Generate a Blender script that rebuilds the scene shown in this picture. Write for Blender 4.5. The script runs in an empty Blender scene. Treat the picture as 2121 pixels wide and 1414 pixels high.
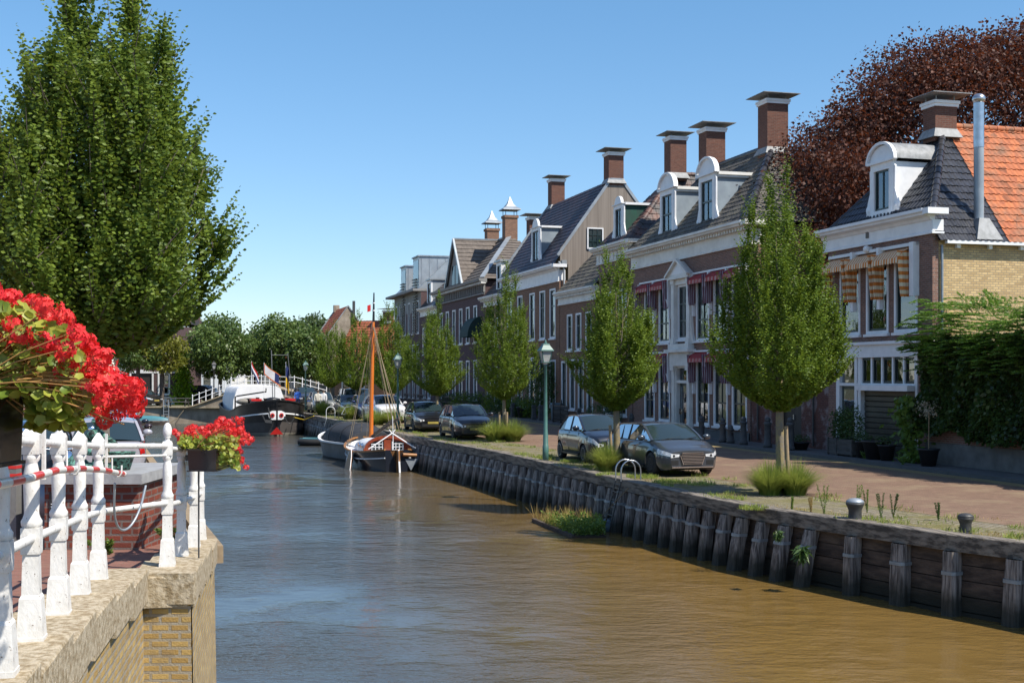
import bpy, math, random
import numpy as np
from mathutils import Vector, Matrix
random.seed(7)
PI = math.pi
FL, CX, HY, EYE = 2600.0, 1060.5, 776.0, 2.8
CO, SI = .9623, .2719
COL = bpy.context.scene.collection
WATER = -1.35

def st(s, t, z=0.0):
    """street frame (s along the canal away from the bridge, t across it) to world"""
    return Vector((-SI*s + CO*t, CO*s + SI*t, z))
ROT_ST = math.atan2(-CO, SI)          # local x runs down the street, local y into the houses
def gp(px, py, z=0.0):
    Y = FL*(EYE-z)/(py-HY)
    return Vector(((px-CX)/FL*Y, Y, z))
def V(*a): return Vector(a)

# ---------------------------------------------------------------- tagging
def tag(o, label=None, cat=None, group=None, kind=None):
    if label: o['label'] = label
    if cat: o['category'] = cat
    if group: o['group'] = group
    if kind: o['kind'] = kind
    return o
def thing(name, label, cat, loc=(0, 0, 0), rz=0.0, group=None):
    o = bpy.data.objects.new(name, None); COL.objects.link(o)
    o.location = loc; o.rotation_euler = (0, 0, rz); o.empty_display_size = .2
    return tag(o, label, cat, group)
def link(name, me, parent=None, loc=None, rz=None):
    o = bpy.data.objects.new(name, me); COL.objects.link(o)
    if parent is not None: o.parent = parent
    if loc is not None: o.location = loc
    if rz is not None: o.rotation_euler = (0, 0, rz)
    return o
KIDS = {}
def copy_tree(o, parent=None, loc=None, rz=None, label=None, sc=None):
    kids = {}
    for c in bpy.data.objects:
        if c.parent: kids.setdefault(c.parent.name, []).append(c)
    def rec(x, p):
        c = x.copy(); COL.objects.link(c); c.parent = p
        for k in kids.get(x.name, []): rec(k, c)
        return c
    r = rec(o, parent)
    if loc is not None: r.location = loc
    if rz is not None: r.rotation_euler = (0, 0, rz)
    if label: r['label'] = label
    if sc is not None: r.scale = sc if hasattr(sc, '__len__') else (sc, sc, sc)
    return r

# ---------------------------------------------------------------- mesh builder
class MB:
    def __init__(s): s.v = []; s.f = []; s.m = []; s.s = []
    def add(s, vs, fs, mi=0, sm=False):
        b = len(s.v); s.v += [tuple(v) for v in vs]
        for f in fs: s.f.append(tuple(i+b for i in f)); s.m.append(mi); s.s.append(sm)
        return s
    def box(s, x0, x1, y0, y1, z0, z1, mi=0):
        if x1 < x0: x0, x1 = x1, x0
        if y1 < y0: y0, y1 = y1, y0
        if z1 < z0: z0, z1 = z1, z0
        return s.add([(x0,y0,z0),(x1,y0,z0),(x1,y1,z0),(x0,y1,z0),(x0,y0,z1),(x1,y0,z1),(x1,y1,z1),(x0,y1,z1)],
                     [(0,3,2,1),(4,5,6,7),(0,1,5,4),(1,2,6,5),(2,3,7,6),(3,0,4,7)], mi)
    def frustum(s, cx, cy, z0, z1, w0, d0, w1, d1, mi=0, rz=0.0):
        c, n = math.cos(rz), math.sin(rz); vs = []
        for (z, w, d) in ((z0, w0, d0), (z1, w1, d1)):
            for (a, b) in ((-1,-1),(1,-1),(1,1),(-1,1)):
                x, y = a*w/2, b*d/2
                vs.append((cx+x*c-y*n, cy+x*n+y*c, z))
        return s.add(vs, [(0,3,2,1),(4,5,6,7),(0,1,5,4),(1,2,6,5),(2,3,7,6),(3,0,4,7)], mi)
    def bar(s, p, q, w, h=None, mi=0, up=(0,0,1)):
        h = h or w; p = Vector(p); q = Vector(q); d = (q-p).normalized(); u = Vector(up)
        if abs(d.dot(u)) > .98: u = Vector((1,0,0))
        a = d.cross(u).normalized(); b = a.cross(d).normalized(); vs = []
        for o in (p, q):
            for (i, j) in ((-1,-1),(1,-1),(1,1),(-1,1)): vs.append(o+a*(i*w/2)+b*(j*h/2))
        return s.add(vs, [(0,3,2,1),(4,5,6,7),(0,1,5,4),(1,2,6,5),(2,3,7,6),(3,0,4,7)], mi)
    def tube(s, pts, r, n=8, mi=0, cap=True):
        pts = [Vector(p) for p in pts]; rs = r if hasattr(r, '__len__') else [r]*len(pts)
        vs = []; prev = None
        for i, p in enumerate(pts):
            d = (pts[min(i+1, len(pts)-1)]-pts[max(i-1, 0)]).normalized()
            if prev is None:
                a = d.orthogonal().normalized()
            else:
                a = (prev - d*prev.dot(d)); a = a.normalized() if a.length > 1e-6 else d.orthogonal().normalized()
            prev = a; b = d.cross(a)
            for k in range(n):
                t = 2*PI*k/n; vs.append(p+(a*math.cos(t)+b*math.sin(t))*rs[i])
        fs = [(i*n+k, i*n+(k+1) % n, (i+1)*n+(k+1) % n, (i+1)*n+k) for i in range(len(pts)-1) for k in range(n)]
        s.add(vs, fs, mi, True)
        if cap: s.add(vs[:n], [tuple(range(n))[::-1]], mi); s.add(vs[-n:], [tuple(range(n))], mi)
        return s
    def lathe(s, prof, n=12, c=(0, 0), mi=0, sm=True, axis='z', off=0.0):
        vs = []
        for (r, z) in prof:
            for k in range(n):
                t = 2*PI*(k+off)/n; x, y = r*math.cos(t), r*math.sin(t)
                vs.append((c[0]+x, c[1]+y, z) if axis == 'z' else (c[0]+x, z, c[1]+y))
        fs = [(i*n+k, i*n+(k+1) % n, (i+1)*n+(k+1) % n, (i+1)*n+k) for i in range(len(prof)-1) for k in range(n)]
        fs += [tuple(range(n))[::-1], tuple(range((len(prof)-1)*n, len(prof)*n))]
        return s.add(vs, fs, mi, sm)
    def prism(s, poly, vec, mi=0, sm=False):
        """poly: 3D points; extruded by vec"""
        n = len(poly); vec = Vector(vec); vs = [Vector(p) for p in poly]+[Vector(p)+vec for p in poly]
        s.add(vs, [tuple(range(n))[::-1], tuple(range(n, 2*n))], mi)
        return s.add(vs, [(i, (i+1) % n, n+(i+1) % n, n+i) for i in range(n)], mi, sm)
    def profx(s, prof, x0, x1, mi=0):
        """profile of (y,z) points swept along x"""
        return s.prism([(x0, y, z) for y, z in prof], (x1-x0, 0, 0), mi)
    def quad(s, *p, mi=0): return s.add(p, [tuple(range(len(p)))], mi)
    def grid(s, rows, mi=0, sm=True, closed=False, facemi=None):
        m, n = len(rows), len(rows[0]); b = len(s.v)
        for r in rows: s.v += [tuple(p) for p in r]
        for i in range(m-1):
            for j in range(n if closed else n-1):
                k = (j+1) % n
                s.f.append((b+i*n+j, b+i*n+k, b+(i+1)*n+k, b+(i+1)*n+j))
                s.m.append(facemi(i, j) if facemi else mi); s.s.append(sm)
        return s
    def sphere(s, c, r, n=12, m=8, mi=0, sc=(1, 1, 1)):
        rows = []
        for i in range(m+1):
            a = PI*i/m-PI/2
            rows.append([(c[0]+r*sc[0]*math.cos(a)*math.cos(2*PI*k/n), c[1]+r*sc[1]*math.cos(a)*math.sin(2*PI*k/n), c[2]+r*sc[2]*math.sin(a)) for k in range(n)])
        return s.grid(rows, mi, True, True)
    def move(s, f):
        s.v = [tuple(f(Vector(p))) for p in s.v]; return s
    def mesh(s, name, mats, sharp=None):
        me = bpy.data.meshes.new(name); me.from_pydata(s.v, [], s.f)
        mats = mats if isinstance(mats, (list, tuple)) else [mats]
        for m in mats: me.materials.append(m)
        me.polygons.foreach_set('material_index', s.m); me.polygons.foreach_set('use_smooth', s.s)
        me.update()
        if sharp is not None:
            me.polygons.foreach_set('use_smooth', [True]*len(s.f))
            me.set_sharp_from_angle(angle=math.radians(sharp))
        return me
    def obj(s, name, mats, parent=None, sharp=None, loc=None, rz=None):
        return link(name, s.mesh(name, mats, sharp), parent, loc, rz)

def np_mesh(name, verts, faces, mat, rnd=None, smooth=False):
    me = bpy.data.meshes.new(name); n = len(verts); m, k = faces.shape
    me.vertices.add(n); me.vertices.foreach_set('co', verts.astype(np.float32).ravel())
    me.loops.add(m*k); me.loops.foreach_set('vertex_index', faces.astype(np.int32).ravel())
    me.polygons.add(m); me.polygons.foreach_set('loop_start', np.arange(0, m*k, k, dtype=np.int32))
    if smooth: me.polygons.foreach_set('use_smooth', np.ones(m, dtype=bool))
    me.materials.append(mat); me.update(calc_edges=True)
    if rnd is not None:
        a = me.attributes.new('rnd', 'FLOAT', 'FACE'); a.data.foreach_set('value', rnd.astype(np.float32))
    return me

# ---------------------------------------------------------------- materials
def new_mat(name):
    m = bpy.data.materials.new(name); m.use_nodes = True; nt = m.node_tree; nt.nodes.clear()
    out = nt.nodes.new('ShaderNodeOutputMaterial'); b = nt.nodes.new('ShaderNodeBsdfPrincipled')
    nt.links.new(b.outputs[0], out.inputs[0]); return m, nt, b
def nd(nt, typ, ins={}, **kw):
    n = nt.nodes.new('ShaderNode'+typ)
    for k, v in kw.items(): setattr(n, k, v)
    for k, v in ins.items():
        if isinstance(v, bpy.types.NodeSocket): nt.links.new(v, n.inputs[k])
        else: n.inputs[k].default_value = v
    return n
def rgb(c): return (c[0], c[1], c[2], 1)
def ramp(nt, fac, stops):
    n = nt.nodes.new('ShaderNodeValToRGB'); nt.links.new(fac, n.inputs[0]); e = n.color_ramp.elements
    while len(e) < len(stops): e.new(.5)
    for i, (p, c) in enumerate(stops): e[i].position = p; e[i].color = rgb(c) if hasattr(c, '__len__') else (c, c, c, 1)
    return n.outputs[0]
def coords(nt, mode='obj', sc=(1, 1, 1)):
    tc = nd(nt, 'TexCoord'); v = tc.outputs['Object']
    if mode == 'wall':      # (x+y, z): bricks run level on every upright face
        sp = nd(nt, 'SeparateXYZ', {0: v}); a = nd(nt, 'Math', {0: sp.outputs[0], 1: sp.outputs[1]}, operation='ADD')
        v = nd(nt, 'CombineXYZ', {0: a.outputs[0], 1: sp.outputs[2], 2: 0.0}).outputs[0]
    if sc != (1, 1, 1): v = nd(nt, 'Mapping', {0: v, 'Scale': sc}).outputs[0]
    return v
def mix(nt, fac, a, b, mode='MIX'):
    n = nt.nodes.new('ShaderNodeMix'); n.data_type = 'RGBA'; n.blend_type = mode
    for i, x in ((0, fac), (6, a), (7, b)):
        if isinstance(x, bpy.types.NodeSocket): nt.links.new(x, n.inputs[i])
        else: n.inputs[i].default_value = rgb(x) if i else x
    return n.outputs[2]
def noise(nt, v, scale, detail=4, rough=.6, out=0):
    return nd(nt, 'TexNoise', {'Vector': v, 'Scale': scale, 'Detail': detail, 'Roughness': rough}).outputs[out]
def bump(nt, b, h, strength=.3, dist=.02):
    n = nd(nt, 'Bump', {'Height': h, 'Strength': strength, 'Distance': dist}); nt.links.new(n.outputs[0], b.inputs['Normal'])
def basic(name, c, rough=.6, c2=None, scale=4, metal=0, spec=.5, bmp=0, bscale=40, stretch=(1, 1, 1), coat=0, lo=.35, hi=.65):
    m, nt, b = new_mat(name); v = coords(nt, 'obj', stretch)
    if c2 is None: c2 = tuple(x*.78 for x in c)
    f = ramp(nt, noise(nt, v, scale, 6), [(lo, 0.0), (hi, 1.0)])
    nt.links.new(mix(nt, f, c, c2), b.inputs['Base Color'])
    b.inputs['Roughness'].default_value = rough; b.inputs['Metallic'].default_value = metal
    b.inputs['Specular IOR Level'].default_value = spec; b.inputs['Coat Weight'].default_value = coat
    if bmp: bump(nt, b, noise(nt, v, bscale, 4), bmp, .01)
    return m
def brick(name, c1, c2, mortar, w=.21, h=.065, mode='wall', rough=.85, grime=.35, stain=(.05, .045, .04), stain_scale=.7, msize=.008, bmp=.4, patch=None, rot=0.0, lo=.55):
    m, nt, b = new_mat(name); v = coords(nt, mode)
    if rot: v = nd(nt, 'Mapping', {0: v, 'Rotation': (0, 0, rot)}).outputs[0]
    wob = nd(nt, 'VectorMath', {0: noise(nt, v, 3, 2, .5, 1), 1: (.5, .5, .5)}, operation='SUBTRACT')
    wob2 = nd(nt, 'VectorMath', {0: wob.outputs[0], 1: (.012, .012, 0)}, operation='MULTIPLY')
    v2 = nd(nt, 'VectorMath', {0: v, 1: wob2.outputs[0]}, operation='ADD').outputs[0]
    t = nd(nt, 'TexBrick', {'Vector': v2, 'Color1': rgb(c1), 'Color2': rgb(c2), 'Mortar': rgb(mortar), 'Scale': 1.0,
                            'Mortar Size': msize, 'Mortar Smooth': .2, 'Bias': 0.0, 'Brick Width': w, 'Row Height': h})
    t.offset = .5; t.squash = 1.0
    col = t.outputs[0]
    hs = mix(nt, ramp(nt, noise(nt, v, 9, 3), [(.3, 0.0), (.7, .55)]), col, tuple(x*.55 for x in c1))
    hs = mix(nt, ramp(nt, noise(nt, v, stain_scale, 5), [(lo, 0.0), (.75, grime)]), hs, stain)
    if patch:
        hs = mix(nt, ramp(nt, noise(nt, v, patch[1], 6, .7), [(patch[2], 0.0), (patch[2]+.12, patch[3])]), hs, patch[0])
    nt.links.new(hs, b.inputs['Base Color']); b.inputs['Roughness'].default_value = rough
    b.inputs['Specular IOR Level'].default_value = .25
    hh = nd(nt, 'Math', {0: noise(nt, v, 60, 3), 1: t.outputs[1]}, operation='SUBTRACT')
    bump(nt, b, hh.outputs[0], bmp, .006)
    return m
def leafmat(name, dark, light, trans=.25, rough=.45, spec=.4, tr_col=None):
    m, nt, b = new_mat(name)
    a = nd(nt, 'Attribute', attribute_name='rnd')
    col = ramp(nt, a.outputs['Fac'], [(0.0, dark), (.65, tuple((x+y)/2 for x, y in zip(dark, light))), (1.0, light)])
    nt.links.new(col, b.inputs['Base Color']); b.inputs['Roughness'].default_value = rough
    b.inputs['Specular IOR Level'].default_value = spec
    t = nd(nt, 'BsdfTranslucent', {'Color': rgb(tr_col or tuple(min(1, x*1.5) for x in light))})
    ms = nd(nt, 'MixShader', {0: trans, 1: b.outputs[0], 2: t.outputs[0]})
    nt.links.new(ms.outputs[0], nt.nodes['Material Output'].inputs[0])
    return m
def paint(name, c, rough=.25, coat=1.0, metal=.3):
    m, nt, b = new_mat(name); v = coords(nt)
    nt.links.new(mix(nt, noise(nt, v, 3, 5), c, tuple(x*.8+.004 for x in c)), b.inputs['Base Color'])
    b.inputs['Roughness'].default_value = rough; b.inputs['Coat Weight'].default_value = coat; b.inputs['Metallic'].default_value = metal
    b.inputs['Coat Roughness'].default_value = .04
    return m
def tilemat(name, a, b_, c, rough=.75):
    """clay tiles: tone differs from tile to tile, with lichen in patches"""
    m, nt, b = new_mat(name); v = coords(nt)
    vo = nd(nt, 'TexVoronoi', {'Vector': v, 'Scale': 4.3}); s = nd(nt, 'SeparateColor', {0: vo.outputs['Color']})
    col = mix(nt, s.outputs[0], a, b_); col = mix(nt, ramp(nt, s.outputs[1], [(.90, 0.0), (.93, .7)]), col, tuple(x*.35 for x in a))
    col = mix(nt, ramp(nt, noise(nt, v, 1.1, 6, .7), [(.45, 0.0), (.66, .75)]), col, c)
    nt.links.new(col, b.inputs['Base Color']); b.inputs['Roughness'].default_value = rough; bump(nt, b, noise(nt, v, 25, 3), .3, .01); return m
M = {}
M['white'] = basic('white_paint', (.78, .79, .80), .5, (.62, .63, .65), 2.2, bmp=.1, lo=.4, hi=.8)
M['white_rail'] = basic('white_enamel', (.70, .69, .665), .5, (.52, .50, .46), 9, bmp=.35, bscale=26, lo=.45, hi=.8)
def chips(m):
    nt = m.node_tree; b = nt.nodes['Principled BSDF']; old = b.inputs['Base Color'].links[0].from_socket; v = coords(nt)
    f = ramp(nt, noise(nt, v, 34, 3, .55), [(.66, 0.0), (.70, .9)]); nt.links.new(mix(nt, f, old, (.14, .10, .07)), b.inputs['Base Color'])
chips(M['white_rail'])
M['cream'] = basic('cream_paint', (.76, .75, .71), .55, (.60, .59, .55), 1.5)
M['sash'] = basic('dark_green_paint', (.012, .03, .032), .35, (.02, .04, .04), 6)
M['green'] = basic('green_boards', (.012, .075, .05), .5, (.02, .05, .04), 5, stretch=(1, 1, .2))
M['grey_paint'] = basic('grey_blue_boards', (.25, .30, .34), .55, (.19, .23, .27), 1.6)
M['zinc'] = basic('zinc_sheet', (.36, .40, .43), .4, (.26, .29, .32), 1.3, metal=.3)
M['lead'] = basic('lead_sheet', (.28, .29, .30), .6, (.17, .18, .185), 5, bmp=.5, bscale=12)
M['steel'] = basic('steel', (.55, .57, .60), .28, (.42, .43, .45), 5, metal=.9)
M['steel_dull'] = basic('dull_steel', (.30, .34, .38), .5, (.2, .23, .27), 3, metal=.4)
M['black'] = basic('black_paint', (.012, .012, .014), .35, (.02, .02, .022), 5)
M['iron'] = basic('cast_iron', (.03, .032, .035), .5, (.055, .055, .055), 12, bmp=.3)
M['door_dark'] = basic('dark_boards', (.022, .016, .014), .6, (.035, .028, .025), 3, stretch=(6, 6, .3))
M['lampgreen'] = basic('lamp_green', (.07, .17, .15), .45, (.05, .13, .12), 8)
M['tile_black'] = tilemat('black_glazed_tile', (.016, .018, .024), (.034, .036, .046), (.055, .055, .058), .30)
M['tile_old'] = tilemat('weathered_tile', (.10, .09, .078), (.045, .044, .044), (.17, .155, .11), .75)
M['tile_mixed'] = basic('brown_black_tile', (.04, .036, .038), .6, (.13, .06, .045), 1.1, lo=.45, hi=.62)
M['tile_red'] = tilemat('orange_tile', (.47, .135, .042), (.32, .088, .032), (.17, .11, .07))
M['tile_far'] = basic('far_red_tile', (.36, .10, .045), .8, (.24, .07, .035), 1.2)
M['shingle'] = basic('grey_brown_shingle', (.15, .125, .105), .8, (.09, .075, .065), 4)
M['slate'] = basic('purple_slate', (.03, .03, .045), .55, (.085, .05, .055), 1.3, lo=.45, hi=.7)
M['boards'] = basic('grey_larch_boards', (.25, .215, .185), .8, (.15, .125, .105), 1.2, stretch=(7, 7, .12), lo=.3, hi=.7)
M['brick_h'] = brick('red_brown_brick', (.28, .138, .098), (.155, .078, .06), (.25, .225, .205), msize=.011)
M['brick_p'] = brick('purple_brick', (.13, .072, .075), (.085, .05, .055), (.12, .11, .11))
M['brick_b'] = brick('brown_brick', (.29, .15, .092), (.17, .088, .058), (.22, .20, .17))
M['brick_old'] = brick('old_red_brick_with_lime', (.15, .055, .042), (.10, .04, .035), (.12, .10, .09), patch=((.36, .32, .32), 1.4, .50, .55))
M['brick_y'] = brick('yellow_brick', (.72, .52, .26), (.42, .28, .13), (.26, .22, .17), w=.2, h=.075, msize=.012, patch=((.17, .13, .10), 1.1, .60, .5))
M['brick_c'] = brick('chimney_brick', (.18, .075, .052), (.12, .05, .038), (.15, .13, .11), w=.21, h=.065)
M['brick_wall_y'] = brick('quay_yellow_brick', (.56, .39, .15), (.36, .23, .08), (.33, .31, .27), w=.15, h=.063, msize=.013, bmp=.9,
                          patch=((.20, .155, .10), 2.4, .52, .6), stain_scale=1.6)
M['brick_plinth'] = brick('red_brick_plinth', (.24, .060, .036), (.15, .042, .030), (.17, .15, .135), w=.21, h=.068, msize=.012, bmp=.8)
M['render'] = basic('grey_render', (.26, .26, .255), .8, (.20, .20, .195), 1.2)
M['plinth'] = basic('blue_grey_plinth', (.10, .105, .11), .7, (.07, .075, .08), 3, bmp=.2)
M['stone'] = basic('coping_stone', (.46, .39, .28), .85, (.24, .18, .10), 22, bmp=1.0, bscale=45, lo=.40, hi=.62)
M['bluestone'] = basic('bluestone_slab', (.34, .345, .35), .6, (.25, .25, .255), 8, bmp=.25)
M['oldwall'] = basic('old_quay_brick', (.33, .28, .22), .9, (.19, .155, .115), 1.6, bmp=.6, bscale=9, stretch=(1, 1, .7))
M['wood_cap'] = basic('grey_timber', (.23, .20, .165), .85, (.065, .056, .048), 5.0, bmp=1.0, bscale=18, stretch=(.35, 2.4, 2.4), lo=.42, hi=.6)
M['wood_pile'] = basic('dark_timber', (.30, .27, .245), .8, (.06, .05, .045), 3.0, bmp=1.0, bscale=10, stretch=(8.0, 8.0, .5), lo=.40, hi=.62)
M['wood_plank'] = basic('brown_planking', (.12, .088, .068), .8, (.04, .03, .026), 2.5, bmp=.8, bscale=10, stretch=(.3, 3, 3), lo=.35, hi=.62)
M['band'] = basic('galvanised_band', (.32, .36, .38), .5, (.2, .22, .23), 4, metal=.2)
M['stake'] = basic('stake_wood', (.34, .25, .15), .8, (.2, .15, .09), 5, bmp=.4)
M['bark'] = basic('grey_bark', (.16, .14, .115), .85, (.28, .22, .09), 6, bmp=.8, bscale=14, lo=.42, hi=.68)
M['bark_d'] = basic('dark_bark', (.07, .055, .045), .85, (.11, .09, .075), 6, bmp=.8)
M['varnish'] = basic('varnished_mahogany', (.24, .045, .015), .3, (.17, .032, .012), 3, coat=.5)
M['mast'] = basic('varnished_mast', (.62, .17, .022), .35, (.50, .13, .02), 1.3, coat=.5, stretch=(3, 3, .3))
M['oak'] = basic('oak_rudder', (.36, .17, .055), .5, (.25, .11, .04), 4)
M['rope'] = basic('rope', (.24, .19, .12), .9)
M['navy'] = paint('navy_hull', (.010, .013, .022), .3, .4, 0)
M['hull_black'] = basic('black_hull', (.012, .012, .013), .38, (.028, .028, .03), 1.2)
M['hull_grey'] = basic('grey_hull', (.16, .17, .18), .45, (.11, .115, .12), 1.6)
M['hull_low'] = basic('dark_grey_lower_hull', (.055, .05, .048), .6, (.09, .08, .075), 1.0)
M['boot'] = basic('bleached_waterline', (.26, .24, .20), .7)
M['canvas'] = basic('dark_canvas', (.028, .032, .04), .8, (.018, .02, .026), 3, bmp=.2, bscale=6)
M['tarp'] = basic('white_tarpaulin', (.80, .80, .80), .6, (.70, .71, .72), 1.2, bmp=.2, bscale=3)
M['red'] = basic('red_paint', (.55, .018, .014), .45)
M['blue'] = basic('blue_cloth', (.03, .12, .45), .6)
M['orange'] = basic('orange_cloth', (.75, .18, .03), .6)
M['yellow'] = basic('yellow_cloth', (.75, .50, .03), .6)
M['flagblue'] = basic('flag_blue', (.02, .035, .14), .6)
M['teal'] = basic('teal_hull', (.06, .22, .26), .5, (.05, .17, .21), 2)
M['rubber'] = basic('rubber', (.018, .018, .019), .75)
M['tyre'] = basic('tyre_rubber', (.02, .02, .021), .8)
M['rim'] = basic('alloy', (.50, .51, .53), .3, metal=.8)
M['plastic'] = basic('black_plastic', (.015, .015, .016), .5)
M['chrome'] = basic('chrome', (.75, .76, .78), .12, metal=1.0)
M['lens'] = basic('headlight_lens', (.8, .82, .85), .12, (.45, .47, .5), 14, coat=1)
M['redlens'] = basic('red_lens', (.45, .01, .008), .15, coat=1)
M['plate_y'] = basic('number_plate', (.42, .33, .07), .5)
M['terracotta'] = basic('pot_black', (.02, .02, .022), .5)
M['planter'] = basic('grey_planter_wood', (.10, .095, .09), .8, (.05, .048, .045), 3, stretch=(1, 1, 4))
M['pillar'] = basic('stone_bollard', (.085, .085, .085), .75, (.05, .05, .052), 7, bmp=.4)
M['bronze'] = basic('bronze_verdigris', (.11, .27, .21), .6, (.018, .025, .02), 24, metal=.2, bmp=1.0, bscale=40, lo=.44, hi=.56)
M['soil'] = basic('soil', (.045, .03, .02), .95)
M['concrete'] = basic('grey_concrete', (.17, .17, .165), .85, (.11, .11, .105), 2.5, bmp=.3)
M['bin'] = basic('blue_grey_bin', (.10, .16, .20), .5)
M['red_stripe'] = basic('red_reflective', (.62, .03, .025), .3)
M['white_stripe'] = basic('white_reflective', (.80, .78, .74), .35, (.66, .63, .58), 20)

def glassmat(name, tint=.0, dark=(.01, .014, .018), base=.22):
    m, nt, b = new_mat(name); nt.nodes.remove(b)
    fr = nd(nt, 'LayerWeight', {0: .42}).outputs['Fresnel']
    f = nd(nt, 'Math', {0: fr, 1: .9 if base == .22 else base}, operation='MULTIPLY_ADD'); f.inputs[2].default_value = .10 if base == .22 else .05; f.use_clamp = True
    wv = nd(nt, 'Bump', {'Height': noise(nt, coords(nt), 1.3, 2), 'Strength': .25, 'Distance': .03}).outputs[0]
    g = nd(nt, 'BsdfGlossy', {'Color': (.86, .9, .95, 1), 'Roughness': .02, 'Normal': wv})
    t = nd(nt, 'BsdfTransparent', {'Color': (.75, .8, .8, 1)}) if not tint else nd(nt, 'BsdfDiffuse', {'Color': rgb(dark)})
    ms = nd(nt, 'MixShader', {0: f.outputs[0], 1: t.outputs[0], 2: g.outputs[0]})
    nt.links.new(ms.outputs[0], nt.nodes['Material Output'].inputs[0]); return m
M['glass'] = glassmat('window_glass')
M['carglass'] = glassmat('car_glass', 1, (.02, .035, .04), .62)
M['lampglass'] = basic('frosted_lamp_glass', (.42, .43, .42), .25, (.30, .31, .31), 8)
M['curtain'] = basic('curtain', (.80, .80, .78), .9)
M['room'] = basic('room_dark', (.05, .045, .04), .9)

def wetline(m, z0=-1.12, z1=-.82, c=(.018, .020, .012)):
    """dark algae below the usual water line of piles, planks and quay walls"""
    nt = m.node_tree; b = nt.nodes['Principled BSDF']; old = b.inputs['Base Color'].links[0].from_socket
    v = coords(nt); sp = nd(nt, 'SeparateXYZ', {0: v}); z = nd(nt, 'Math', {0: noise(nt, v, 3, 4), 1: .35, 2: sp.outputs[2]}, operation='MULTIPLY_ADD')
    f = nd(nt, 'MapRange', {0: z.outputs[0], 1: z0+.17, 2: z1+.17, 3: .88, 4: 0.0})
    nt.links.new(mix(nt, f.outputs[0], old, c), b.inputs['Base Color'])
wetline(M['wood_pile']); wetline(M['wood_plank'])
def stripes(name, ca, cb, axis=0, freq=5.0, sc=(1, 1, 1), thr=.5):
    m, nt, b = new_mat(name); sp = nd(nt, 'SeparateXYZ', {0: coords(nt, 'obj')})
    k = nd(nt, 'Math', {0: sp.outputs[axis], 1: freq}, operation='MULTIPLY')
    k = nd(nt, 'Math', {0: k.outputs[0]}, operation='FRACT')
    k = nd(nt, 'Math', {0: k.outputs[0], 1: thr}, operation='GREATER_THAN')
    nt.links.new(mix(nt, k.outputs[0], ca, cb), b.inputs['Base Color']); b.inputs['Roughness'].default_value = .8
    return m
OR, CR = (.62, .20, .035), (.72, .60, .42)
M['awn_or_x'] = stripes('orange_cream_stripe_upright', OR, CR, 0, 6.5)
M['awn_or_z'] = stripes('orange_cream_stripe_level', OR, CR, 2, 4.2)
M['awn_rd'] = basic('dark_red_awning', (.33, .022, .022), .8, (.24, .018, .02), 3)
M['awn_rw'] = stripes('red_white_edge', (.33, .022, .022), (.55, .45, .42), 0, 7, thr=.72)
M['awn_pw'] = stripes('purple_white_curtain', (.15, .045, .08), (.36, .32, .36), 1, 11)
M['awn_gr'] = basic('dark_green_awning', (.008, .035, .03), .75)

# leaves
M['lf_horn'] = leafmat('hornbeam_leaf', (.026, .064, .007), (.185, .255, .026), .24, .5, .22)
M['lf_left'] = leafmat('hornbeam_leaf_near', (.024, .062, .010), (.190, .255, .034), .24, .46, .22)
M['lf_plane'] = leafmat('plane_leaf', (.034, .075, .016), (.15, .21, .052), .25)
M['lf_yel'] = leafmat('yellowing_leaf', (.07, .085, .010), (.22, .22, .028), .3)
M['lf_far'] = leafmat('far_tree_leaf', (.028, .055, .016), (.085, .12, .034), .2)
M['lf_beech'] = leafmat('copper_beech_leaf', (.036, .018, .015), (.16, .068, .045), .2, .55, .2, (.22, .055, .018))
M['lf_ivy'] = leafmat('ivy_leaf', (.012, .030, .010), (.11, .18, .04), .18, .35)
M['lf_con'] = leafmat('cypress_spray', (.035, .085, .012), (.15, .27, .035), .3)
M['lf_grass'] = leafmat('grass_blade', (.09, .15, .02), (.34, .38, .08), .25, .5)
M['lf_dry'] = leafmat('dry_grass', (.20, .13, .05), (.48, .36, .13), .2, .6)
M['lf_weed'] = leafmat('weed_leaf', (.05, .11, .015), (.20, .28, .05), .25)
M['lf_bright'] = leafmat('bright_ivy', (.10, .20, .01), (.26, .38, .03), .3)
M['lf_pot'] = leafmat('potted_leaf', (.02, .05, .012), (.07, .13, .03), .2)
M['lf_ger'] = leafmat('geranium_leaf', (.09, .16, .015), (.36, .38, .06), .3)
M['petal'] = leafmat('geranium_petal', (.66, .016, .035), (.97, .115, .085), .3, .45, .3, (.9, .03, .03))
M['petal2'] = leafmat('cream_flower', (.30, .26, .18), (.45, .40, .30), .2)
M['stem_ger'] = basic('geranium_stem', (.38, .20, .06), .6)

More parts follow.
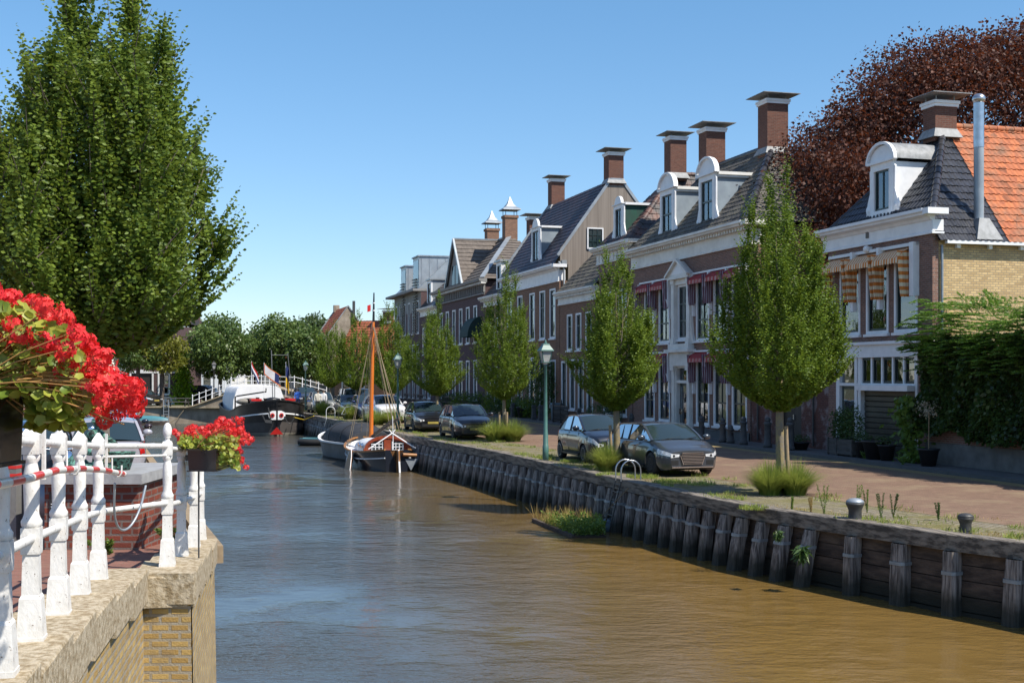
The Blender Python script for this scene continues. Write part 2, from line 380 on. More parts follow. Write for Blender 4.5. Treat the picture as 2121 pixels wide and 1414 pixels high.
# ---------------------------------------------------------------- foliage
def norm(a): return a/np.maximum(np.linalg.norm(a, axis=1, keepdims=True), 1e-9)
def leaf_mesh(name, P, D, S, mat, rng, w=.55, droop=.15, rnd=None, facing=None, fold=False):
    """one pointed leaf per point: base P, axis D, length S"""
    N = len(P); D = norm(D); R = rng.normal(size=(N, 3))
    if facing is not None: R = R*.6+np.cross(D, facing)*1.0
    A = norm(np.cross(D, np.cross(R, D)+1e-6)); S = S[:, None]
    up = norm(np.cross(A, D))
    tip = P+D*S; tip[:, 2] -= droop*S[:, 0]; mid = P+D*S*.45
    l = mid+A*S*w*.5; r = mid-A*S*w*.5
    if fold:
        l = l+up*S*.10; r = r+up*S*.10
        m2 = mid+(tip-mid)*.55
        l2 = m2+A*S*w*.36+up*S*.05; r2 = m2-A*S*w*.36+up*S*.05
        vs = np.stack([P, l, l2, tip, r2, r], 1).reshape(-1, 3)
        fa = np.array([[0, 1, 2, 3], [0, 3, 4, 5]])
        fs = (np.arange(N)[:, None, None]*6+fa[None]).reshape(-1, 4)
        if rnd is not None: rnd = np.repeat(rnd, 2)
        else: rnd = np.repeat(rng.random(N), 2)
        return np_mesh(name, vs, fs, mat, rnd)
    vs = np.stack([P, l, tip, r], 1).reshape(-1, 3)
    fs = np.arange(N*4).reshape(-1, 4)
    return np_mesh(name, vs, fs, mat, rng.random(N) if rnd is None else rnd)

def shoots(profile, n, L, per, leaf, rng, up=1.0, out=.5, inner=.3, bumps=.18, jit=.25, spread=.9, lobes=30):
    """leafy shoots on upright leaders that fill a crown given by (z, radius) pairs"""
    pz = np.array([p[0] for p in profile]); pr = np.array([p[1] for p in profile]); k = int(pr.argmax()); R = pr[k]
    K = lobes; gold = np.arange(K)*2.39996; rho = R*(np.sqrt((np.arange(K)+.3)/K))*.90*(1+bumps*rng.normal(0, .35, K)); az = gold+rng.normal(0, .2, K)
    zlo = np.interp(np.minimum(rho, R), pr[:k+1], pz[:k+1]); zhi = np.interp(-np.minimum(rho*1.08, R), -pr[k:], pz[k:])+rng.normal(0, bumps, K)
    ln = np.maximum(zhi-zlo, .3)+rho*.8; w = ln*(.55+rho/R); w /= w.sum()
    li = rng.choice(K, n, p=w); u = rng.random(n)**.85
    arc = rho[li]*.8/ln[li]; a = np.clip(u/np.maximum(arc, 1e-3), 0, 1); v = np.clip((u-arc)/np.maximum(1-arc, 1e-3), 0, 1)
    rr = rho[li]*a; zz = np.where(u < arc, np.interp(rr, pr[:k+1], pz[:k+1]), zlo[li]+(zhi[li]-zlo[li])*v)
    ax = np.stack([rr*np.cos(az[li]), rr*np.sin(az[li]), zz], 1)
    o = np.stack([np.cos(az[li]), np.sin(az[li]), np.zeros(n)], 1)
    h = rng.normal(size=(n, 3)); h[:, 2] = 0; h = norm(h+o*.55*(rr/R)[:, None]); tip = (v**2)[:, None]
    D = norm(h*(out*(1.25-.95*tip))+np.array([0, 0, 1.])*up+rng.normal(0, jit*.6, (n, 3)))
    Ls = L*(.55+.75*rng.random(n))
    base = ax+h*(R*.05*(1-tip))*rng.random((n, 1)); tone = rng.random(n)*.5+.5*rng.random(K)[li]
    o = norm(h+o*.5)
    uu = (np.arange(per)+.5)/per
    P = base[:, None, :]+D[:, None, :]*(Ls[:, None, None]*uu[None, :, None])
    P[:, :, :2] += (o[:, None, :2]*(Ls[:, None, None]*.10*(uu**2)[None, :, None]))
    side = norm(np.cross(D, o)+1e-4); sgn = np.where(np.arange(per) % 2 == 0, 1, -1)
    LD = D[:, None, :]*.5+side[:, None, :]*sgn[None, :, None]*spread+o[:, None, :]*.45+rng.normal(0, .17, (n, per, 3))
    LD[:, :, 2] -= .22
    S = leaf*(1.05-.5*uu)[None, :]*(.8+.4*rng.random((n, per)))
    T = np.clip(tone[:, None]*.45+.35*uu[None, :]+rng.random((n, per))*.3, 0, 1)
    F = np.repeat(o[:, None, :], per, 1)
    return P.reshape(-1, 3), LD.reshape(-1, 3), S.ravel(), T.ravel(), F.reshape(-1, 3), base, D, Ls

def trunk_mesh(name, h, r, mat, rng, limbs, profile, lean=(0, 0)):
    b = MB(); top = profile[-1][0]; z0 = profile[0][0]
    pts = [(0, 0, -.1), (lean[0]*.3+.01, lean[1]*.3, h*.4), (lean[0]*.7, lean[1]*.7+.01, h*.8), (lean[0], lean[1], h), (0, 0, h+(top-h)*.35), (.03, .02, h+(top-h)*.75)]
    b.tube(pts, [r*1.25, r, r*.9, r*.82, r*.5, r*.2], 10)
    for i in range(limbs):
        u = (i+.5)/limbs; zb = h*.98+(top-h)*.45*u; a = i*2.4+rng.random()*.5
        zt = zb+(top-zb)*(.35+.35*rng.random()); rt = np.interp(zt, [p[0] for p in profile], [p[1] for p in profile])*(.55+.35*rng.random())
        b.tube([(0, 0, zb), (rt*.45*math.cos(a), rt*.45*math.sin(a), zb+(zt-zb)*.35), (rt*.85*math.cos(a), rt*.85*math.sin(a), zb+(zt-zb)*.75), (rt*math.cos(a), rt*math.sin(a), zt)],
               [r*.42, r*.28, r*.15, r*.06], 6)
    return b.mesh(name, mat)

def blob_leaves(blobs, per, leaf, rng, shell=.35, flat=1.0):
    Ps, Ds, Ts, Fs = [], [], [], []
    for (c, rad) in blobs:
        d = norm(rng.normal(size=(per, 3))); k = shell+(1-shell)*rng.random((per, 1))**.6
        wob = 1+.22*np.sin(d[:, :1]*5+c[0])*np.cos(d[:, 1:2]*4+c[1])
        P = np.array(c)+d*k*wob*np.array(rad); Ps.append(P)
        D = d*.8+rng.normal(0, .6, (per, 3)); D[:, 2] -= .1; Ds.append(D)
        Ts.append(np.clip(rng.random()*.45+rng.random(per)*.6, 0, 1)); Fs.append(d)
    P = np.concatenate(Ps); n = len(P)
    return P, np.concatenate(Ds), leaf*(.7+.6*rng.random(n)), np.concatenate(Ts), np.concatenate(Fs)
# ================================================================ SETTING
def bank_mat():
    """parking strip: grey setts with dry grass and moss"""
    m, nt, b = new_mat('setts_with_grass'); v = coords(nt)
    t = nd(nt, 'TexBrick', {'Vector': v, 'Color1': (.27, .245, .205, 1), 'Color2': (.19, .17, .145, 1), 'Mortar': (.12, .10, .05, 1), 'Scale': 1.0,
                            'Mortar Size': .018, 'Mortar Smooth': .3, 'Brick Width': .17, 'Row Height': .12})
    g = mix(nt, noise(nt, v, 18, 3), (.20, .16, .07), (.10, .115, .03))
    c = mix(nt, ramp(nt, noise(nt, v, .9, 6, .7), [(.42, 0.0), (.6, .9)]), t.outputs[0], g)
    c = mix(nt, ramp(nt, noise(nt, v, 5, 4), [(.5, 0.0), (.7, .6)]), c, (.30, .25, .15))
    nt.links.new(c, b.inputs['Base Color']); b.inputs['Roughness'].default_value = .95; b.inputs['Specular IOR Level'].default_value = .15
    h = nd(nt, 'Math', {0: noise(nt, v, 30, 4), 1: t.outputs[1]}, operation='SUBTRACT'); bump(nt, b, h.outputs[0], .8, .02)
    return m
M['setts'] = bank_mat()
M['road'] = brick('street_clinker', (.27, .168, .118), (.165, .10, .073), (.11, .09, .06), w=.2, h=.052, mode='obj', msize=.007, stain=(.27, .21, .13), stain_scale=.9, grime=.7, rot=PI/2, lo=.48)
M['roadL'] = brick('red_clinker', (.30, .135, .10), (.22, .095, .075), (.17, .13, .10), w=.2, h=.055, mode='obj', msize=.008, stain=(.2, .16, .11), grime=.4)
M['yellow_strip'] = brick('yellow_clinker', (.36, .27, .13), (.27, .20, .10), (.16, .13, .07), w=.2, h=.055, mode='obj', msize=.008)
M['sidewalk'] = brick('pavement_slab', (.16, .155, .15), (.12, .12, .12), (.07, .065, .06), w=.3, h=.3, mode='obj', msize=.008)
M['ground'] = basic('dry_ground', (.16, .14, .09), .95, (.09, .105, .04), .8, bmp=.3)

# quay line on the house side, (s, t)
QR = [(-30, 24.0), (-8, 19.5), (4, 17.0), (12, 15.25), (15.5, 14.3), (17.6, 13.75), (19.0, 13.2), (21.5, 12.6), (23.5, 12.15), (26, 11.95), (32, 11.85), (44, 11.75),
      (50, 11.35), (58, 10.95), (72, 10.6), (84, 10.3), (101, 10.1), (107.2, 10.2)]
def tq(s):
    return float(np.interp(s, [q[0] for q in QR], [q[1] for q in QR]))
# town-side (near) quay line, world (X, Y), and the height of that street
QL = [(-1.15, 1.0), (-1.55, 3.0), (-2.05, 5.6), (-2.38, 7.24), (-2.80, 9.7), (-2.45, 9.705), (-3.07, 13.2), (-3.45, 13.5), (-3.75, 14.6), (-7.4, 26.6), (-14.3, 47.8), (-26.5, 84.6), (-33.2, 105.5)]
def zl(Y):
    return float(np.interp(Y, [0, 5, 8.8, 11.2, 13.2, 15, 20, 26.8, 48, 85, 140], [1.6, 1.55, 1.31, 1.14, 1.03, .9, .62, .37, .1, 0, 0]))
FARY = 107.0
# ground: one mesh, canal cut out of it
mb = MB()
def rw(s, t, z=-.02): p = st(s, t, z); return (p.x, p.y, p.z)
for (a, ta), (b_, tb) in zip(QR[:-1], QR[1:]):
    mb.quad(rw(a, ta+.2), rw(a, 400), rw(b_, 400), rw(b_, tb+.2))
e = QR[-1]; p = st(*e)
mb.quad(rw(e[0], e[1]+.2), rw(e[0], 400), rw(1500, 600), rw(1500, 10.2))
mb.quad((p.x+.15, p.y, -.02), rw(1500, 10.2), (-900, 1500, -.02), (-33.2, FARY, -.02))
mb.quad((-33.2, FARY, -.02), (-900, 1500, -.02), (-900, 40, -.02), (-60, 40, -.02), (-60, 100, -.02))
tag(mb.obj('ground', M['ground']), 'dry grassy ground running out behind the canal houses', kind='structure')
# town-side street that climbs gently to the bridge
rows = []
ys = [1.0, 3, 5.6, 7.24, 9.0, 9.69, 9.71, 11.2, 13.2, 13.5, 14.6, 18, 22, 26.6, 36, 47.8, 66, 84.6, 105.5, 107]
for y in ys:
    x = float(np.interp(y, [q[1] for q in QL], [q[0] for q in QL]))-(.45 if y < 13.3 else .1)
    if y > 9.6 and y < 9.8: x = -3.0
    rows.append([(x, y, zl(y)), (x-2.5, y, zl(y)), (x-6, y, zl(y)), (-60, y, zl(y)-.0)])
mb = MB().grid(rows, 0, False)
mb.grid([[(a[0], a[1], a[2]) for a in [r[0] for r in rows]], [(a[0], a[1], WATER-1) for a in [r[0] for r in rows]]], 0, False)
tag(mb.obj('brick_street', M['roadL']), 'red brick street on the near bank, climbing towards the bridge', kind='structure')

def strip(name, t0, t1, z, mat, label, s0=-25.0, s1=135.0, curve0=False, curve1=False, thick=0):
    b = MB(); S = sorted(set([s0, s1]+[q[0] for q in QR if s0 < q[0] < s1]))
    R = []
    for s in S:
        a = (tq(s) if curve0 else 0)+t0; c = (tq(s)*.7+12*.3 if curve1 else 0)+t1
        R.append([(-s, a, z), (-s, c, z)])
    b.grid(R, 0, False)
    if thick:
        b.grid([[r[0] for r in R], [(r[0][0], r[0][1], z-thick) for r in R]], 0, False)
    o = b.obj(name, mat, rz=ROT_ST); return tag(o, label, kind='structure')
strip('parking_strip', .15, 2.6, 0.0, M['setts'], 'strip of worn setts and dry grass along the timber quay', s1=107, curve0=True, curve1=True)
strip('street', 0, 0, 0.0, M['road'], 'red brick street between the quay and the houses') if 0 else None
b = MB(); R = []
for s in sorted([-25, 135]+[q[0] for q in QR if q[0] < 107]):
    R.append([(-s, tq(s)*.7+12*.3+2.55, .004), (-s, 21.3, .004)])
b.grid(R, 0, False); tag(b.obj('street', M['road'], rz=ROT_ST), 'red brick street between the quay and the houses', kind='structure')
strip('gutter_strip', 20.75, 21.3, .008, M['yellow_strip'], 'band of yellow bricks along the foot of the kerb')
strip('kerb', 21.3, 21.42, .11, M['plinth'], 'low stone kerb in front of the houses', thick=.12)
strip('sidewalk', 21.42, 23.3, .108, M['sidewalk'], 'dark slab pavement at the foot of the house fronts')

# water
m, nt, b = new_mat('canal_water'); v = coords(nt)
vs = nd(nt, 'Mapping', {0: v, 'Rotation': (0, 0, .18), 'Scale': (.75, 1.35, 1)}).outputs[0]
big = noise(nt, v, .09, 3, .5)
h1 = noise(nt, vs, 4.5, 3, .55); h2 = noise(nt, vs, 1.3, 2, .5); h3 = noise(nt, vs, 17, 2, .5)
a1 = nd(nt, 'Math', {0: h1, 1: .55}, operation='MULTIPLY'); a2 = nd(nt, 'Math', {0: h2, 1: .9}, operation='MULTIPLY'); a3 = nd(nt, 'Math', {0: h3, 1: .16}, operation='MULTIPLY')
sm = nd(nt, 'Math', {0: a1.outputs[0], 1: a2.outputs[0]}, operation='ADD'); sm = nd(nt, 'Math', {0: sm.outputs[0], 1: a3.outputs[0]}, operation='ADD')
calm = ramp(nt, noise(nt, v, .14, 4, .6), [(.38, .12), (.60, 1.15)])
hh = nd(nt, 'Math', {0: sm.outputs[0], 1: calm}, operation='MULTIPLY')
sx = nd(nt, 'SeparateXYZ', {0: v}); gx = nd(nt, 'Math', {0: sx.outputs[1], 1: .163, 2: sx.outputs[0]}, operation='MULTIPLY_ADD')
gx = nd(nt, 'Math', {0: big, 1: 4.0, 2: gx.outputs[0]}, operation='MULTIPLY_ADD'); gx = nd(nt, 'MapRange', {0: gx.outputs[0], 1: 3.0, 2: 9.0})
nt.links.new(mix(nt, gx.outputs[0], (.060, .062, .058), (.165, .102, .030)), b.inputs['Base Color'])   # sky reflection painted into the colour: grey near-bank side, muddy brown by timber quay
b.inputs['Roughness'].default_value = .08; b.inputs['IOR'].default_value = 1.33; b.inputs['Specular IOR Level'].default_value = .5
bump(nt, b, hh.outputs[0], 1.0, .07)
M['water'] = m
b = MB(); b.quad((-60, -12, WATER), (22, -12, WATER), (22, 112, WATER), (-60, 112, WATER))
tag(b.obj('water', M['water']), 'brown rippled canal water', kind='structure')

# ---------------------------------------------------------------- timber quay wall
def qpt(s, off, z): return (-s, tq(s)+off, z)
root = thing('quay_wall', 'long timber quay wall with grey piles and a thick capping beam', 'quay wall', rz=ROT_ST)
S = [q[0] for q in QR]; S = sorted(set(S+list(np.arange(-8, 107, 2.0))))
b = MB()
prev = None; cuts = list(np.arange(6, 107, 4.3))
for a, c in zip([-30]+cuts, cuts+[107.2]):
    ss = [a+.004]+[x for x in S if a < x < c]+[c-.004]; dz = random.uniform(-.006, .006)
    sec = [(-.06, -.24), (-.06, .03), (-.045, .045), (.31, .045), (.31, -.24)]
    b.grid([[qpt(x, o, z+dz) for o, z in sec+[sec[0]]] for x in ss], 0, False)
    b.quad(*[qpt(ss[0], o, z+dz) for o, z in sec][::-1]); b.quad(*[qpt(ss[-1], o, z+dz) for o, z in sec])
b.obj('cap_beam', M['wood_cap'], root)
b = MB(); rr = random.Random(3)
zz = -.24; k = 0
while zz > -1.7:
    h = .24+rr.random()*.03
    for a, c in zip([-30]+cuts[::1], cuts[::1]+[107.2]):
        o = .10+rr.uniform(-.012, .012)-.05*(k % 1)-.04*k*.5; ss = [a+.01]+[x for x in S if a < x < c]+[c-.01]
        b.grid([[qpt(x, o, zz), qpt(x, o, zz-h+.012), qpt(x, o+.05, zz-h+.012)] for x in ss], 0, False)
    zz -= h; k += 1
b.grid([[qpt(x, .2, -.1), qpt(x, .2, -3)] for x in S], 0, False)
b.obj('planking', M['wood_plank'], root)
piles = []; s = 11.0
while s < 107:
    piles.append(s)
    s += 1.12 if s < 21.5 else (.74 if s < 40 else .78 if s < 62 else 1.05)
far = [p for i, p in enumerate(piles) if i >= 90]; near = piles[:90]
BANDS = MB()
def pile(b, s, w, d, lean):
    o = tq(s); ds = .2; a = math.atan2(tq(s+ds)-tq(s-ds), 2*ds); w *= rr.uniform(.86, 1.12); lean *= rr.uniform(.75, 1.25)
    ca, sa = math.cos(a), math.sin(a); j = rr.uniform(-.02, .02); ro = rr.uniform(-.25, .25); sk = rr.uniform(-.05, .05)
    def ring(z, k, e=1.0):
        cx, cy = -s+sk*k, o-.02-lean*k+j; r = []
        for (u, v_) in ((-.5, .35), (-.5, -.3), (-.36, -.5), (.36, -.5), (.5, -.3), (.5, .35)):
            x, y = u*w*e*(1-.1*(1-k)), v_*d*e; x, y = x*math.cos(ro*.3)-y*math.sin(ro*.3), x*math.sin(ro*.3)+y*math.cos(ro*.3)
            r.append((cx+x*ca+y*sa, cy-x*sa+y*ca, z))
        return r
    b.grid([ring(-.245, 0), ring(-.5, .24), ring(-.8, .5), ring(WATER-.5, 1.15)], 0, False, True)
    zb = -.60+rr.uniform(-.02, .02)
    for e in (1.0, 1.09): BANDS.grid([ring(zb+.03, .34, e), ring(zb-.03, .38, e)], 0, False, True)
    BANDS.grid([ring(zb+.03, .34, 1.0), ring(zb+.03, .34, 1.09)], 0, False, True)
def pile_geo(s):
    if s < 21.5: return .31, .28, .07
    if s < 40: return .28, .27, .22
    return .33, .30, .32
for s in near:
    b = MB(); pile(b, s, *pile_geo(s)); b.obj('pile', M['wood_pile'], root)
b = MB()
for s in far: pile(b, s, *pile_geo(s))
b.obj('pile', M['wood_pile'], root)['kind'] = 'stuff'
BANDS.obj('steel_band', M['band'], root)
b = MB()
for a, c in zip(S[:-1], S[1:]):
    if a > 24: b.bar(qpt(a, -.09, -.62), qpt(c, -.09, -.62), .03, .05)
b.obj('waling_strip', M['band'], root)

# ---------------------------------------------------------------- bridge wing wall, near bank
root = thing('bridge_wall', 'yellow brick bridge wall with stepped stone copings under the white railing', 'wall')
b = MB()
def wallface(pts, bat=.05):
    R = []
    for (x, y, z) in pts:
        R.append([(x, y, z), (x+bat, y, WATER-1.2)])
    b.grid([[r[0] for r in R], [r[1] for r in R]], 0, False)
ins = .03
sec1 = [(-1.15, 1.0), (-1.55, 3.0), (-2.05, 5.6), (-2.38, 7.24), (-2.80, 9.7)]
sec2 = [(-2.45, 9.7), (-3.09, 13.15)]
wallface([(x-ins-.02, y, zl(y)-.12) for x, y in sec1]); 
b.quad((-2.85, 9.69, WATER-1.2), (-2.42, 9.69, WATER-1.2), (-2.45-ins, 9.69, zl(9.7)-.2), (-2.85, 9.69, zl(9.7)-.2))
wallface([(x-ins, y+(.02 if i == 0 else 0), zl(y)-.14) for i, (x, y) in enumerate(sec2)], .06)
wallface([(-3.09-ins, 13.13, .78), (-3.8, 13.9, .75), (-3.95, 14.6, .7)], 0)
b.obj('brickwork', M['brick_wall_y'], root)
def along(poly, d):
    L = [0]
    for p, q in zip(poly[:-1], poly[1:]): L.append(L[-1]+math.dist(p, q))
    return [float(np.interp(d, L, [p[i] for p in poly])) for i in (0, 1)], L[-1]
for sec in (sec1, sec2):
    _, T = along(sec, 0); n = int(T/.86)
    for i in range(n):
        (x0, y0), _ = along(sec, T*i/n+.004); (x1, y1), _ = along(sec, T*(i+1)/n-.004)
        z = zl((y0+y1)/2)+.035; w = .47
        dx, dy = x1-x0, y1-y0; l = math.hypot(dx, dy); nx, ny = dy/l, -dx/l
        if i == 0 and sec is sec2: y0 = 9.70
        jj = rr.uniform(-.008, .008)
        q = [(x0+jj, y0), (x1+jj, y1), (x1-nx*w, y1-ny*w), (x0-nx*w, y0-ny*w)]
        c = MB().add([(a, b2, z-.24) for a, b2 in q]+[(a, b2, z-.012) for a, b2 in q]+[((a-(q[0][0]+q[2][0])/2)*.97+(q[0][0]+q[2][0])/2, (b2-(q[0][1]+q[2][1])/2)*.985+(q[0][1]+q[2][1])/2, z) for a, b2 in q],
                     [(0,1,2,3)[::-1], (8,9,10,11)]+[(k, (k+1) % 4, 4+(k+1) % 4, 4+k) for k in range(4)]+[(4+k, 4+(k+1) % 4, 8+(k+1) % 4, 8+k) for k in range(4)])
        c.f = [f[::-1] for f in c.f]
        c.obj('coping_stone', M['stone'], root)
c = MB().box(-2.95, -2.452, 9.66, 9.75, zl(9.7)-.21, zl(9.7)+.028).obj('coping_stone', M['stone'], root)

# near-bank quay wall with its fender beam
root = thing('brick_quay_wall', 'old brick quay wall with a brown timber fender beam along the near bank', 'wall')
b = MB(); pts = [(x, y, zl(y)) for x, y in QL[8:]]
b.grid([[(x, y, z+.03) for x, y, z in pts], [(x+.1, y, WATER-1) for x, y, z in pts]], 0, False)
b.grid([[(x-.35, y, z+.03) for x, y, z in pts], [(x, y, z+.03) for x, y, z in pts]], 0, False)
b.obj('brickwork', M['oldwall'], root)
b = MB()
for (x0, y0, z0), (x1, y1, z1) in zip(pts[:-1], pts[1:]):
    b.bar((x0+.28, y0, z0-.22), (x1+.28, y1, z1-.22), .22, .2)
b.obj('fender_beam', M['stake'], root)
b = MB()
for (x0, y0, z0), (x1, y1, z1) in zip(pts[:-1], pts[1:]):
    b.bar((x0-.55, y0, z0+.02), (x1-.55, y1, z1+.02), .2, .05)
b.obj('edge_kerb', M['yellow_strip'], root)

# far quay with sloping abutment
root = thing('far_quay_wall', 'weathered grey-brown quay wall that closes the canal, rising to a bridge ramp', 'wall')
def farx(px, Y=FARY): return (px-CX)/FL*Y
b = MB(); xs = [(-45, .02), (farx(385), .02), (farx(400), .12), (farx(470), 1.15), (farx(485), 1.75), (farx(560), 1.8), (farx(655), .9), (farx(690), .1)]
b.grid([[(x, FARY, z) for x, z in xs], [(x, FARY-.15, WATER-1) for x, z in xs]], 0, False)
b.grid([[(x, FARY+4.5, z-.01) for x, z in xs], [(x, FARY, z) for x, z in xs]], 0, False)
b.obj('brickwork', M['oldwall'], root)
b = MB()
for (x0, z0), (x1, z1) in zip(xs[:-1], xs[1:]): b.bar((x0, FARY-.02, z0+.03), (x1, FARY-.02, z1+.03), .3, .09)
b.obj('coping', M['stone'], root)
# ================================================================ HOUSES
WIN = {}
def frame_mesh(w, h, cols, trs, f=.1, dep=.12, fb=.1):
    """outer white frame, dark sash and panes for an opening w x h; origin at lower far corner, outside is -y"""
    a = MB(); t = .03
    a.box(0, f, -t, dep, 0, h).box(w-f, w, -t, dep, 0, h).box(f, w-f, -t, dep, h-f, h).box(f, w-f, -t, dep, 0, fb)
    s = MB(); sw = .055; x0, x1, z0, z1 = f, w-f, fb, h-f; y0, y1 = .035, .085
    s.box(x0, x0+sw, y0, y1, z0, z1).box(x1-sw, x1, y0, y1, z0, z1).box(x0+sw, x1-sw, y0, y1, z1-sw, z1).box(x0+sw, x1-sw, y0, y1, z0, z0+sw+.02)
    for tz in trs: s.box(x0+sw, x1-sw, y0-.012, y1, z0+(z1-z0)*tz-.035, z0+(z1-z0)*tz+.035)
    for c in range(1, cols):
        xc = x0+(x1-x0)*c/cols; s.box(xc-.022, xc+.022, y0+.006, y1-.004, z0+sw, z1-sw)
    g = MB().quad((x0+.01, .07, z0+.01), (x1-.01, .07, z0+.01), (x1-.01, .07, z1-.01), (x0+.01, .07, z1-.01))
    return a, s, g
def window(root, x, z, w, h, cols=2, trs=(.62,), sill=True, curtain=0, y=0.0, frame='white', sash='sash', f=.1, name='window'):
    k = (round(w, 2), round(h, 2), cols, trs, sill, curtain, frame, sash, f)
    if k not in WIN:
        a, s, g = frame_mesh(w, h, cols, trs, f)
        d = {'a': a.mesh(name, M[frame]), 's': s.mesh('sash', M[sash]), 'g': g.mesh('pane', M['glass'])}
        if sill: d['l'] = MB().box(-.05, w+.05, -.11, .02, -.09, -.003).mesh('sill', M['white'])
        if curtain:
            c = MB(); n = 10
            for (u0, u1) in (((.10, .34), (.70, .90)) if curtain == 1 else ((.08, .92),)):
                z0 = .12 if curtain < 3 else h*.5
                rows = [[(w*(u0+(u1-u0)*i/n), .17+.025*math.sin(i*2.3), zz) for i in range(n+1)] for zz in (z0, h-.1)]
                c.grid(rows)
            d['c'] = c.mesh('curtain', M['curtain'])
        WIN[k] = d
    d = WIN[k]; o = link(name, d['a'], root, (x, y, z))
    link('sash', d['s'], o); link('pane', d['g'], o)
    if 'l' in d: link('sill', d['l'], o)
    if 'c' in d: link('curtain', d['c'], o)
    return o
def wall_holes(b, x0, x1, z0, z1, holes, y=0.0, dep=.2, mi=0):
    X = sorted(set([x0, x1]+[h[0] for h in holes]+[h[1] for h in holes])); Z = sorted(set([z0, z1]+[h[2] for h in holes]+[h[3] for h in holes]))
    X = [v_ for v_ in X if x0-1e-6 <= v_ <= x1+1e-6]; Z = [v_ for v_ in Z if z0-1e-6 <= v_ <= z1+1e-6]
    for a, c in zip(X[:-1], X[1:]):
        for e, f in zip(Z[:-1], Z[1:]):
            mx, mz = (a+c)/2, (e+f)/2
            if any(h[0] < mx < h[1] and h[2] < mz < h[3] for h in holes): continue
            b.quad((a, y, e), (c, y, e), (c, y, f), (a, y, f), mi=mi)
    for (a, c, e, f) in holes:
        b.quad((a, y, e), (a, y, f), (a, y+dep, f), (a, y+dep, e), mi=mi); b.quad((c, y, e), (c, y+dep, e), (c, y+dep, f), (c, y, f), mi=mi)
        b.quad((a, y, f), (c, y, f), (c, y+dep, f), (a, y+dep, f), mi=mi); b.quad((a, y, e), (a, y+dep, e), (c, y+dep, e), (c, y, e), mi=mi)
def tiles(b, O, U, Vv, poly, tw=.22, tl=.30, nu=5, amp=.032, lap=.035, mi=0, under=True):
    """rows of pantiles on the plane O + u*U + v*V (v up the slope) inside the convex outline poly"""
    O, U, Vv = Vector(O), Vector(U).normalized(), Vector(Vv).normalized(); N = U.cross(Vv)
    if N.z < 0: N = -N
    vmin = min(p[1] for p in poly); vmax = max(p[1] for p in poly)
    def span(v_):
        xs = []
        for (a, c), (d, e) in zip(poly, poly[1:]+poly[:1]):
            if (c-v_)*(e-v_) <= 0 and abs(c-e) > 1e-9:
                xs.append(a+(d-a)*(v_-c)/(e-c))
        return (min(xs), max(xs)) if len(xs) >= 2 else None
    if under: b.add([O+U*p[0]+Vv*p[1]-N*.02 for p in poly], [tuple(range(len(poly)))], mi)
    v0 = vmin
    while v0 < vmax-.02:
        v1 = min(v0+tl, vmax); sp_ = span((v0+v1)/2)
        if sp_ and sp_[1]-sp_[0] > .08:
            st_ = tw/nu; a, c = sp_; n0 = math.ceil(a/st_); n1 = math.floor(c/st_)
            us = [a]+[i*st_ for i in range(n0, n1+1) if a+.01 < i*st_ < c-.01]+[c]
            lo, hi = [], []
            for u in us:
                w = amp*(.5+.5*math.sin(2*PI*u/tw))**1.3
                jit = .004*math.sin(u*7.3+v0*11)
                lo.append(O+U*u+Vv*(v0-.03)+N*(w+lap+jit)); hi.append(O+U*u+Vv*v1+N*(w+.004+jit))
            b.grid([lo, hi], mi, True)
            b.grid([[p-N*lap*.9 for p in lo], lo], mi, False)
        v0 += tl
def ridge(b, p, q, r=.11, mi=0, step=.33):
    p, q = Vector(p), Vector(q); L = (q-p).length; n = max(1, int(L/step)); d = (q-p)/L
    for i in range(n):
        a = p+d*(L*i/n-.02); c = p+d*(L*(i+1)/n+.02)
        b.tube([a, c], [r*1.08, r*.93], 8, mi)
def chimney(root, x, y, z0, z1, w=.72, d=.82, plate=1.5, flash=True):
    """square brick stack with a white band, legs and a flat steel plate; footing flash of lead"""
    o = MB().box(x-w/2, x+w/2, y-d/2, y+d/2, z0, z1).obj('chimney', M['brick_c'], root)
    MB().box(x-w/2-.05, x+w/2+.05, y-d/2-.05, y+d/2+.05, z1, z1+.10).box(x-w/2-.085, x+w/2+.085, y-d/2-.085, y+d/2+.085, z1+.10, z1+.2).obj('band', M['white'], o)
    m_ = MB()
    for i in (-1, 1):
        for j in (-1, 1): m_.box(x+i*w*.42-.015, x+i*w*.42+.015, y+j*d*.42-.015, y+j*d*.42+.015, z1+.2, z1+.44)
    m_.obj('stay', M['steel_dull'], o)
    p = MB().frustum(x, y, z1+.38, z1+.405, plate, plate, plate, plate).frustum(x, y, z1+.406, z1+.47, plate*.97, plate*.97, .35, .35)
    p.obj('rain_plate', M['lead'], o)
    if flash: MB().frustum(x, y, z0+.12, z0+.42, w+.3, d+.3, w+.02, d+.02).obj('flashing', M['lead'], o)
    return o
def cornice(b, x0, x1, z0, z1, out=.45, y=0.0, ret=True, rdep=.5):
    """white classical cornice: frieze, bed moulding, corona"""
    h = z1-z0
    pr = [(y+.05, z0), (y-.09, z0), (y-.09, z0+.06), (y-.05, z0+.09), (y-.05, z1-.36), (y-.10, z1-.33), (y-.14, z1-.25), (y-out+.08, z1-.20), (y-out+.06, z1-.14), (y-out, z1-.10), (y-out, z1), (y+.05, z1)]
    b.profx(pr, x0-.0, x1)
    if ret:
        b.box(x1, x1+.03, y-.05, y+rdep, z0+.09, z1-.33).box(x1, x1+.07, y-.09, y+rdep, z0, z0+.06)
        b.box(x1, x1+out*.7, y-out*.93, y+rdep, z1-.19, z1-.005)
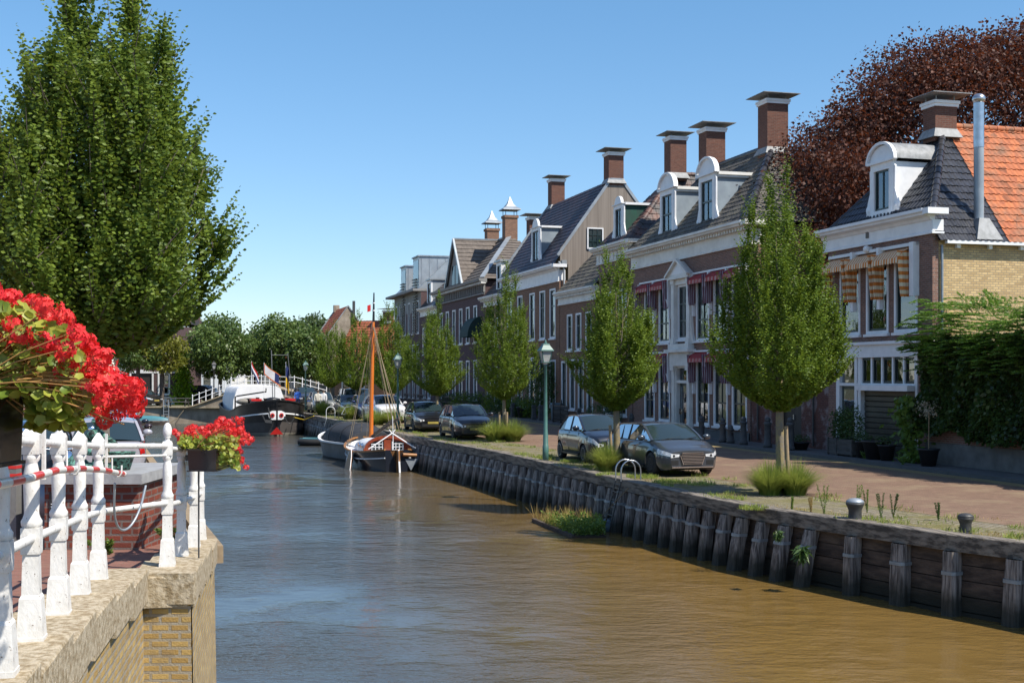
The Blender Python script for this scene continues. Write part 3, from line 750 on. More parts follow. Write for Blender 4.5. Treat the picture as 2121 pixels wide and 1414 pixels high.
def dentils(root, x0, x1, z, step=.26, w=.12, out=.3, y=0.0, mat='cream'):
    b = MB(); x = x0
    while x < x1: b.box(x, x+w, y-out, y-.06, z-.13, z); x += step
    return b.obj('dentils', M[mat], root)
def gutter_box(root, x, y0, y1, z, mat='white'): return MB().box(x, x+.14, y0, y1, z-.12, z).obj('gutter', M[mat], root)
def awning(root, x, w, z, drop=.42, out=.55, mat='awn_rd', edge='awn_rw', side=None, box=True, sidelen=1.5):
    b = MB(); n = 8; L = []
    for i in range(n+1): L.append((x+w*i/n))
    rows = [[(xx, .0, z), (xx, -out*.7, z-drop*.45), (xx, -out, z-drop)] for xx in L]
    b.grid(rows, 0, True)
    o = b.obj('awning', M[mat], root)
    e = MB(); m = 24
    top = [(x+w*i/m, -out-.005+.012*math.sin(i*1.7), z-drop+.01) for i in range(m+1)]
    bot = [(p[0], p[1]-.01, z-drop-.13-.05*abs(math.sin(PI*i/2.4))) for i, p in enumerate(top)]
    e.grid([top, bot], 0, True); e.obj('valance', M[edge], o)
    if side:
        for xs in (x+.02, x+w-.02):
            c = MB(); n2 = 12
            rows = []
            for j in range(11):
                zz = z-.12-j/10*sidelen
                rows.append([(xs+.03*math.sin(i*1.9+j*.4), -out*(.93-.25*abs(j/10-.0))*(i/n2)-.06-.04*math.sin(i*1.3), zz) for i in range(n2+1)])
            c.grid(rows); c.obj('side_curtain', M[side], o)
    return o
def dormer(root, x, w, z0, z1, y=.12, depth=2.2, slope=1.0, top='arch', cheek='grey_paint', trs=(.55,), cols=2, face='white', scroll=True, barrel=True):
    """roof dormer; front at y, window between z0 and z1"""
    zt = z1+.22; F_ = MB(); x0, x1 = x-w/2, x+w/2; fw = .17
    F_.box(x0, x0+fw, y, y+.14, z0-.1, zt).box(x1-fw, x1, y, y+.14, z0-.1, zt).box(x0+fw, x1-fw, y, y+.14, z1, zt).box(x0+fw, x1-fw, y, y+.14, z0-.1, z0)
    o = F_.obj('dormer', M[face], root)
    n = 12
    if top == 'arch':
        R_ = w*.56; H_ = w*.42
        arc = [(x-R_*math.cos(PI*i/n), zt+H_*math.sin(PI*i/n)) for i in range(n+1)]
        MB().prism([(a, y+.02, z_) for a, z_ in arc], (0, .12, 0)).obj('pediment', M[face], o)
        b = MB()
        arc2 = [(x-(R_+.07)*math.cos(PI*i/n), zt+(H_+.07)*math.sin(PI*i/n)) for i in range(n+1)]
        for (p, q), (r_, s_) in zip(arc2[:-1], arc2[1:]): b.bar((p, y-.02, q), (r_, y-.02, s_), .12, .09)
        b.box(x0-.1, x1+.1, y-.09, y+.1, zt-.03, zt+.05)
        b.obj('moulding', M[face], o)
        b = MB(); dp = depth if barrel else .16; b.grid([[(a, y-.03, z_+.02), (a, y+dp, z_+.02)] for a, z_ in arc2], 0, True); b.obj('dormer_roof', M['lead'] if barrel else M[face], o)
        if not barrel: MB().box(x0-.16, x1+.16, y+.14, y+depth, zt-.10, zt+.03).box(x0-.10, x1+.10, y+.14, y+depth, zt-.2, zt-.1).obj('dormer_roof', M['cream'], o)
    elif top == 'scroll':
        H_ = w*.30
        arc = [(x-w*.36*math.cos(PI*i/n), zt+H_*math.sin(PI*i/n)) for i in range(n+1)]
        MB().prism([(a, y-.02, z_) for a, z_ in arc], (0, .14, 0)).box(x0-.06, x1+.06, y-.08, y+.1, zt-.05, zt).obj('pediment', M[face], o)
        MB().box(x0-.14, x1+.14, y+.1, y+depth, zt-.12, zt).obj('dormer_roof', M['white'], o)
    else:
        MB().box(x0-.14, x1+.14, y-.12, y+depth, zt, zt+.13).obj('dormer_roof', M['zinc'], o)
    zc = zt-.06
    for xs in (x0+.02, x1-.02):
        MB().prism([(xs-.02, y+.14, z0-.1), (xs-.02, y+.14+(zc-z0+.1)/slope, zc), (xs-.02, y+.14, zc)], (.04, 0, 0)).obj('cheek', M[cheek], o)
    if scroll:
        b = MB()
        for sg, xe in ((-1, x0), (1, x1)):
            b.lathe([(.17, y+.02), (.21, y+.05), (.17, y+.10)], 14, (xe+sg*.14, z0+.18), axis='y'); b.lathe([(.06, y-.0), (.08, y+.03), (.06, y+.06)], 10, (xe+sg*.14, z0+.18), axis='y')
            b.prism([(xe, y+.03, z0-.02), (xe+sg*.30, y+.03, z0), (xe+sg*.22, y+.03, z0+.42), (xe+sg*.08, y+.03, z0+.75), (xe+sg*.10, y+.03, z1), (xe, y+.03, z1+.1)], (0, .06, 0))
        b.obj('scroll', M[face], o)
    win = window(o, x0+fw, z0, w-2*fw, z1-z0, cols, trs, sill=False, y=y+.02, f=.045, name='window')
    MB().box(x0+.05, x1-.05, y+.3, y+.32, z0, z1).obj('backing', M['room'], o)
    return o
def shell(b, L, D, H, mi=0, z0=0.0, far=True, near=True, back=True):
    """side and back walls of a house, local box 0..L, 0..D"""
    if far: b.quad((0, 0, z0), (0, 0, H), (0, D, H), (0, D, z0), mi=mi)
    if near: b.quad((L, 0, z0), (L, D, z0), (L, D, H), (L, 0, H), mi=mi)
    if back: b.quad((0, D, z0), (0, D, H), (L, D, H), (L, D, z0), mi=mi)
def house(name, label, s_far, s_near):
    r = thing(name, label, 'house', st(s_far, 23), ROT_ST); return r, s_far-s_near, (lambda s: s_far-s)

# ---------- H1 : shop house with yellow brick side wall
H1, L, X = house('canal_house', 'brick house with yellow brick side wall, orange striped awnings and a black and orange roof', 39.95, 33.72)
D = 12.0
wz0, wz1 = 4.16, 6.72
wins = [(X(39.15), 1.32), (X(37.45), 1.34), (X(35.78), 1.30)]
holes = [(x, x+w, wz0, wz1) for x, w in wins]+[(X(39.35), X(34.45), .1, 3.82)]
b = MB(); wall_holes(b, 0, L, 0, 7.2, holes); b.quad((0, .35, 3.82), (0, .35, 7), (L, .35, 7), (L, .35, 3.82)) if 0 else None
b.quad((L, 0, 0), (L, .22, 0), (L, .22, 7.15), (L, 0, 7.15)); b.quad((0, 0, 0), (0, 0, 8), (0, D, 8), (0, D, 0))
b.obj('wall', M['brick_h'], H1)
b = MB().quad((L-.004, .22, 0), (L-.004, D, 0), (L-.004, D, 7.0), (L-.004, .22, 7.0)); b.obj('side_wall', M['brick_y'], H1)['label'] = 'weathered yellow brick side wall'
MB().box(.3, L-.3, 1.2, 1.25, 0, 7).obj('room', M['room'], H1)
for i, (x, w) in enumerate(wins): window(H1, x, wz0, w, wz1-wz0, 1, (.72,), curtain=0)
b = MB()
# shopfront: band, posts, transom, garage door, side door
bx0, bx1 = X(39.35), X(34.45)
b.box(bx0-.05, bx1+.1, -.10, .15, 3.38, 3.82).box(bx0-.12, bx1+.15, -.2, .15, 3.80, 3.90)
b.box(bx0, bx0+.22, -.05, .2, .12, 3.38).box(bx1-.12, bx1, -.05, .2, .12, 3.38)
xd0, xd1 = X(39.1), X(38.15); xg0, xg1 = X(37.75), X(34.6)
b.box(xd1, xd1+.16, -.05, .2, .12, 3.38).box(xg0-.16, xg0, -.05, .2, .12, 3.38)
b.box(bx0+.22, bx1-.12, -.04, .12, 2.42, 2.52)
for i in range(6):
    xx = xg0+(xg1-xg0)*i/5; b.box(xx-.045, xx+.045, -.03, .12, 2.52, 3.38)
b.obj('shopfront', M['white'], H1)
MB().box(xg0+.02, xg1-.02, -.30, .02, 2.28, 2.46).obj('shutter_case', M['white'], H1)
b = MB()
for i in range(5):
    xx = xg0+(xg1-xg0)*i/5; xe = xg0+(xg1-xg0)*(i+1)/5
    b.box(xx+.05, xx+.1, .02, .08, 2.53, 3.36).box(xe-.1, xe-.05, .02, .08, 2.53, 3.36).box(xx+.1, xe-.1, .02, .08, 2.53, 2.6).box(xx+.1, xe-.1, .02, .08, 3.29, 3.36)
b.obj('sash', M['sash'], H1)
MB().quad((xg0, .06, 2.52), (xg1, .06, 2.52), (xg1, .06, 3.38), (xg0, .06, 3.38)).obj('transom_pane', M['glass'], H1); MB().quad((xd0, .06, 2.52), (xd1, .06, 2.52), (xd1, .06, 3.38), (xd0, .06, 3.38)).obj('transom_pane', M['glass'], H1)
b = MB(); z = .12
while z < 2.3: b.profx([(.12, z), (.10, z+.02), (.10, z+.15), (.14, z+.18)], xg0, xg1); z += .18
M['shutter'] = basic('olive_shutter', (.075, .070, .048), .5, (.055, .05, .038), 2)
b.obj('garage_door', M['shutter'], H1)
o = MB().box(xd0, xd1, .05, .1, .12, 2.42).obj('door', M['sash'], H1)
MB().box(xd0+.15, xd1-.15, .035, .05, 1.25, 2.3).obj('door_pane', M['glass'], o); MB().box(xd1-.14, xd1-.09, -.01, .05, 1.05, 1.2).obj('handle', M['steel'], o)
MB().box(bx0-.05, bx0+.25, -.07, .02, .11, .5).obj('plinth_block', M['plinth'], H1)
# cornice
b = MB(); cornice(b, -.3, L+.05, 7.15, 7.92, out=.42, rdep=.34)
b.obj('cornice', M['white'], H1)
MB().box(L/2-.55, L/2-.40, -.085, -.045, 7.38, 7.58).obj('vent', M['concrete'], H1)
# awning box frame and striped awnings
b = MB().box(X(39.75), X(34.42), -.12, .02, 6.87, 6.97)
for s in (38.05, 36.42): b.box(X(s)-.07, X(s)+.07, -.24, -.0, 6.35, 6.97)
b.box(X(34.64), X(34.42), -.22, 0, 5.28, 6.97)
for s in (38.12, 36.48, 39.55): b.box(X(s)-.08, X(s)+.09, -.18, -.0, 4.95, 5.45)
b.obj('awning_frame', M['white'], H1)
for x, w in ((X(39.62), 1.42), (X(38.0), 1.48), (X(36.35), 1.55)):
    awning(H1, x, w, 6.84, .34, .50, 'awn_or_x', 'awn_or_x', 'awn_or_z', sidelen=1.45)
MB().sphere((X(37.2), -.16, 7.0), .12, 10, 8).box(X(37.2)-.1, X(37.2)+.1, -.2, .0, 6.93, 7.08).obj('alarm_box', M['white'], H1)
# roof
ea = 7.85; hr = 11.18; yA = 2.55; xA = L/2
b = MB()
sl = math.hypot(yA+.05, hr-ea); tiles(b, (0, -.05, ea), (1, 0, 0), (0, yA+.05, hr-ea), [(0, 0), (L, 0), (xA, sl)], tw=.21, tl=.31)
O = (L+.22, 0, 6.93); run = (L+.22)-xA; rise = hr-6.93; sl2 = math.hypot(run, rise)
kf = (ea-6.93)/rise*sl2
tiles(b, O, (0, 1, 0), (-run, 0, rise), [(.1, 0), (yA, 0), (yA, sl2), (.1, kf)], tw=.21, tl=.31)
b.obj('roof', M['tile_black'], H1)
b = MB(); tiles(b, O, (0, 1, 0), (-run, 0, rise), [(yA+.02, 0), (D, 0), (D, sl2), (yA+.02, sl2)], tw=.21, tl=.31)
ridge(b, (xA, yA+.4, hr+.02), (xA, D, hr+.02), .12); b.obj('roof', M['tile_red'], H1)['label'] = 'orange clay tile part of the roof'
MB().quad((0, yA, ea), (xA, yA, hr), (xA, D, hr), (0, D, ea)).obj('roof_back', M['tile_red'], H1)
b = MB(); ridge(b, (L+.02, .02, ea+.02), (xA+.0, yA, hr+.02), .125); ridge(b, (0, .0, ea+.02), (xA, yA, hr+.02), .11); b.obj('hip_tiles', M['tile_black'], H1)
chimney(H1, X(36.75), 2.35, 10.6, 11.75, .70, .82, 1.5)
dormer(H1, X(36.72), 1.32, 8.15, 9.62, y=.10, depth=1.9, slope=1.35, top='arch', cheek='white', trs=(), cols=2)
b = MB(); b.box(L+.13, L+.27, .35, D, 6.84, 6.94); b.obj('gutter', M['white'], H1)
b = MB(); 
for yy in np.arange(.8, 11.5, 1.15): b.box(L, L+.12, yy, yy+.12, 6.72, 6.84)
b.obj('gutter_bracket', M['white'], H1)
fx, fy, fz = X(34.05), 1.9, 7.35
o = MB().tube([(fx, fy, fz), (fx, fy, 9.95)], .155, 14).obj('flue_pipe', M['zinc'], H1)
MB().tube([(fx, fy, 9.95), (fx, fy, 11.35)], .165, 14).obj('flue_pipe_top', M['steel'], o)
MB().sphere((fx, fy, 11.48), .21, 14, 8, sc=(1, 1, .8)).obj('cowl', M['steel'], o)
MB().frustum(fx+.1, fy, fz-.35, fz+.35, .95, .95, .36, .36).obj('flashing', M['lead'], o)
b = MB(); b.tube([(L+.06, .3, 6.8), (L+.06, .3, 3.5)], .04, 6); b.obj('downpipe', M['steel_dull'], H1)

# ---------- annex wall between H1 and the big house
r, L, X = house('garden_wall', 'low lime-stained brick wall with a dark double door, between two houses', 46.05, 40.02)
r['category'] = 'wall'
b = MB(); dh = [(X(43.6), X(42.0), .1, 2.5)]; wall_holes(b, .02, L-.02, 0, 3.6, dh, y=.05); b.quad((0, .6, 0), (L, .6, 0), (L, .6, 3.6), (0, .6, 3.6)); b.quad((.02, .05, 3.6), (L-.02, .05, 3.6), (L-.02, .6, 3.6), (.02, .6, 3.6))
b.obj('brickwork', M['brick_old'], r)
o = MB().box(X(43.6), (X(43.6)+X(42))/2-.01, .18, .22, .1, 2.5).box((X(43.6)+X(42))/2+.01, X(42), .18, .22, .1, 2.5).obj('door', M['door_dark'], r)
MB().box(.0, L, .0, .65, 3.6, 3.68).obj('coping', M['bluestone'], r)
MB().box((X(43.6)+X(42))/2+.03, (X(43.6)+X(42))/2+.08, .12, .18, 1.1, 1.3).obj('handle', M['steel'], o)
b = MB(); b.tube([(X(45.4), -.02, 3.5), (X(45.4), -.02, .2)], .04, 6).tube([(X(41.0), -.02, 3.5), (X(41.0), -.02, .2)], .04, 6); b.obj('downpipe', M['iron'], r)

# ---------- H2 : large house with white pedimented centre bay
H2, L, X = house('canal_house', 'wide brick house with a white pedimented centre bay, dark red awnings and two grey dormers', 59.0, 46.1)
D = 8.0
up = [(57.45, 1.3), (55.62, 1.34), (51.32, 1.36), (49.5, 1.36), (47.72, 1.36)]
holes = [(X(s), X(s)+w, 4.3, 6.98) for s, w in up]+[(X(s), X(s)+w, .62, 3.5) for s, w in up]+[(X(53.5), X(51.95), .12, 3.45), (X(53.35), X(52.1), 4.4, 6.9)]
b = MB(); wall_holes(b, 0, L, .45, 8.1, [(h[0], h[1], max(h[2], .45), h[3]) for h in holes]); shell(b, L, D, 8.9); b.obj('wall', M['brick_h'], H2)
b = MB(); 
wall_holes(b, 0, L, 0, .45, [(X(53.5), X(51.95), .12, .45)], y=-.05); b.quad((0, -.05, .45), (L, -.05, .45), (L, 0, .45), (0, 0, .45)); b.obj('plinth', M['plinth'], H2)
MB().box(.3, L-.3, 1.6, 1.65, 0, 8).obj('room', M['room'], H2)
for i, (s, w) in enumerate(up):
    window(H2, X(s), 4.3, w, 2.68, 2, (.33, .66), curtain=1); window(H2, X(s), .62, w, 2.88, 2, (.33, .66), curtain=1 if i != 3 else 2)
cw = window(H2, X(53.35), 4.4, 1.25, 2.5, 2, (.33, .66), curtain=2)
b = MB(); xc = X(52.72)
for sg in (-1, 1):
    xo = xc+sg*.86
    b.box(xo-.16, xo+.16, -.2, .02, 4.2, 6.95).box(xo-.2, xo+.2, -.24, .02, 6.95, 7.15).box(xo-.19, xo+.19, -.24, .02, 4.2, 4.45)
    b.box(xo-.15, xo+.15, -.18, .02, .12, 3.2).box(xo-.2, xo+.2, -.24, .02, .12, .6).box(xo-.2, xo+.2, -.24, .02, 3.0, 3.2)
    b.prism([(xo+sg*.16, -.12, 4.2), (xo+sg*.5, -.12, 4.2), (xo+sg*.3, -.12, 4.6), (xo+sg*.2, -.12, 5.3), (xo+sg*.16, -.12, 5.6)], (0, .13, 0))
b.box(xc-.7, xc+.7, -.14, .02, 6.9, 7.15).box(xc-1.2, xc+1.2, -.34, .02, 7.15, 7.28)
b.box(xc-1.15, xc+1.15, -.3, .02, 3.95, 4.2).box(xc-1.35, xc+1.35, -.42, .02, 3.82, 3.96).box(xc-1.1, xc+1.1, -.24, .02, 3.2, 3.82)
b.prism([(xc-1.2, -.3, 7.28), (xc+1.2, -.3, 7.28), (xc, -.3, 7.95)], (0, .32, 0))
b.bar((xc-1.28, -.36, 7.28), (xc, -.36, 8.02), .16, .1).bar((xc+1.28, -.36, 7.28), (xc, -.36, 8.02), .16, .1)
b.box(xc-.78, xc-.62, -.1, .1, .12, 3.2).box(xc+.62, xc+.78, -.1, .1, .12, 3.2).box(xc-.62, xc+.62, -.08, .1, 2.42, 2.55).box(xc-.62, xc+.62, -.08, .1, 3.1, 3.2)
b.obj('centre_bay', M['cream'], H2)
MB().prism([(xc-.85, -.305, 7.36), (xc+.85, -.305, 7.36), (xc, -.305, 7.82)], (0, .004, 0)).obj('tympanum', M['white'], H2)
o = MB().box(xc-.6, xc+.6, .08, .13, .12, 2.42).obj('door', M['sash'], H2)
MB().box(xc-.5, xc+.5, .06, .078, .3, 2.3).obj('door_pane', M['glass'], o); MB().box(xc-.56, xc-.52, .0, .08, 1.0, 1.25).obj('handle', M['chrome'], o)
MB().quad((xc-.6, .06, 2.55), (xc+.6, .06, 2.55), (xc+.6, .06, 3.1), (xc-.6, .06, 3.1)).obj('fanlight', M['glass'], H2)
MB().box(xc-.9, xc+.9, -.7, -.06, .108, .22).obj('door_step', M['bluestone'], H2)
b = MB(); cornice(b, -.2, L+.2, 8.05, 9.0, out=.55); b.obj('cornice', M['cream'], H2)
dentils(H2, -.1, L+.2, 8.78)
for z, zt in ((7.3, 6.98), (3.86, 3.5)):
    b = MB()
    segs = ((X(57.9), X(54.15)), (X(51.5), X(46.2)))
    for a, c in segs:
        b.box(a, c, -.12, .01, z-.06, z+.02)
        n = 2 if c-a < 4 else 3; wd = (c-a)/n
        for i in range(n+1):
            xx = a+wd*i; b.box(xx-.05 if i else xx, xx+.05, -.20, 0, z-1.35 if i in (n,) and n == 2 else z-.5, z-.06)
            b.box(xx-.06 if i else xx, xx+.07, -.15, 0, z-1.9, z-1.35)
            b.bar((xx-.03, -.02, z-1.75), (xx-.03, -.26, z-1.0), .04, .04)
        for i in range(n): awning(H2, a+wd*i+.1, wd-.2, z-.05, .30, .40, 'awn_rd', 'awn_rw', 'awn_pw', sidelen=1.25)
    b.obj('awning_frame', M['white'], H2)
ea, hr, yA = 9.0, 12.85, 3.0; xa, xb = X(56.2), X(49.9)
sl = math.hypot(yA+.3, hr-ea); b = MB()
tiles(b, (0, -.3, ea), (1, 0, 0), (0, yA+.3, hr-ea), [(0, 0), (L, 0), (xb, sl), (xa, sl)], tw=.24, tl=.3, nu=4)
sr = math.hypot(L+.2-xb, hr-ea); tiles(b, (L+.2, 0, ea), (0, 1, 0), (-(L+.2-xb), 0, hr-ea), [(-.3, 0), (D, 0), (yA, sr)], tw=.24, tl=.3, nu=4)
b.quad((0, yA-3.3, ea), (xa, yA, hr), (0, D, ea)); b.quad((0, D, ea), (xa, yA, hr), (xb, yA, hr), (L, D, ea)); b.obj('roof', M['tile_old'], H2)
b = MB(); ridge(b, (L+.15, -.25, ea+.03), (xb, yA, hr+.02), .17, step=.4); ridge(b, (0, -.2, ea+.02), (xa, yA, hr+.02), .12); ridge(b, (xa, yA, hr+.02), (xb, yA, hr+.02), .13); b.obj('hip_tiles', M['tile_black'], H2)
chimney(H2, X(49.9), yA, 12.3, 14.6, .9, 1.0, 1.75); chimney(H2, X(56.2), yA, 12.2, 14.55, .9, 1.0, 1.75)
for s in (50.45, 54.9):
    dormer(H2, X(s), 1.62, 9.35, 11.3, y=.08, depth=2.4, slope=1.25, barrel=False, top='arch', cheek='grey_paint', trs=(.5,), cols=2)

# ---------- H3 : narrow house with high parapet
H3, L, X = house('canal_house', 'narrow brick house with tall white frieze and a dormer with dark green cheeks', 64.1, 59.15)
D = 9.0
holes = [(.8, 2.1, 4.6, 7.2), (2.9, 4.2, 4.6, 7.2), (.8, 2.1, .7, 3.3), (2.9, 4.2, .7, 3.3)]
b = MB(); wall_holes(b, 0, L, 0, 8.75, holes); shell(b, L, D, 9.4); b.obj('wall', M['brick_h'], H3)
MB().box(.3, L-.3, 1.2, 1.25, 0, 8.5).obj('room', M['room'], H3)
for h in holes: window(H3, h[0], h[2], 1.3, 2.6, 2, (.5,), curtain=1)
b = MB(); cornice(b, -.25, L+.25, 8.72, 9.6, out=.5)
for i in range(9): b.box(.1+i*L/9, .22+i*L/9, -.1, -.04, 8.8, 9.24)
b.obj('cornice', M['cream'], H3); dentils(H3, -.1, L+.1, 9.4)
hr, yA = 13.3, 3.0; xA = L/2+.7; sl = math.hypot(yA+.2, hr-9.6); b = MB()
tiles(b, (0, -.2, 9.6), (1, 0, 0), (0, yA+.2, hr-9.6), [(-.1, 0), (L+.1, 0), (xA, sl)], tw=.26, tl=.32, nu=4)
b.obj('roof', M['tile_mixed'], H3)
b = MB(); sr = math.hypot(L+.1-xA, hr-9.6)
tiles(b, (L+.1, 0, 9.6), (0, 1, 0), (-(L+.1-xA), 0, hr-9.6), [(-.1, 0), (D, 0), (D, sr), (yA, sr)], tw=.26, tl=.32, nu=4); b.quad((0, 0, 9.6), (xA, yA, hr), (xA, D, hr), (0, D, 9.6))
ridge(b, (xA, yA, hr), (xA, D, hr), .13); ridge(b, (L, -.1, 9.62), (xA, yA, hr), .15, step=.38); b.obj('roof', M['tile_mixed'], H3)
chimney(H3, xA, yA+.1, 12.9, 15.0, .85, .9, 1.55)
dormer(H3, X(61.3), 1.35, 9.85, 11.45, y=.05, depth=2.2, slope=1.25, top='scroll', cheek='green', trs=(), cols=2)

# ---------- H4 : lower house
H4, L, X = house('canal_house', 'low brick house with a white panelled frieze, green sashes and an old tiled roof', 70.95, 64.15)
holes = [(.35, 1.35, .15, 3.6), (1.9, 2.85, .8, 3.7), (3.4, 4.35, .8, 3.7), (4.9, 5.9, .15, 3.6), (1.4, 2.35, 4.2, 6.3), (3.0, 3.95, 4.2, 6.3), (4.7, 5.65, 4.2, 6.3)]
b = MB(); wall_holes(b, 0, L, 0, 6.95, holes); shell(b, L, 8, 7.5); b.obj('wall', M['brick_b'], H4)
MB().box(.3, L-.3, 1.2, 1.25, 0, 6.8).obj('room', M['room'], H4)
for i, h in enumerate(holes): window(H4, h[0], h[2], h[1]-h[0], h[3]-h[2], 1, (.68,), curtain=(1, 2)[i % 2], sill=i not in (0, 3))
b = MB(); cornice(b, -.2, L, 6.9, 7.65, out=.42, ret=False)
b.obj('cornice', M['cream'], H4); dentils(H4, 0, L, 7.42, out=.26)
b = MB(); sl = math.hypot(3.2, 3.6); tiles(b, (0, -.2, 7.65), (1, 0, 0), (0, 3.2, 3.6), [(0, 0), (L, 0), (L, sl), (1.2, sl)], tw=.26, tl=.32, nu=4)
b.quad((0, -.2, 7.65), (1.2, 3, 11.25), (0, 8, 7.65)); b.quad((0, 8, 7.65), (1.2, 3, 11.25), (L, 3, 11.25), (L, 8, 7.65)); b.obj('roof', M['tile_old'], H4)

# ---------- H5 : big house with the grey boarded gable
H5, L, X = house('canal_house', 'tall brown brick house whose side gable is clad in grey vertical boards', 83.4, 71.05)
D = 7.2; ez = 9.38; pk = 14.5; ym = 3.6
cols_ = [.9, 3.4, 6.2, 8.4, 10.5]
holes = [(x, x+1.15, 5.0, 8.0) for x in cols_]+[(x, x+1.15, .7, 3.7) for x in cols_ if x != 6.2]+[(6.1, 7.5, .15, 3.9)]
b = MB(); wall_holes(b, 0, L, 0, 8.4, holes); b.quad((0, 0, 0), (0, 0, ez), (0, D, ez), (0, D, 0)); b.quad((L, 0, 0), (L, .55, 0), (L, .55, 8.4), (L, 0, 8.4)); b.obj('wall', M['brick_b'], H5)
b = MB(); xg = L-.003
b.add([(xg, .55, 0), (xg, D, 0), (xg, D, 10.3), (xg, ym+.35, pk), (xg, ym-.35, pk), (xg, .05, 10.3), (xg, .05, 9.38), (xg, .55, 9.38)], [tuple(range(8))]); b.obj('gable_boards', M['boards'], H5)
MB().box(.3, L-.3, 1.2, 1.25, 0, 8.3).obj('room', M['room'], H5)
for i, h in enumerate(holes[:-1]): window(H5, h[0], h[2], h[1]-h[0], h[3]-h[2], 2 if i % 2 else 1, (.66,), curtain=(1, 2, 0)[i % 3])
window(H5, 6.1, .15, 1.4, 3.75, 1, (.7,), sill=False, f=.22)
b = MB(); cornice(b, -.15, L-.1, 8.35, ez, out=.5, ret=True, rdep=.4); b.obj('cornice', M['white'], H5)
b = MB(); sl = math.hypot(ym-.3+.3, pk-ez-.05); a0 = (0, -.3, ez)
tiles(b, a0, (1, 0, 0), (0, ym-.05, pk-ez), [(0, 0), (L, 0), (L, math.hypot(ym-.05, pk-ez)), (0, math.hypot(ym-.05, pk-ez))], tw=.3, tl=.3, nu=3, amp=.02)
b.quad((0, ym-.35, pk), (L, ym-.35, pk), (L, ym+.35, pk), (0, ym+.35, pk)); b.quad((0, ym+.35, pk), (L, ym+.35, pk), (L, D, 10.2), (0, D, 10.2)); b.obj('roof', M['slate'], H5)
for xx in (L, 0.0):
    b = MB(); b.bar((xx, -.1, 9.9), (xx, ym-.35, pk+.06), .1, .16, up=(0, 0, 1)).bar((xx, ym-.35, pk+.05), (xx, ym+.35, pk+.05), .1, .16).bar((xx, ym+.35, pk+.05), (xx, D, 10.3), .1, .16)
    b.obj('verge_board', M['zinc'], H5)
b = MB(); b.add([(0, 0, ez), (0, 0, 10), (0, ym-.35, pk), (0, ym+.35, pk), (0, D, 10.3), (0, D, ez)], [tuple(range(6))]); b.obj('gable_back', M['boards'], H5)
gz, gy = 10.4, 2.25
wq = .44
fo = MB().box(xg, xg+.07, gy-wq-.07, gy-wq, gz-.08, gz+1.2).box(xg, xg+.07, gy+wq, gy+wq+.07, gz-.08, gz+1.2).box(xg, xg+.07, gy-wq, gy+wq, gz+1.13, gz+1.2).box(xg, xg+.09, gy-wq, gy+wq, gz-.08, gz).obj('window', M['white'], H5)
b = MB()
for k in range(1, 3): b.box(xg+.02, xg+.05, gy-wq+k*.293-.02, gy-wq+k*.293+.02, gz, gz+1.13)
for k in range(1, 3): b.box(xg+.021, xg+.049, gy-wq, gy+wq, gz+k*.377-.02, gz+k*.377+.02)
b.obj('sash', M['sash'], fo)
MB().quad((xg+.012, gy-wq, gz), (xg+.012, gy+wq, gz), (xg+.012, gy+wq, gz+1.13), (xg+.012, gy-wq, gz+1.13)).obj('pane', M['carglass'], fo)
b = MB(); b.tube([(L+.12, -.1, 9.5), (L+.12, .25, 9.3), (L+.12, .25, .3)], .055, 8).box(L+.02, L+.22, .1, .4, 9.25, 9.6); b.obj('downpipe', M['zinc'], H5)
chimney(H5, L-.45, ym, 14.2, 16.0, .9, .95, 1.7); chimney(H5, .55, ym, 14.1, 16.1, .85, .95, 1.6)
dormer(H5, X(76.3), 1.75, 9.9, 11.95, y=.1, depth=2.2, slope=1.4, top='scroll', cheek='grey_paint', trs=(), cols=2)

# ---------- H6b : small house, white cornice
H6b, L, X = house('canal_house', 'small dark brick house with a white cornice and a little white dormer', 88.6, 83.45)
holes = [(.6, 1.7, .6, 3.4), (2.6, 3.7, .6, 3.4), (.6, 1.7, 4.3, 6.8), (2.6, 3.7, 4.3, 6.8)]
b = MB(); wall_holes(b, 0, L, 0, 7.8, holes); shell(b, L, 8, 8.4); b.obj('wall', M['brick_b'], H6b)
MB().box(.3, L-.3, 1.2, 1.25, 0, 7.5).obj('room', M['room'], H6b)
for h in holes: window(H6b, h[0], h[2], 1.1, h[3]-h[2], 1, (.6,), curtain=1)
b = MB(); cornice(b, -.3, L, 7.7, 8.4, out=.5, ret=False); b.obj('cornice', M['cream'], H6b); dentils(H6b, -.2, L, 8.2, out=.32)
b = MB(); tiles(b, (0, -.2, 8.4), (1, 0, 0), (0, 3.4, 4.2), [(0, 0), (L, 0), (L, 5.4), (0, 5.4)], tw=.35, tl=.4, nu=3); b.quad((0, 3.2, 12.6), (L, 3.2, 12.6), (L, 8, 8.4), (0, 8, 8.4)); b.quad((0, 0, 8.4), (0, 3.2, 12.6), (0, 8, 8.4)); b.obj('roof', M['tile_mixed'], H6b)
dormer(H6b, 3.4, 1.3, 8.75, 10.5, y=.1, depth=2, slope=1.2, top='flat', cheek='white', trs=(), cols=1, scroll=False)
chimney(H6b, 1.3, 3.3, 12.3, 14.0, .8, .85, 1.7)

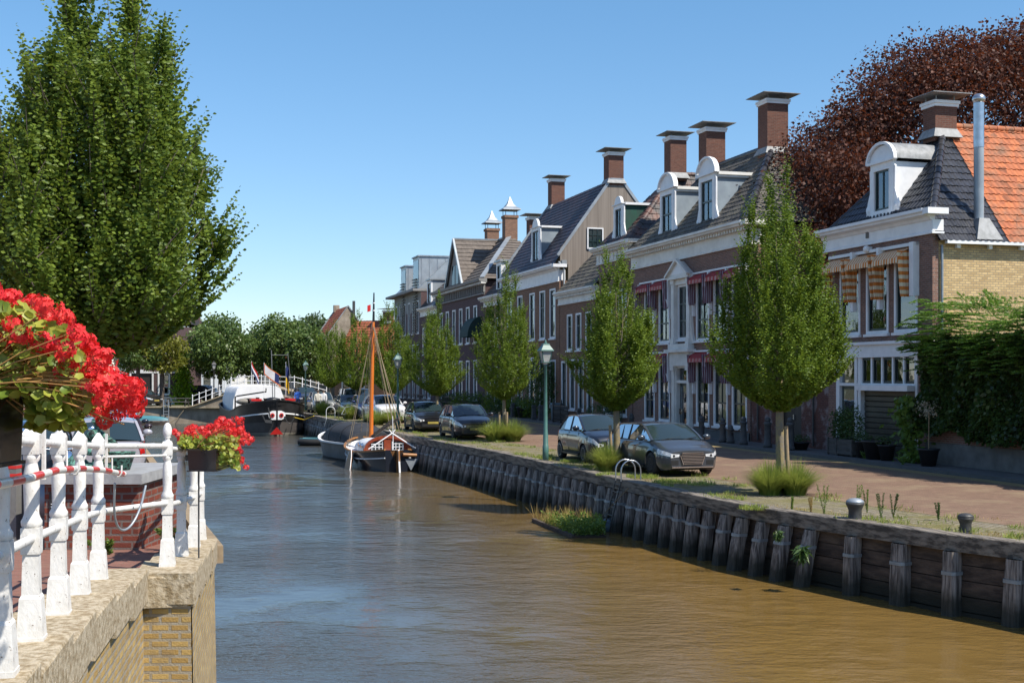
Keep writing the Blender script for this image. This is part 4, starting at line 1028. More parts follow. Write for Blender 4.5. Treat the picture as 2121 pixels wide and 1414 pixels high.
# ---------- H6 : purple brick house with shingled cross gable
H6, L, X = house('canal_house', 'long purple brick house with shingled roof, big front gable and two pointed chimney caps', 104.9, 88.65)
ez = 9.8; zs = 13.6; ya = 3.5; D = 8
cx_ = [1.1+i*2.35 for i in range(7)]
holes = [(x, x+1.1, 5.2, 8.0) for x in cx_ if x < L-1.3]+[(x, x+1.1, .9, 3.9) for x in cx_ if x < L-1.3]
b = MB(); wall_holes(b, 0, L, 0, 8.75, holes); shell(b, L, D, 9.7); b.obj('wall', M['brick_p'], H6)
MB().box(.3, L-.3, 1.2, 1.25, 0, 8.7).obj('room', M['room'], H6)
for i, h in enumerate(holes): window(H6, h[0], h[2], 1.1, h[3]-h[2], 1, (.6,), curtain=i % 3)
b = MB(); b.profx([(.02, 9.5), (-.3, 9.55), (-.55, 9.62), (-.6, 9.8), (.02, 9.8)], -.4, L+.5).profx([(.02, 8.7), (-.14, 8.7), (-.14, 8.8), (.02, 8.84)], 0, L)
n = 26
for i in range(n+1): b.box(i*L/n-.07, i*L/n+.07, -.14, .0, 8.84, 9.5)
b.obj('cornice', M['render'], H6); dentils(H6, -.2, L+.4, 9.56, .3, .14, .42)
MB().quad((0, -.03, 8.84), (L, -.03, 8.84), (L, -.03, 9.5), (0, -.03, 9.5)).obj('frieze', M['brick_p'], H6)
xa, xb = 4.6, X(94.3); sl = math.hypot(ya+.3, zs-ez); b = MB()
tiles(b, (0, -.3, ez), (1, 0, 0), (0, ya+.3, zs-ez), [(-.2, 0), (L+.3, 0), (xb, sl), (xa, sl)], tw=.35, tl=.42, nu=2, amp=.0, lap=.05)
sr = math.hypot(L+.3-xb, zs-ez); tiles(b, (L+.3, 0, ez), (0, 1, 0), (-(L+.3-xb), 0, zs-ez), [(-.3, 0), (D, 0), (ya, sr)], tw=.35, tl=.42, nu=2, amp=.0, lap=.05)
b.quad((-.2, -.3, ez), (xa, ya, zs), (-.2, D, ez)); b.quad((0, D, ez), (xa, ya, zs), (xb, ya, zs), (L, D, ez)); b.obj('roof', M['shingle'], H6)
xp = X(97.5); hw = 2.8; pz = 13.5
b = MB(); O = Vector((xp+hw+.15, -.35, ez)); run = hw+.15; sg_ = math.hypot(run, pz-ez+.1)
tiles(b, O, (0, 1, 0), (-run, 0, pz-ez+.1), [(0, 0), (.3, 0), (3.7, sg_), (0, sg_)], tw=.35, tl=.42, nu=2, amp=.0, lap=.05)
b.quad((xp-run, -.35, ez), (xp, -.35, pz+.1), (xp, 3.4, pz+.1)); b.obj('gable_roof', M['shingle'], H6)
MB().prism([(xp-hw, -.12, ez), (xp+hw, -.12, ez), (xp, -.12, pz)], (0, .1, 0)).obj('gable', M['render'], H6)
b = MB().bar((xp-hw-.2, -.32, ez-.02), (xp, -.32, pz+.1), .14, .2).bar((xp+hw+.2, -.32, ez-.02), (xp, -.32, pz+.1), .14, .2).bar((xp, -.3, pz+.14), (xp, 3.4, pz+.14), .16, .1)
b.bar((L+.3, -.3, ez+.08), (xb, ya, zs+.1), .34, .09).bar((xa, ya, zs+.08), (xb, ya, zs+.08), .2, .12); b.obj('verge_board', M['zinc'], H6)
MB().box(xp-1.1, xp-.15, -.16, -.12, ez+.2, ez+1.7).box(xp+.15, xp+1.1, -.16, -.12, ez+.2, ez+1.7).obj('gable_window', M['carglass'], H6)
for s, zt in ((94.4, 15.2), (99.9, 14.8)):
    x = X(s); o = MB().box(x-.45, x+.45, ya-.5, ya+.5, 13.3, zt).box(x-.52, x+.52, ya-.57, ya+.57, zt-.2, zt).obj('chimney', M['brick_b'], H6)
    m_ = MB()
    for i in (-1, 1):
        for j in (-1, 1): m_.box(x+i*.4-.02, x+i*.4+.02, ya+j*.45-.02, ya+j*.45+.02, zt, zt+.5)
    m_.obj('stay', M['iron'], o)
    m_ = MB(); m_.grid([[(x+a*w, ya+c*w, zt+z_) for a, c in ((-1,-1),(1,-1),(1,1),(-1,1))] for w, z_ in ((.72, .42), (.7, .5), (.42, .68), (.2, .98), (.02, 1.5))], 0, False, True); m_.obj('pointed_cap', M['zinc'], o)
# green bay awning
b = MB(); b.grid([[(L-3.4, -.0+math.cos(a)*-1.1, 5.6+1.5*math.sin(a)) , (L-.9, math.cos(a)*-1.1, 5.6+1.5*math.sin(a))] for a in np.linspace(0, PI/2, 8)])
for xx in (L-3.4, L-.9): b.add([(xx, 0, 5.6)]+[(xx, math.cos(a)*-1.1, 5.6+1.5*math.sin(a)) for a in np.linspace(0, PI/2, 8)], [tuple(range(9))])
b.obj('awning', M['awn_gr'], H6)

# ---------- H7b and H7
H7b, L, X = house('canal_house', 'small white-fronted house with one white dormer, in front of the grey zinc-topped block', 111.7, 104.95)
holes = [(.8, 1.9, .7, 3.2), (3.0, 4.1, .7, 3.2), (.8, 1.9, 4.6, 7.0), (3.0, 4.1, 4.6, 7.0), (5.0, 6.1, 4.6, 7.0)]
b = MB(); wall_holes(b, 0, L, 0, 8.0, holes); shell(b, L, 8, 8.7); b.obj('wall', M['brick_p'], H7b)
for h in holes: window(H7b, h[0], h[2], 1.1, h[3]-h[2], 1, (.6,))
MB().box(.3, L-.3, 1.2, 1.25, 0, 7.5).obj('room', M['room'], H7b)
b = MB(); cornice(b, -.2, L, 8.0, 8.75, out=.4, ret=False); b.obj('cornice', M['cream'], H7b)
b = MB(); tiles(b, (0, -.2, 8.75), (1, 0, 0), (0, 3, 3.4), [(0, 0), (L, 0), (L, 4.5), (0, 4.5)], tw=.35, tl=.4, nu=3); b.quad((0, 0, 8.7), (0, 2.8, 12.1), (0, 8, 8.7)); b.obj('roof', M['tile_black'], H7b)
dormer(H7b, 3.0, 1.7, 9.0, 10.9, y=.1, depth=2, slope=1.1, top='flat', cheek='zinc', trs=(), cols=1, scroll=False)
H7, L, X = house('apartment_house', 'tall grey rendered block over purple brick with two boxy zinc dormers and slatted panels', 125.0, 111.75)
cx_ = [.9+i*2.1 for i in range(6)]
holes = [(x, x+1.0, 6.6, 9.6) for x in cx_]+[(x, x+1.0, 3.6, 5.6) for x in cx_]+[(x, x+1.0, .6, 2.8) for x in cx_]
b = MB(); wall_holes(b, 0, L, 8.6, 10.4, [(h[0], h[1], 8.6, 9.6) for h in holes[:6]]); wall_holes(b, 0, L, 0, 8.6, [(h[0], h[1], h[2], min(h[3], 8.6)) for h in holes], mi=1); shell(b, L, 10, 10.4, mi=1, far=True); b.obj('wall', [M['render'], M['brick_p']], H7)
MB().box(.3, L-.3, 1.2, 1.25, 0, 10).obj('room', M['room'], H7)
for h in holes: window(H7, h[0], h[2], 1.0, h[3]-h[2], 1, (.6,))
MB().box(-.9, L+.05, -.75, 1, 10.4, 10.62).obj('eaves', M['render'], H7)
MB().prism([(L, -.2, 10.62), (L, 2.6, 13.3), (L, 8, 13.3), (L, 10, 10.62)], (-L, 0, 0)).obj('roof', M['zinc'], H7)
for s0, w, h in ((121.4, 2.6, 13.2), (115.4, 2.8, 13.6)):
    x = X(s0); o = MB().box(x, x+w, .0, 3.6, 10.6, h).obj('dormer', M['zinc'], H7); MB().box(x-.12, x+w+.1, -.12, 3.7, h, h+.12).obj('dormer_roof', M['steel_dull'], o)
    MB().box(x+.3, x+w-.3, -.02, .02, 11.6, h-.3).obj('pane', M['glass'], o)
    b = MB(); z = 6.6
    while z < 11.6: b.box(x+.35, x+w-.5, -.2, -.1, z, z+.08); z += .26
    b.obj('slat_panel', M['iron'], o)
    b = MB()
    for k in range(5): b.box(x+w, x+w+.03, .2+k*.75, .23+k*.75, 10.7, h)
    b.obj('standing_seam', M['steel_dull'], o)

# ---------- houses that close the view
def simple_house(name, label, X0, Y0, rz, L, D, ez, rz_, wall, roof, gable=True, wins=(), ch=None, tw=.4):
    r = thing(name, label, 'house', (X0, Y0, 0), rz)
    b = MB(); holes = list(wins); wall_holes(b, 0, L, 0, ez, holes); shell(b, L, D, ez)
    b.quad((L, 0, ez), (L, D, ez), (L, D/2, rz_)); b.quad((0, 0, ez), (0, D/2, rz_), (0, D, ez)); b.obj('wall', M[wall], r)
    b = MB(); sl = math.hypot(D/2+.2, rz_-ez+.1)
    tiles(b, (0, -.2, ez-.1), (1, 0, 0), (0, D/2+.2, rz_-ez+.1), [(-.15, 0), (L+.1, 0), (L+.1, sl), (-.15, sl)], tw=tw, tl=tw, nu=3, amp=.05, lap=.06)
    b.quad((-.15, D/2, rz_), (L+.1, D/2, rz_), (L+.1, D+.2, ez-.1), (-.15, D+.2, ez-.1)); b.obj('roof', M[roof], r)
    MB().box(.2, L-.2, .9, .95, 0, ez).obj('room', M['room'], r)
    for h in holes: window(r, h[0], h[2], h[1]-h[0], h[3]-h[2], 1, (.6,))
    if ch: chimney(r, ch[0], D/2, rz_-.5, rz_+ch[1], .9, .9, 1.9, flash=True)
    return r
Yb = 148.0
r = simple_house('gabled_house', 'house with a steep red roof and a bare grey-brown gable wall beyond the trees', -25.7, 156.6, ROT_ST, 10, 7.6, 5.4, 10.9, 'oldwall', 'tile_far', wins=[(1, 2.2, 1, 3)])
MB().bar((-.1, -.25, 5.3), (-.1, 3.8, 11.0), .3, .3).obj('verge_board', M['lead'], r); b = MB(); b.bar((10.05, -.2, 5.3), (10.05, 3.8, 10.95), .1, .12).bar((10.05, 3.8, 10.95), (10.05, 7.7, 5.3), .1, .12); b.obj('verge_board', M['lead'], r)
MB().box(10.0, 10.25, 4.3, 4.6, 7.0, 11.5).obj('flue', M['iron'], r)
MB().box(-.1, .6, 3.4, 4.1, 10.6, 11.5).obj('chimney', M['oldwall'], r)
simple_house('tiled_house', 'low house with a broad orange tiled roof and a roof window beyond the parked cars', -20.0, 141.5, math.radians(-28), 7.0, 8, 4.2, 9.0, 'brick_b', 'tile_far', wins=[(1, 2.2, 1, 3.2), (4, 5.2, 1, 3.2)], ch=(4.6, .9))
simple_house('tiled_house', 'farther red roofed house just beyond the mast top, beside the grey block', -15.5, 158, math.radians(-28), 7, 7, 6, 9.6, 'brick_h', 'tile_far', wins=[(1, 2.2, 1, 3.2)])
ww = [(1+i*2.4, 2.1+i*2.4, .6, 3.0) for i in range(6)]
simple_house('row_house', 'pale beige row house seen under the tree crowns behind the bridge', -33, 158, math.radians(-10), 15, 8, 4.6, 7.0, 'render', 'tile_far', wins=ww)
simple_house('row_house', 'white fronted row house behind the bridge railing', -47.5, 150, math.radians(-2), 14, 8, 4.4, 7.4, 'white', 'tile_mixed', wins=ww[:5])
# brick house by the far quay, garage door and white window
r = thing('brick_house', 'dark brick house with a big black garage door beside the far quay', 'house', (farx(262, 118), 118, 0), 0)
W_ = 4.8; Hh = 11.0
gd = (.45, 2.4, 0, 2.95); wn = (2.95, 4.1, .95, 2.95)
b = MB(); holes = [gd, wn, (.8, 1.9, 5.0, 6.8), (3.2, 4.3, 4.8, 6.6)]; wall_holes(b, 0, W_, 0, 7.4, holes); shell(b, W_, 9, 7.4); b.obj('wall', M['brick_p'], r)
MB().box(.3, W_-.3, 1.2, 1.25, 0, 7).obj('room', M['room'], r)
MB().box(gd[0], gd[1], .1, .16, .05, 2.95).obj('garage_door', M['door_dark'], r)
b = MB().box(gd[0]-.15, gd[0], -.05, .1, 0, 3.0).box(gd[1], gd[1]+.15, -.05, .1, 0, 3.0)
b.prism([(gd[0]-.15, -.05, 2.95), (gd[1]+.15, -.05, 2.95), (gd[1]+.15, -.05, 3.05), ((gd[0]+gd[1])/2, -.05, 3.3), (gd[0]-.15, -.05, 3.05)], (0, .15, 0)); b.obj('door_frame', M['white'], r)
window(r, wn[0], wn[2], 1.15, 2.0, 2, (.68,), curtain=1, f=.14); window(r, .8, 5.0, 1.1, 1.8, 2, (.6,)); window(r, 3.2, 4.8, 1.1, 1.8, 2, (.6,))
MB().box(gd[1]+.2, W_, -.04, 0, 2.95, 3.1).box(3.0, W_, -.04, 0, 7.0, 7.1).box(-.1, W_+.1, -.3, .1, 7.3, 7.7).obj('band', M['white'], r)
MB().box(gd[1]+.2, W_, -.06, 0, 0, .75).obj('plinth', M['white'], r)
MB().prism([(-.2, -.3, 7.7), (-.2, 4.5, 10.6), (-.2, 9.2, 7.7)], (W_+.4, 0, 0)).obj('roof', M['tile_mixed'], r)
r = thing('white_building', 'flat white building top showing above the yellowing tree', 'building', (farx(352, 175), 175, 0), 0)
b = MB(); wall_holes(b, 0, 8, 0, 9.1, [(1+i*1.8, 2.2+i*1.8, 7, 8.5) for i in range(4)]); shell(b, 8, 8, 9.1); b.obj('wall', M['white'], r)
MB().box(-.3, 8.3, -.4, 8, 9.1, 9.4).obj('roof', M['zinc'], r)
for i in range(4): window(r, 1+i*1.8, 7, 1.2, 1.5, 1, ())
# ================================================================ TREES AND PLANTS
def make_tree(name, label, profile, n, L, per, leaf, mat, seed, h, r, bark, loc, group=None, limbs=9, fold=False, out=.5, up=1.0, inner=.3, bumps=.18, lean=(0, 0), lobes=5, extra=0):
    rng = np.random.default_rng(seed); root = thing(name, label, 'tree', loc, 0, group)
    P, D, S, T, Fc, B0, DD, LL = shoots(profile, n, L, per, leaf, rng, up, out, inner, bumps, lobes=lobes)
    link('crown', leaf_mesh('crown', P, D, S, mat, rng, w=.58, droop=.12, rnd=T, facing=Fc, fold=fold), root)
    link('trunk', trunk_mesh('trunk', h, r, bark, random.Random(seed), limbs, profile, lean), root)
    if extra:   # fine twigs that carry the outer shoots
        b = MB(); o = rng.permutation(len(B0))[:extra]
        for i in o: b.tube([B0[i], B0[i]+DD[i]*LL[i]*.5, B0[i]+DD[i]*LL[i]], [.012, .006, .003], 4, cap=False)
        b.obj('twigs', M['bark_d'], root)['kind'] = 'stuff'
    return root
# the big hornbeam on the near bank
prof = [(2.2, .15), (2.4, .7), (2.75, 1.15), (3.2, 1.42), (4.0, 1.50), (4.7, 1.42), (5.1, 1.26), (5.6, 1.0), (6.0, .68), (6.4, .32), (6.6, .05)]
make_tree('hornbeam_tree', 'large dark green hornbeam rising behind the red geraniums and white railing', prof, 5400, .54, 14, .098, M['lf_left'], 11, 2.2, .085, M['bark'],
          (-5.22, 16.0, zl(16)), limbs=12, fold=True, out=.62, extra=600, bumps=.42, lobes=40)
G = 'upright street trees along the timber quay'
TREES = [  # px of trunk, ground py, height, radius, crown base, label, lean
    (1615, 1022, 7.25, 1.66, 1.95, 'tallest street tree, beside the grass tussock nearest the mooring bollards', 5),
    (1277, 973, 6.2, 1.22, 1.75, 'street tree with mossy trunk between the dark blue car and the grey car', 6),
    (1044, 913, 7.0, 1.45, 1.75, 'broad street tree with two stakes beside the nearer green lamp post', 7),
    (905, 892, 6.35, 1.40, 1.75, 'street tree with a single pale stake between the two dark cars', 8),
    (812, 874, 6.9, 1.5, 1.7, 'street tree just behind the sailing boat rigging, by the white car', 9),
    (738, 857, 7.0, 1.55, 1.8, 'street tree in front of the orange tiled roof, over the dark van', 10),
    (684, 849, 6.9, 1.5, 1.8, 'farthest of the upright quay trees, in front of the grey gable wall', 12)]
TPOS = []
for i, (px, py, h, R, cb, lab, sd) in enumerate(TREES):
    k = (px-CX)/FL
    p = gp(px, py) if i < 4 else None
    if p is None:
        Y = 13.2/(CO*k+SI) if i == 4 else 13.0/(CO*k+SI); p = V(k*Y, Y, 0)
    TPOS.append(p)
    hh = h-cb
    prof = [(cb, .12), (cb+.06*hh, R*.42), (cb+.16*hh, R*.82), (cb+.28*hh, R), (cb+.42*hh, R*.93), (cb+.55*hh, R*.78), (cb+.68*hh, R*.59), (cb+.8*hh, R*.41), (cb+.92*hh, R*.22), (h, R*.06)]
    n, per, lf = ((5000, 12, .092), (3100, 12, .094), (2200, 11, .105), (1800, 11, .115), (1600, 10, .13), (1400, 10, .135), (1300, 10, .14))[i]
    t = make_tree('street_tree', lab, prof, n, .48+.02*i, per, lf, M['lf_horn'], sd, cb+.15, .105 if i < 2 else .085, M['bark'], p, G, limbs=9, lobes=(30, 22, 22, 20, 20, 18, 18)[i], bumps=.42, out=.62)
    # stakes belong to the street, not to the tree
    if i in (0, 1, 3):
        s = MB().tube([(0, 0, 0), (-.06, .03, 1.62 if i == 0 else 1.35)], [.05, .045], 8).obj('stake', M['stake'], loc=p+V(.16 if i == 0 else -.15, -.25, -.02))
        tag(s, ('weathered wooden stake leaning on the tallest street tree' if i == 0 else 'wooden stake beside the mossy tree trunk' if i == 1 else 'pale stake beside the tree between the two dark cars'), 'stake')
    if i == 2:
        for q, (dx, lb) in enumerate(((-.2, 'short stake on the canal side of the tree by the lamp'), (.12, 'short stake on the street side of the tree by the lamp'))):
            tag(MB().tube([(0, 0, 0), (0, 0, 1.25)], .05, 8).obj('stake', M['stake'], loc=p+V(dx, -.15, -.02)), lb, 'stake')

# copper beech behind the shop house
rng = np.random.default_rng(21); root = thing('copper_beech', 'huge copper beech with dark red leaves towering behind the houses', 'tree', (23.6, 54.5, 0))
blobs = []
def ell(d, R): return (R[0]*d[0], R[1]*d[1], 7.9+R[2]*d[2])
RB = (13.2, 7.8, 10.6)
for i in range(760):
    zf = 1-1.45*(i+.5)/760; ra_ = math.sqrt(max(0, 1-zf*zf)); d = np.array([ra_*math.cos(i*2.39996), ra_*math.sin(i*2.39996), zf])
    if d[1] > .45: continue
    k = .84+.06*math.sin(i*1.7)+.05*math.sin(d[0]*9)*math.cos(d[2]*8)+.03*rng.random(); c = ell(d*k, RB); s = .95+rng.random()*.65
    blobs.append((c, (s*1.35, s*1.35, s*.72)))
for i in range(26):
    d = norm(rng.normal(size=(1, 3)))[0]; blobs.append((ell(d*.5, RB), (2.3, 2.3, 1.3)))
for i in range(44): blobs.append(((-12.0+rng.random()*5.0, -7.2+rng.random()*3, 4.2+rng.random()*7.5), (1.4, 1.3, .9)))
P, D, S, T, Fc = blob_leaves(blobs, 450, .155, rng, shell=.12)
link('crown', leaf_mesh('crown', P, D, S, M['lf_beech'], rng, w=.7, rnd=T), root)
b = MB(); b.tube([(0, 0, -.2), (0, 0, 4), (.3, 0, 9), (.2, .2, 15)], [.75, .55, .4, .15], 12)
for i in range(38):
    d = norm(rng.normal(size=(1, 3)))[0]; d[2] = abs(d[2])*.7; e = Vector(ell(d*.85, RB)); z0 = 3+rng.random()*6
    b.tube([(0, 0, z0), Vector((e.x*.4, e.y*.4, z0+(e.z-z0)*.5)), Vector((e.x*.8, e.y*.8, z0+(e.z-z0)*.85)), e], [.22, .13, .07, .03], 6)
b.obj('trunk', M['bark_d'], root)

def round_tree(name, label, X, Y, top, bot, R, mat, seed, n=46, per=150, leaf=.3, group=None, ry=1.0, cat='tree'):
    rng = np.random.default_rng(seed); root = thing(name, label, cat, (X, Y, 0), 0, group); zc = (top+bot)/2; H_ = (top-bot)/2; bl = []
    for i in range(n):
        d = norm(rng.normal(size=(1, 3)))[0]; k = .55+.4*rng.random(); s = R*(.22+.16*rng.random())
        bl.append(((R*.86*d[0]*k, R*ry*d[1]*k, zc+H_*.86*d[2]*k), (s, s, s*.8)))
    P, D, S, T, Fc = blob_leaves(bl, per, leaf, rng)
    link('crown', leaf_mesh('crown', P, D, S, mat, rng, w=.75, rnd=T), root)
    b = MB(); b.tube([(0, 0, -.1), (.05, 0, bot+.4), (0, .1, zc), (0, 0, zc+H_*.5)], [.24, .18, .12, .04], 8)
    for i in range(8):
        a = i*2.4; b.tube([(0, 0, bot+.2+i*.1), (R*.3*math.cos(a), R*.3*math.sin(a), zc-.2), (R*.6*math.cos(a), R*.6*math.sin(a), zc+H_*.3*math.sin(i))], [.1, .07, .03], 5)
    b.obj('trunk', M['bark_d'], root); return root
def rt(px, Y): return (px-CX)/FL*Y
GP = 'plane trees around the bridge'
round_tree('plane_tree', 'rounded plane tree over the lamp and railing by the far bridge', rt(455, 118), 118, 8.7, 1.9, 3.3, M['lf_plane'], 31, 60, 190, .27, GP)
round_tree('plane_tree', 'broad plane tree behind the flags on the black barge', rt(585, 120), 120, 8.9, 2.0, 3.4, M['lf_plane'], 32, 60, 190, .27, GP)
round_tree('plane_tree', 'plane tree between the barge flags and the farthest lamp', rt(640, 117), 117, 7.6, 1.8, 2.6, M['lf_plane'], 33, 46, 150, .27, GP)
round_tree('plane_tree', 'slimmer plane tree in the gap behind the barge cabin', rt(525, 128), 128, 7.4, 2.0, 2.6, M['lf_plane'], 34, 40, 150, .27, GP)
round_tree('plane_tree', 'small plane tree behind the bright ivy of the brick house', rt(400, 126), 126, 8.2, 2.6, 2.3, M['lf_plane'], 35, 40, 140, .27, GP)
round_tree('yellowing_tree', 'yellowing tree in front of the dark brick house', rt(335, 113), 113, 7.2, 2.9, 2.6, M['lf_yel'], 36, 34, 120, .24)
round_tree('lime_tree', 'shaded green tree above the garage door of the brick house', rt(285, 112), 112, 6.2, 3.1, 2.4, M['lf_plane'], 37, 34, 120, .24)
for i, (px, Y, top, R, lab) in enumerate(((505, 170, 8.6, 4, 'low distant tree crown behind the flags'), (560, 175, 10.2, 4.2, 'distant tree crown left of the flat roof beyond the plane trees'), (645, 190, 12.4, 5.2, 'tallest distant dark tree, just before the gabled house'),
                                           (610, 185, 11.4, 4.8, 'distant dark tree beside the tallest one'), (400, 165, 10.0, 4.4, 'distant dark tree behind the rounded plane tree'), (450, 180, 8.6, 4.2, 'distant tree over the far end of the bridge'))):
    round_tree('distant_tree', lab, rt(px, Y), Y, top, 3, R, M['lf_far'], 50+i, 40, 110, .42, 'dark trees far behind the bridge')
# trees glimpsed through the foliage at the frame edge, near bank
round_tree('lime_tree', 'dark tree at the far end of the near bank street', -32, 92, 8.5, 2.5, 3.4, M['lf_plane'], 61, 44, 150, .26)
round_tree('lime_tree', 'tree filling the space behind the hornbeam trunk', -21, 45, 6.3, 2.4, 2.4, M['lf_plane'], 62, 40, 170, .17)

for i, (x, y, lab) in enumerate(((-17, 27, 'near bank street tree closest to the bridge, outside the hornbeam'), (-19, 36, 'second near bank street tree, behind the parked row'), (-22.5, 55, 'near bank tree halfway up the street'), (-27, 68, 'near bank tree towards the far quay'))):
    round_tree('lime_tree', lab, x, y, 9.5, 2.4, 3.6, M['lf_plane'], 91+i, 40, 130, .34, 'lime trees on the near bank')
# ---------------------------------------------------------------- grasses
def tussock(name, label, loc, R, H_, n, mat, seed, cat='grass tussock', group=None, w=.012, arch=.6, blobs=1, zj=0):
    rng = np.random.default_rng(seed); az = rng.random(n)*2*PI; r0 = R*.35*np.sqrt(rng.random(n)); lean = rng.random(n)**.8
    o = np.stack([np.cos(az), np.sin(az), np.zeros(n)], 1)
    cx = rng.integers(0, blobs, n)*R*.9-(blobs-1)*R*.45
    base = o*r0[:, None]; base[:, 0] += cx; L = H_*(.6+.5*rng.random(n)); sd = np.stack([-np.sin(az), np.cos(az), np.zeros(n)], 1)
    segs = []; K = 4
    for k in range(K+1):
        u = k/K; out = (R*arch*1.5*lean*u**1.6)[:, None]; zz = (L*(u-.48*lean*u*u))[:, None]
        c = base+o*out; c[:, 2:3] += zz; hw = w*(1-u*.9); segs.append(np.stack([c-sd*hw, c+sd*hw], 1))
    A = np.stack(segs, 1).reshape(n, -1, 3)      # n, 2(K+1), 3
    vs = A.reshape(-1, 3); fa = np.array([[2*k, 2*k+1, 2*k+3, 2*k+2] for k in range(K)])
    fs = (np.arange(n)[:, None, None]*2*(K+1)+fa[None]).reshape(-1, 4)
    me = np_mesh(name, vs, fs, mat, np.repeat(np.clip(rng.random(n)*.8+.1*rng.random(n), 0, 1), K))
    o_ = link(name, me, loc=loc); return tag(o_, label, cat, group)
GT = 'ornamental grass tussocks at the feet of the street trees'
tussock('grass_tussock', 'wide green grass tussock around the tallest street tree', TPOS[0]+V(0, -.3, 0), .66, .86, 3600, M['lf_grass'], 1, group=GT, blobs=2, w=.008, arch=.8)
tussock('grass_tussock', 'grass tussock beside the front wheel of the dark blue car', TPOS[1]+V(-.36, -.5, 0), .52, .86, 1900, M['lf_grass'], 2, group=GT, w=.009, arch=.8)
tussock('grass_tussock', 'twin grass tussock under the tree by the lamp post', TPOS[2]+V(.0, -.4, 0), .85, 1.0, 2600, M['lf_grass'], 3, group=GT, blobs=2, w=.012, arch=.75)
tussock('grass_tussock', 'grass tussock between the two dark cars', TPOS[3]+V(-.3, -.5, 0), .7, .95, 2000, M['lf_grass'], 4, group=GT, w=.011)
tussock('grass_tussock', 'grass tussock in front of the white car', gp(797, 880)+V(0, 0, 0), 1.0, 1.0, 2200, M['lf_grass'], 5, group=GT, w=.013, blobs=2)
tussock('grass_tussock', 'grass tussock between the blue cars and the grey canopied boat', gp(722, 868), .9, 1.0, 1500, M['lf_grass'], 6, group=GT, w=.016)
tussock('grass_tussock', 'farthest grass tussock, in front of the grey hatchback', gp(668, 860), .9, 1.1, 1300, M['lf_grass'], 7, group=GT, w=.018)

def weeds_on(name, label, cells, seed, mat, hmin, hmax, w, kind='stuff'):
    """short blades scattered over (x, y, z, radius, count) patches"""
    rng = np.random.default_rng(seed); Ps = []
    for (x, y, z, R, n) in cells:
        a = rng.random(n)*2*PI; r = R*np.sqrt(rng.random(n)); Ps.append(np.stack([x+r*np.cos(a), y+r*np.sin(a), np.full(n, z)], 1))
    P = np.concatenate(Ps); n = len(P); D = np.stack([rng.normal(0, .4, n), rng.normal(0, .4, n), np.ones(n)], 1)
    o = link(name, leaf_mesh(name, P, D, hmin+(hmax-hmin)*rng.random(n), mat, rng, w=w, droop=.1)); return tag(o, label, kind=kind)
rg = random.Random(5); cells = []; cells2 = []
for i in range(330):
    s = 16+rg.random()**1.3*90; t = tq(s)+rg.choice([.34, .36, .5, 1.0, 1.9, 2.2, 2.6])+rg.uniform(-.15, .2); p = st(s, t)
    if 12 < (s-22) < 22 or rg.random() < .45: cells.append((p.x, p.y, 0, .10+rg.random()*.35, int(30+rg.random()*90)))
    else: cells2.append((p.x, p.y, 0, .15+rg.random()*.4, int(20+rg.random()*60)))
for (px, py, R, n) in ((1390, 1000, .5, 900), (1330, 990, .45, 800), (1260, 985, .35, 500), (1450, 1004, .4, 400), (1230, 968, .35, 500), (1180, 957, .3, 350), (1130, 950, .35, 300), (1560, 1055, .3, 400), (1520, 1035, .3, 250)):
    p = gp(px, py); cells.append((p.x, p.y, 0, R, n))
weeds_on('grass', 'green grass growing along the quay edge and round the parked cars', cells, 8, M['lf_grass'], .05, .16, .10)
weeds_on('dry_grass', 'straw-coloured dry grass on the parking strip', cells2, 9, M['lf_dry'], .03, .09, .12)

def weed_plant(loc, h, seed, label, mat='lf_weed', cat='weed', spread=.35, n=200, leaf=.032, group='tall weeds growing from the quay edge'):
    rng = np.random.default_rng(seed); root = thing('weed', label, cat, loc, 0, group); b = MB(); Ps = []; Ds = []
    k = 3
    for i in range(k):
        dx, dy = rng.normal(0, spread*h*.35, 2); b.tube([(0, 0, 0), (dx*.5, dy*.5, h*.55), (dx, dy, h*(.75+.25*rng.random()))], [.006, .004, .002], 5)
        u = rng.random(n)**.7; a = rng.random(n)*2*PI
        P = np.stack([dx*u, dy*u, h*.95*u], 1); D = np.stack([np.cos(a), np.sin(a), .5+.6*rng.random(n)], 1); Ps.append(P); Ds.append(D)
    b.obj('stem', M['stem_ger'] if mat == 'lf_dry' else M['lf_weed'], root)
    P = np.concatenate(Ps); link('foliage', leaf_mesh('foliage', P, np.concatenate(Ds), leaf*(.5+rng.random(len(P))), M[mat], rng, w=.28), root)
for i, (px, py, h, lab, mt) in enumerate(((1707, 1066, .62, 'tall pale green weed between the tree and the tall bollard', 'lf_weed'), (1680, 1064, .35, 'short reddish weed at the foot of the pale green one', 'lf_dry'),
        (1775, 1066, .62, 'yellow-green weed just behind the tall bollard', 'lf_weed'), (1796, 1062, .5, 'slim yellow-green weed on the street side of the tall bollard', 'lf_weed'),
        (1825, 1075, .52, 'dark bushy weed between the two bollards, nearer the tall one', 'lf_pot'), (1850, 1072, .5, 'greyish weed with open twigs between the two bollards', 'lf_pot'),
        (1944, 1078, .36, 'small thin weed near the low bollard', 'lf_pot'), (1640, 1058, .3, 'low weed at the edge of the tree tussock', 'lf_weed'))):
    weed_plant(gp(px, py), h, 80+i, lab, mt)

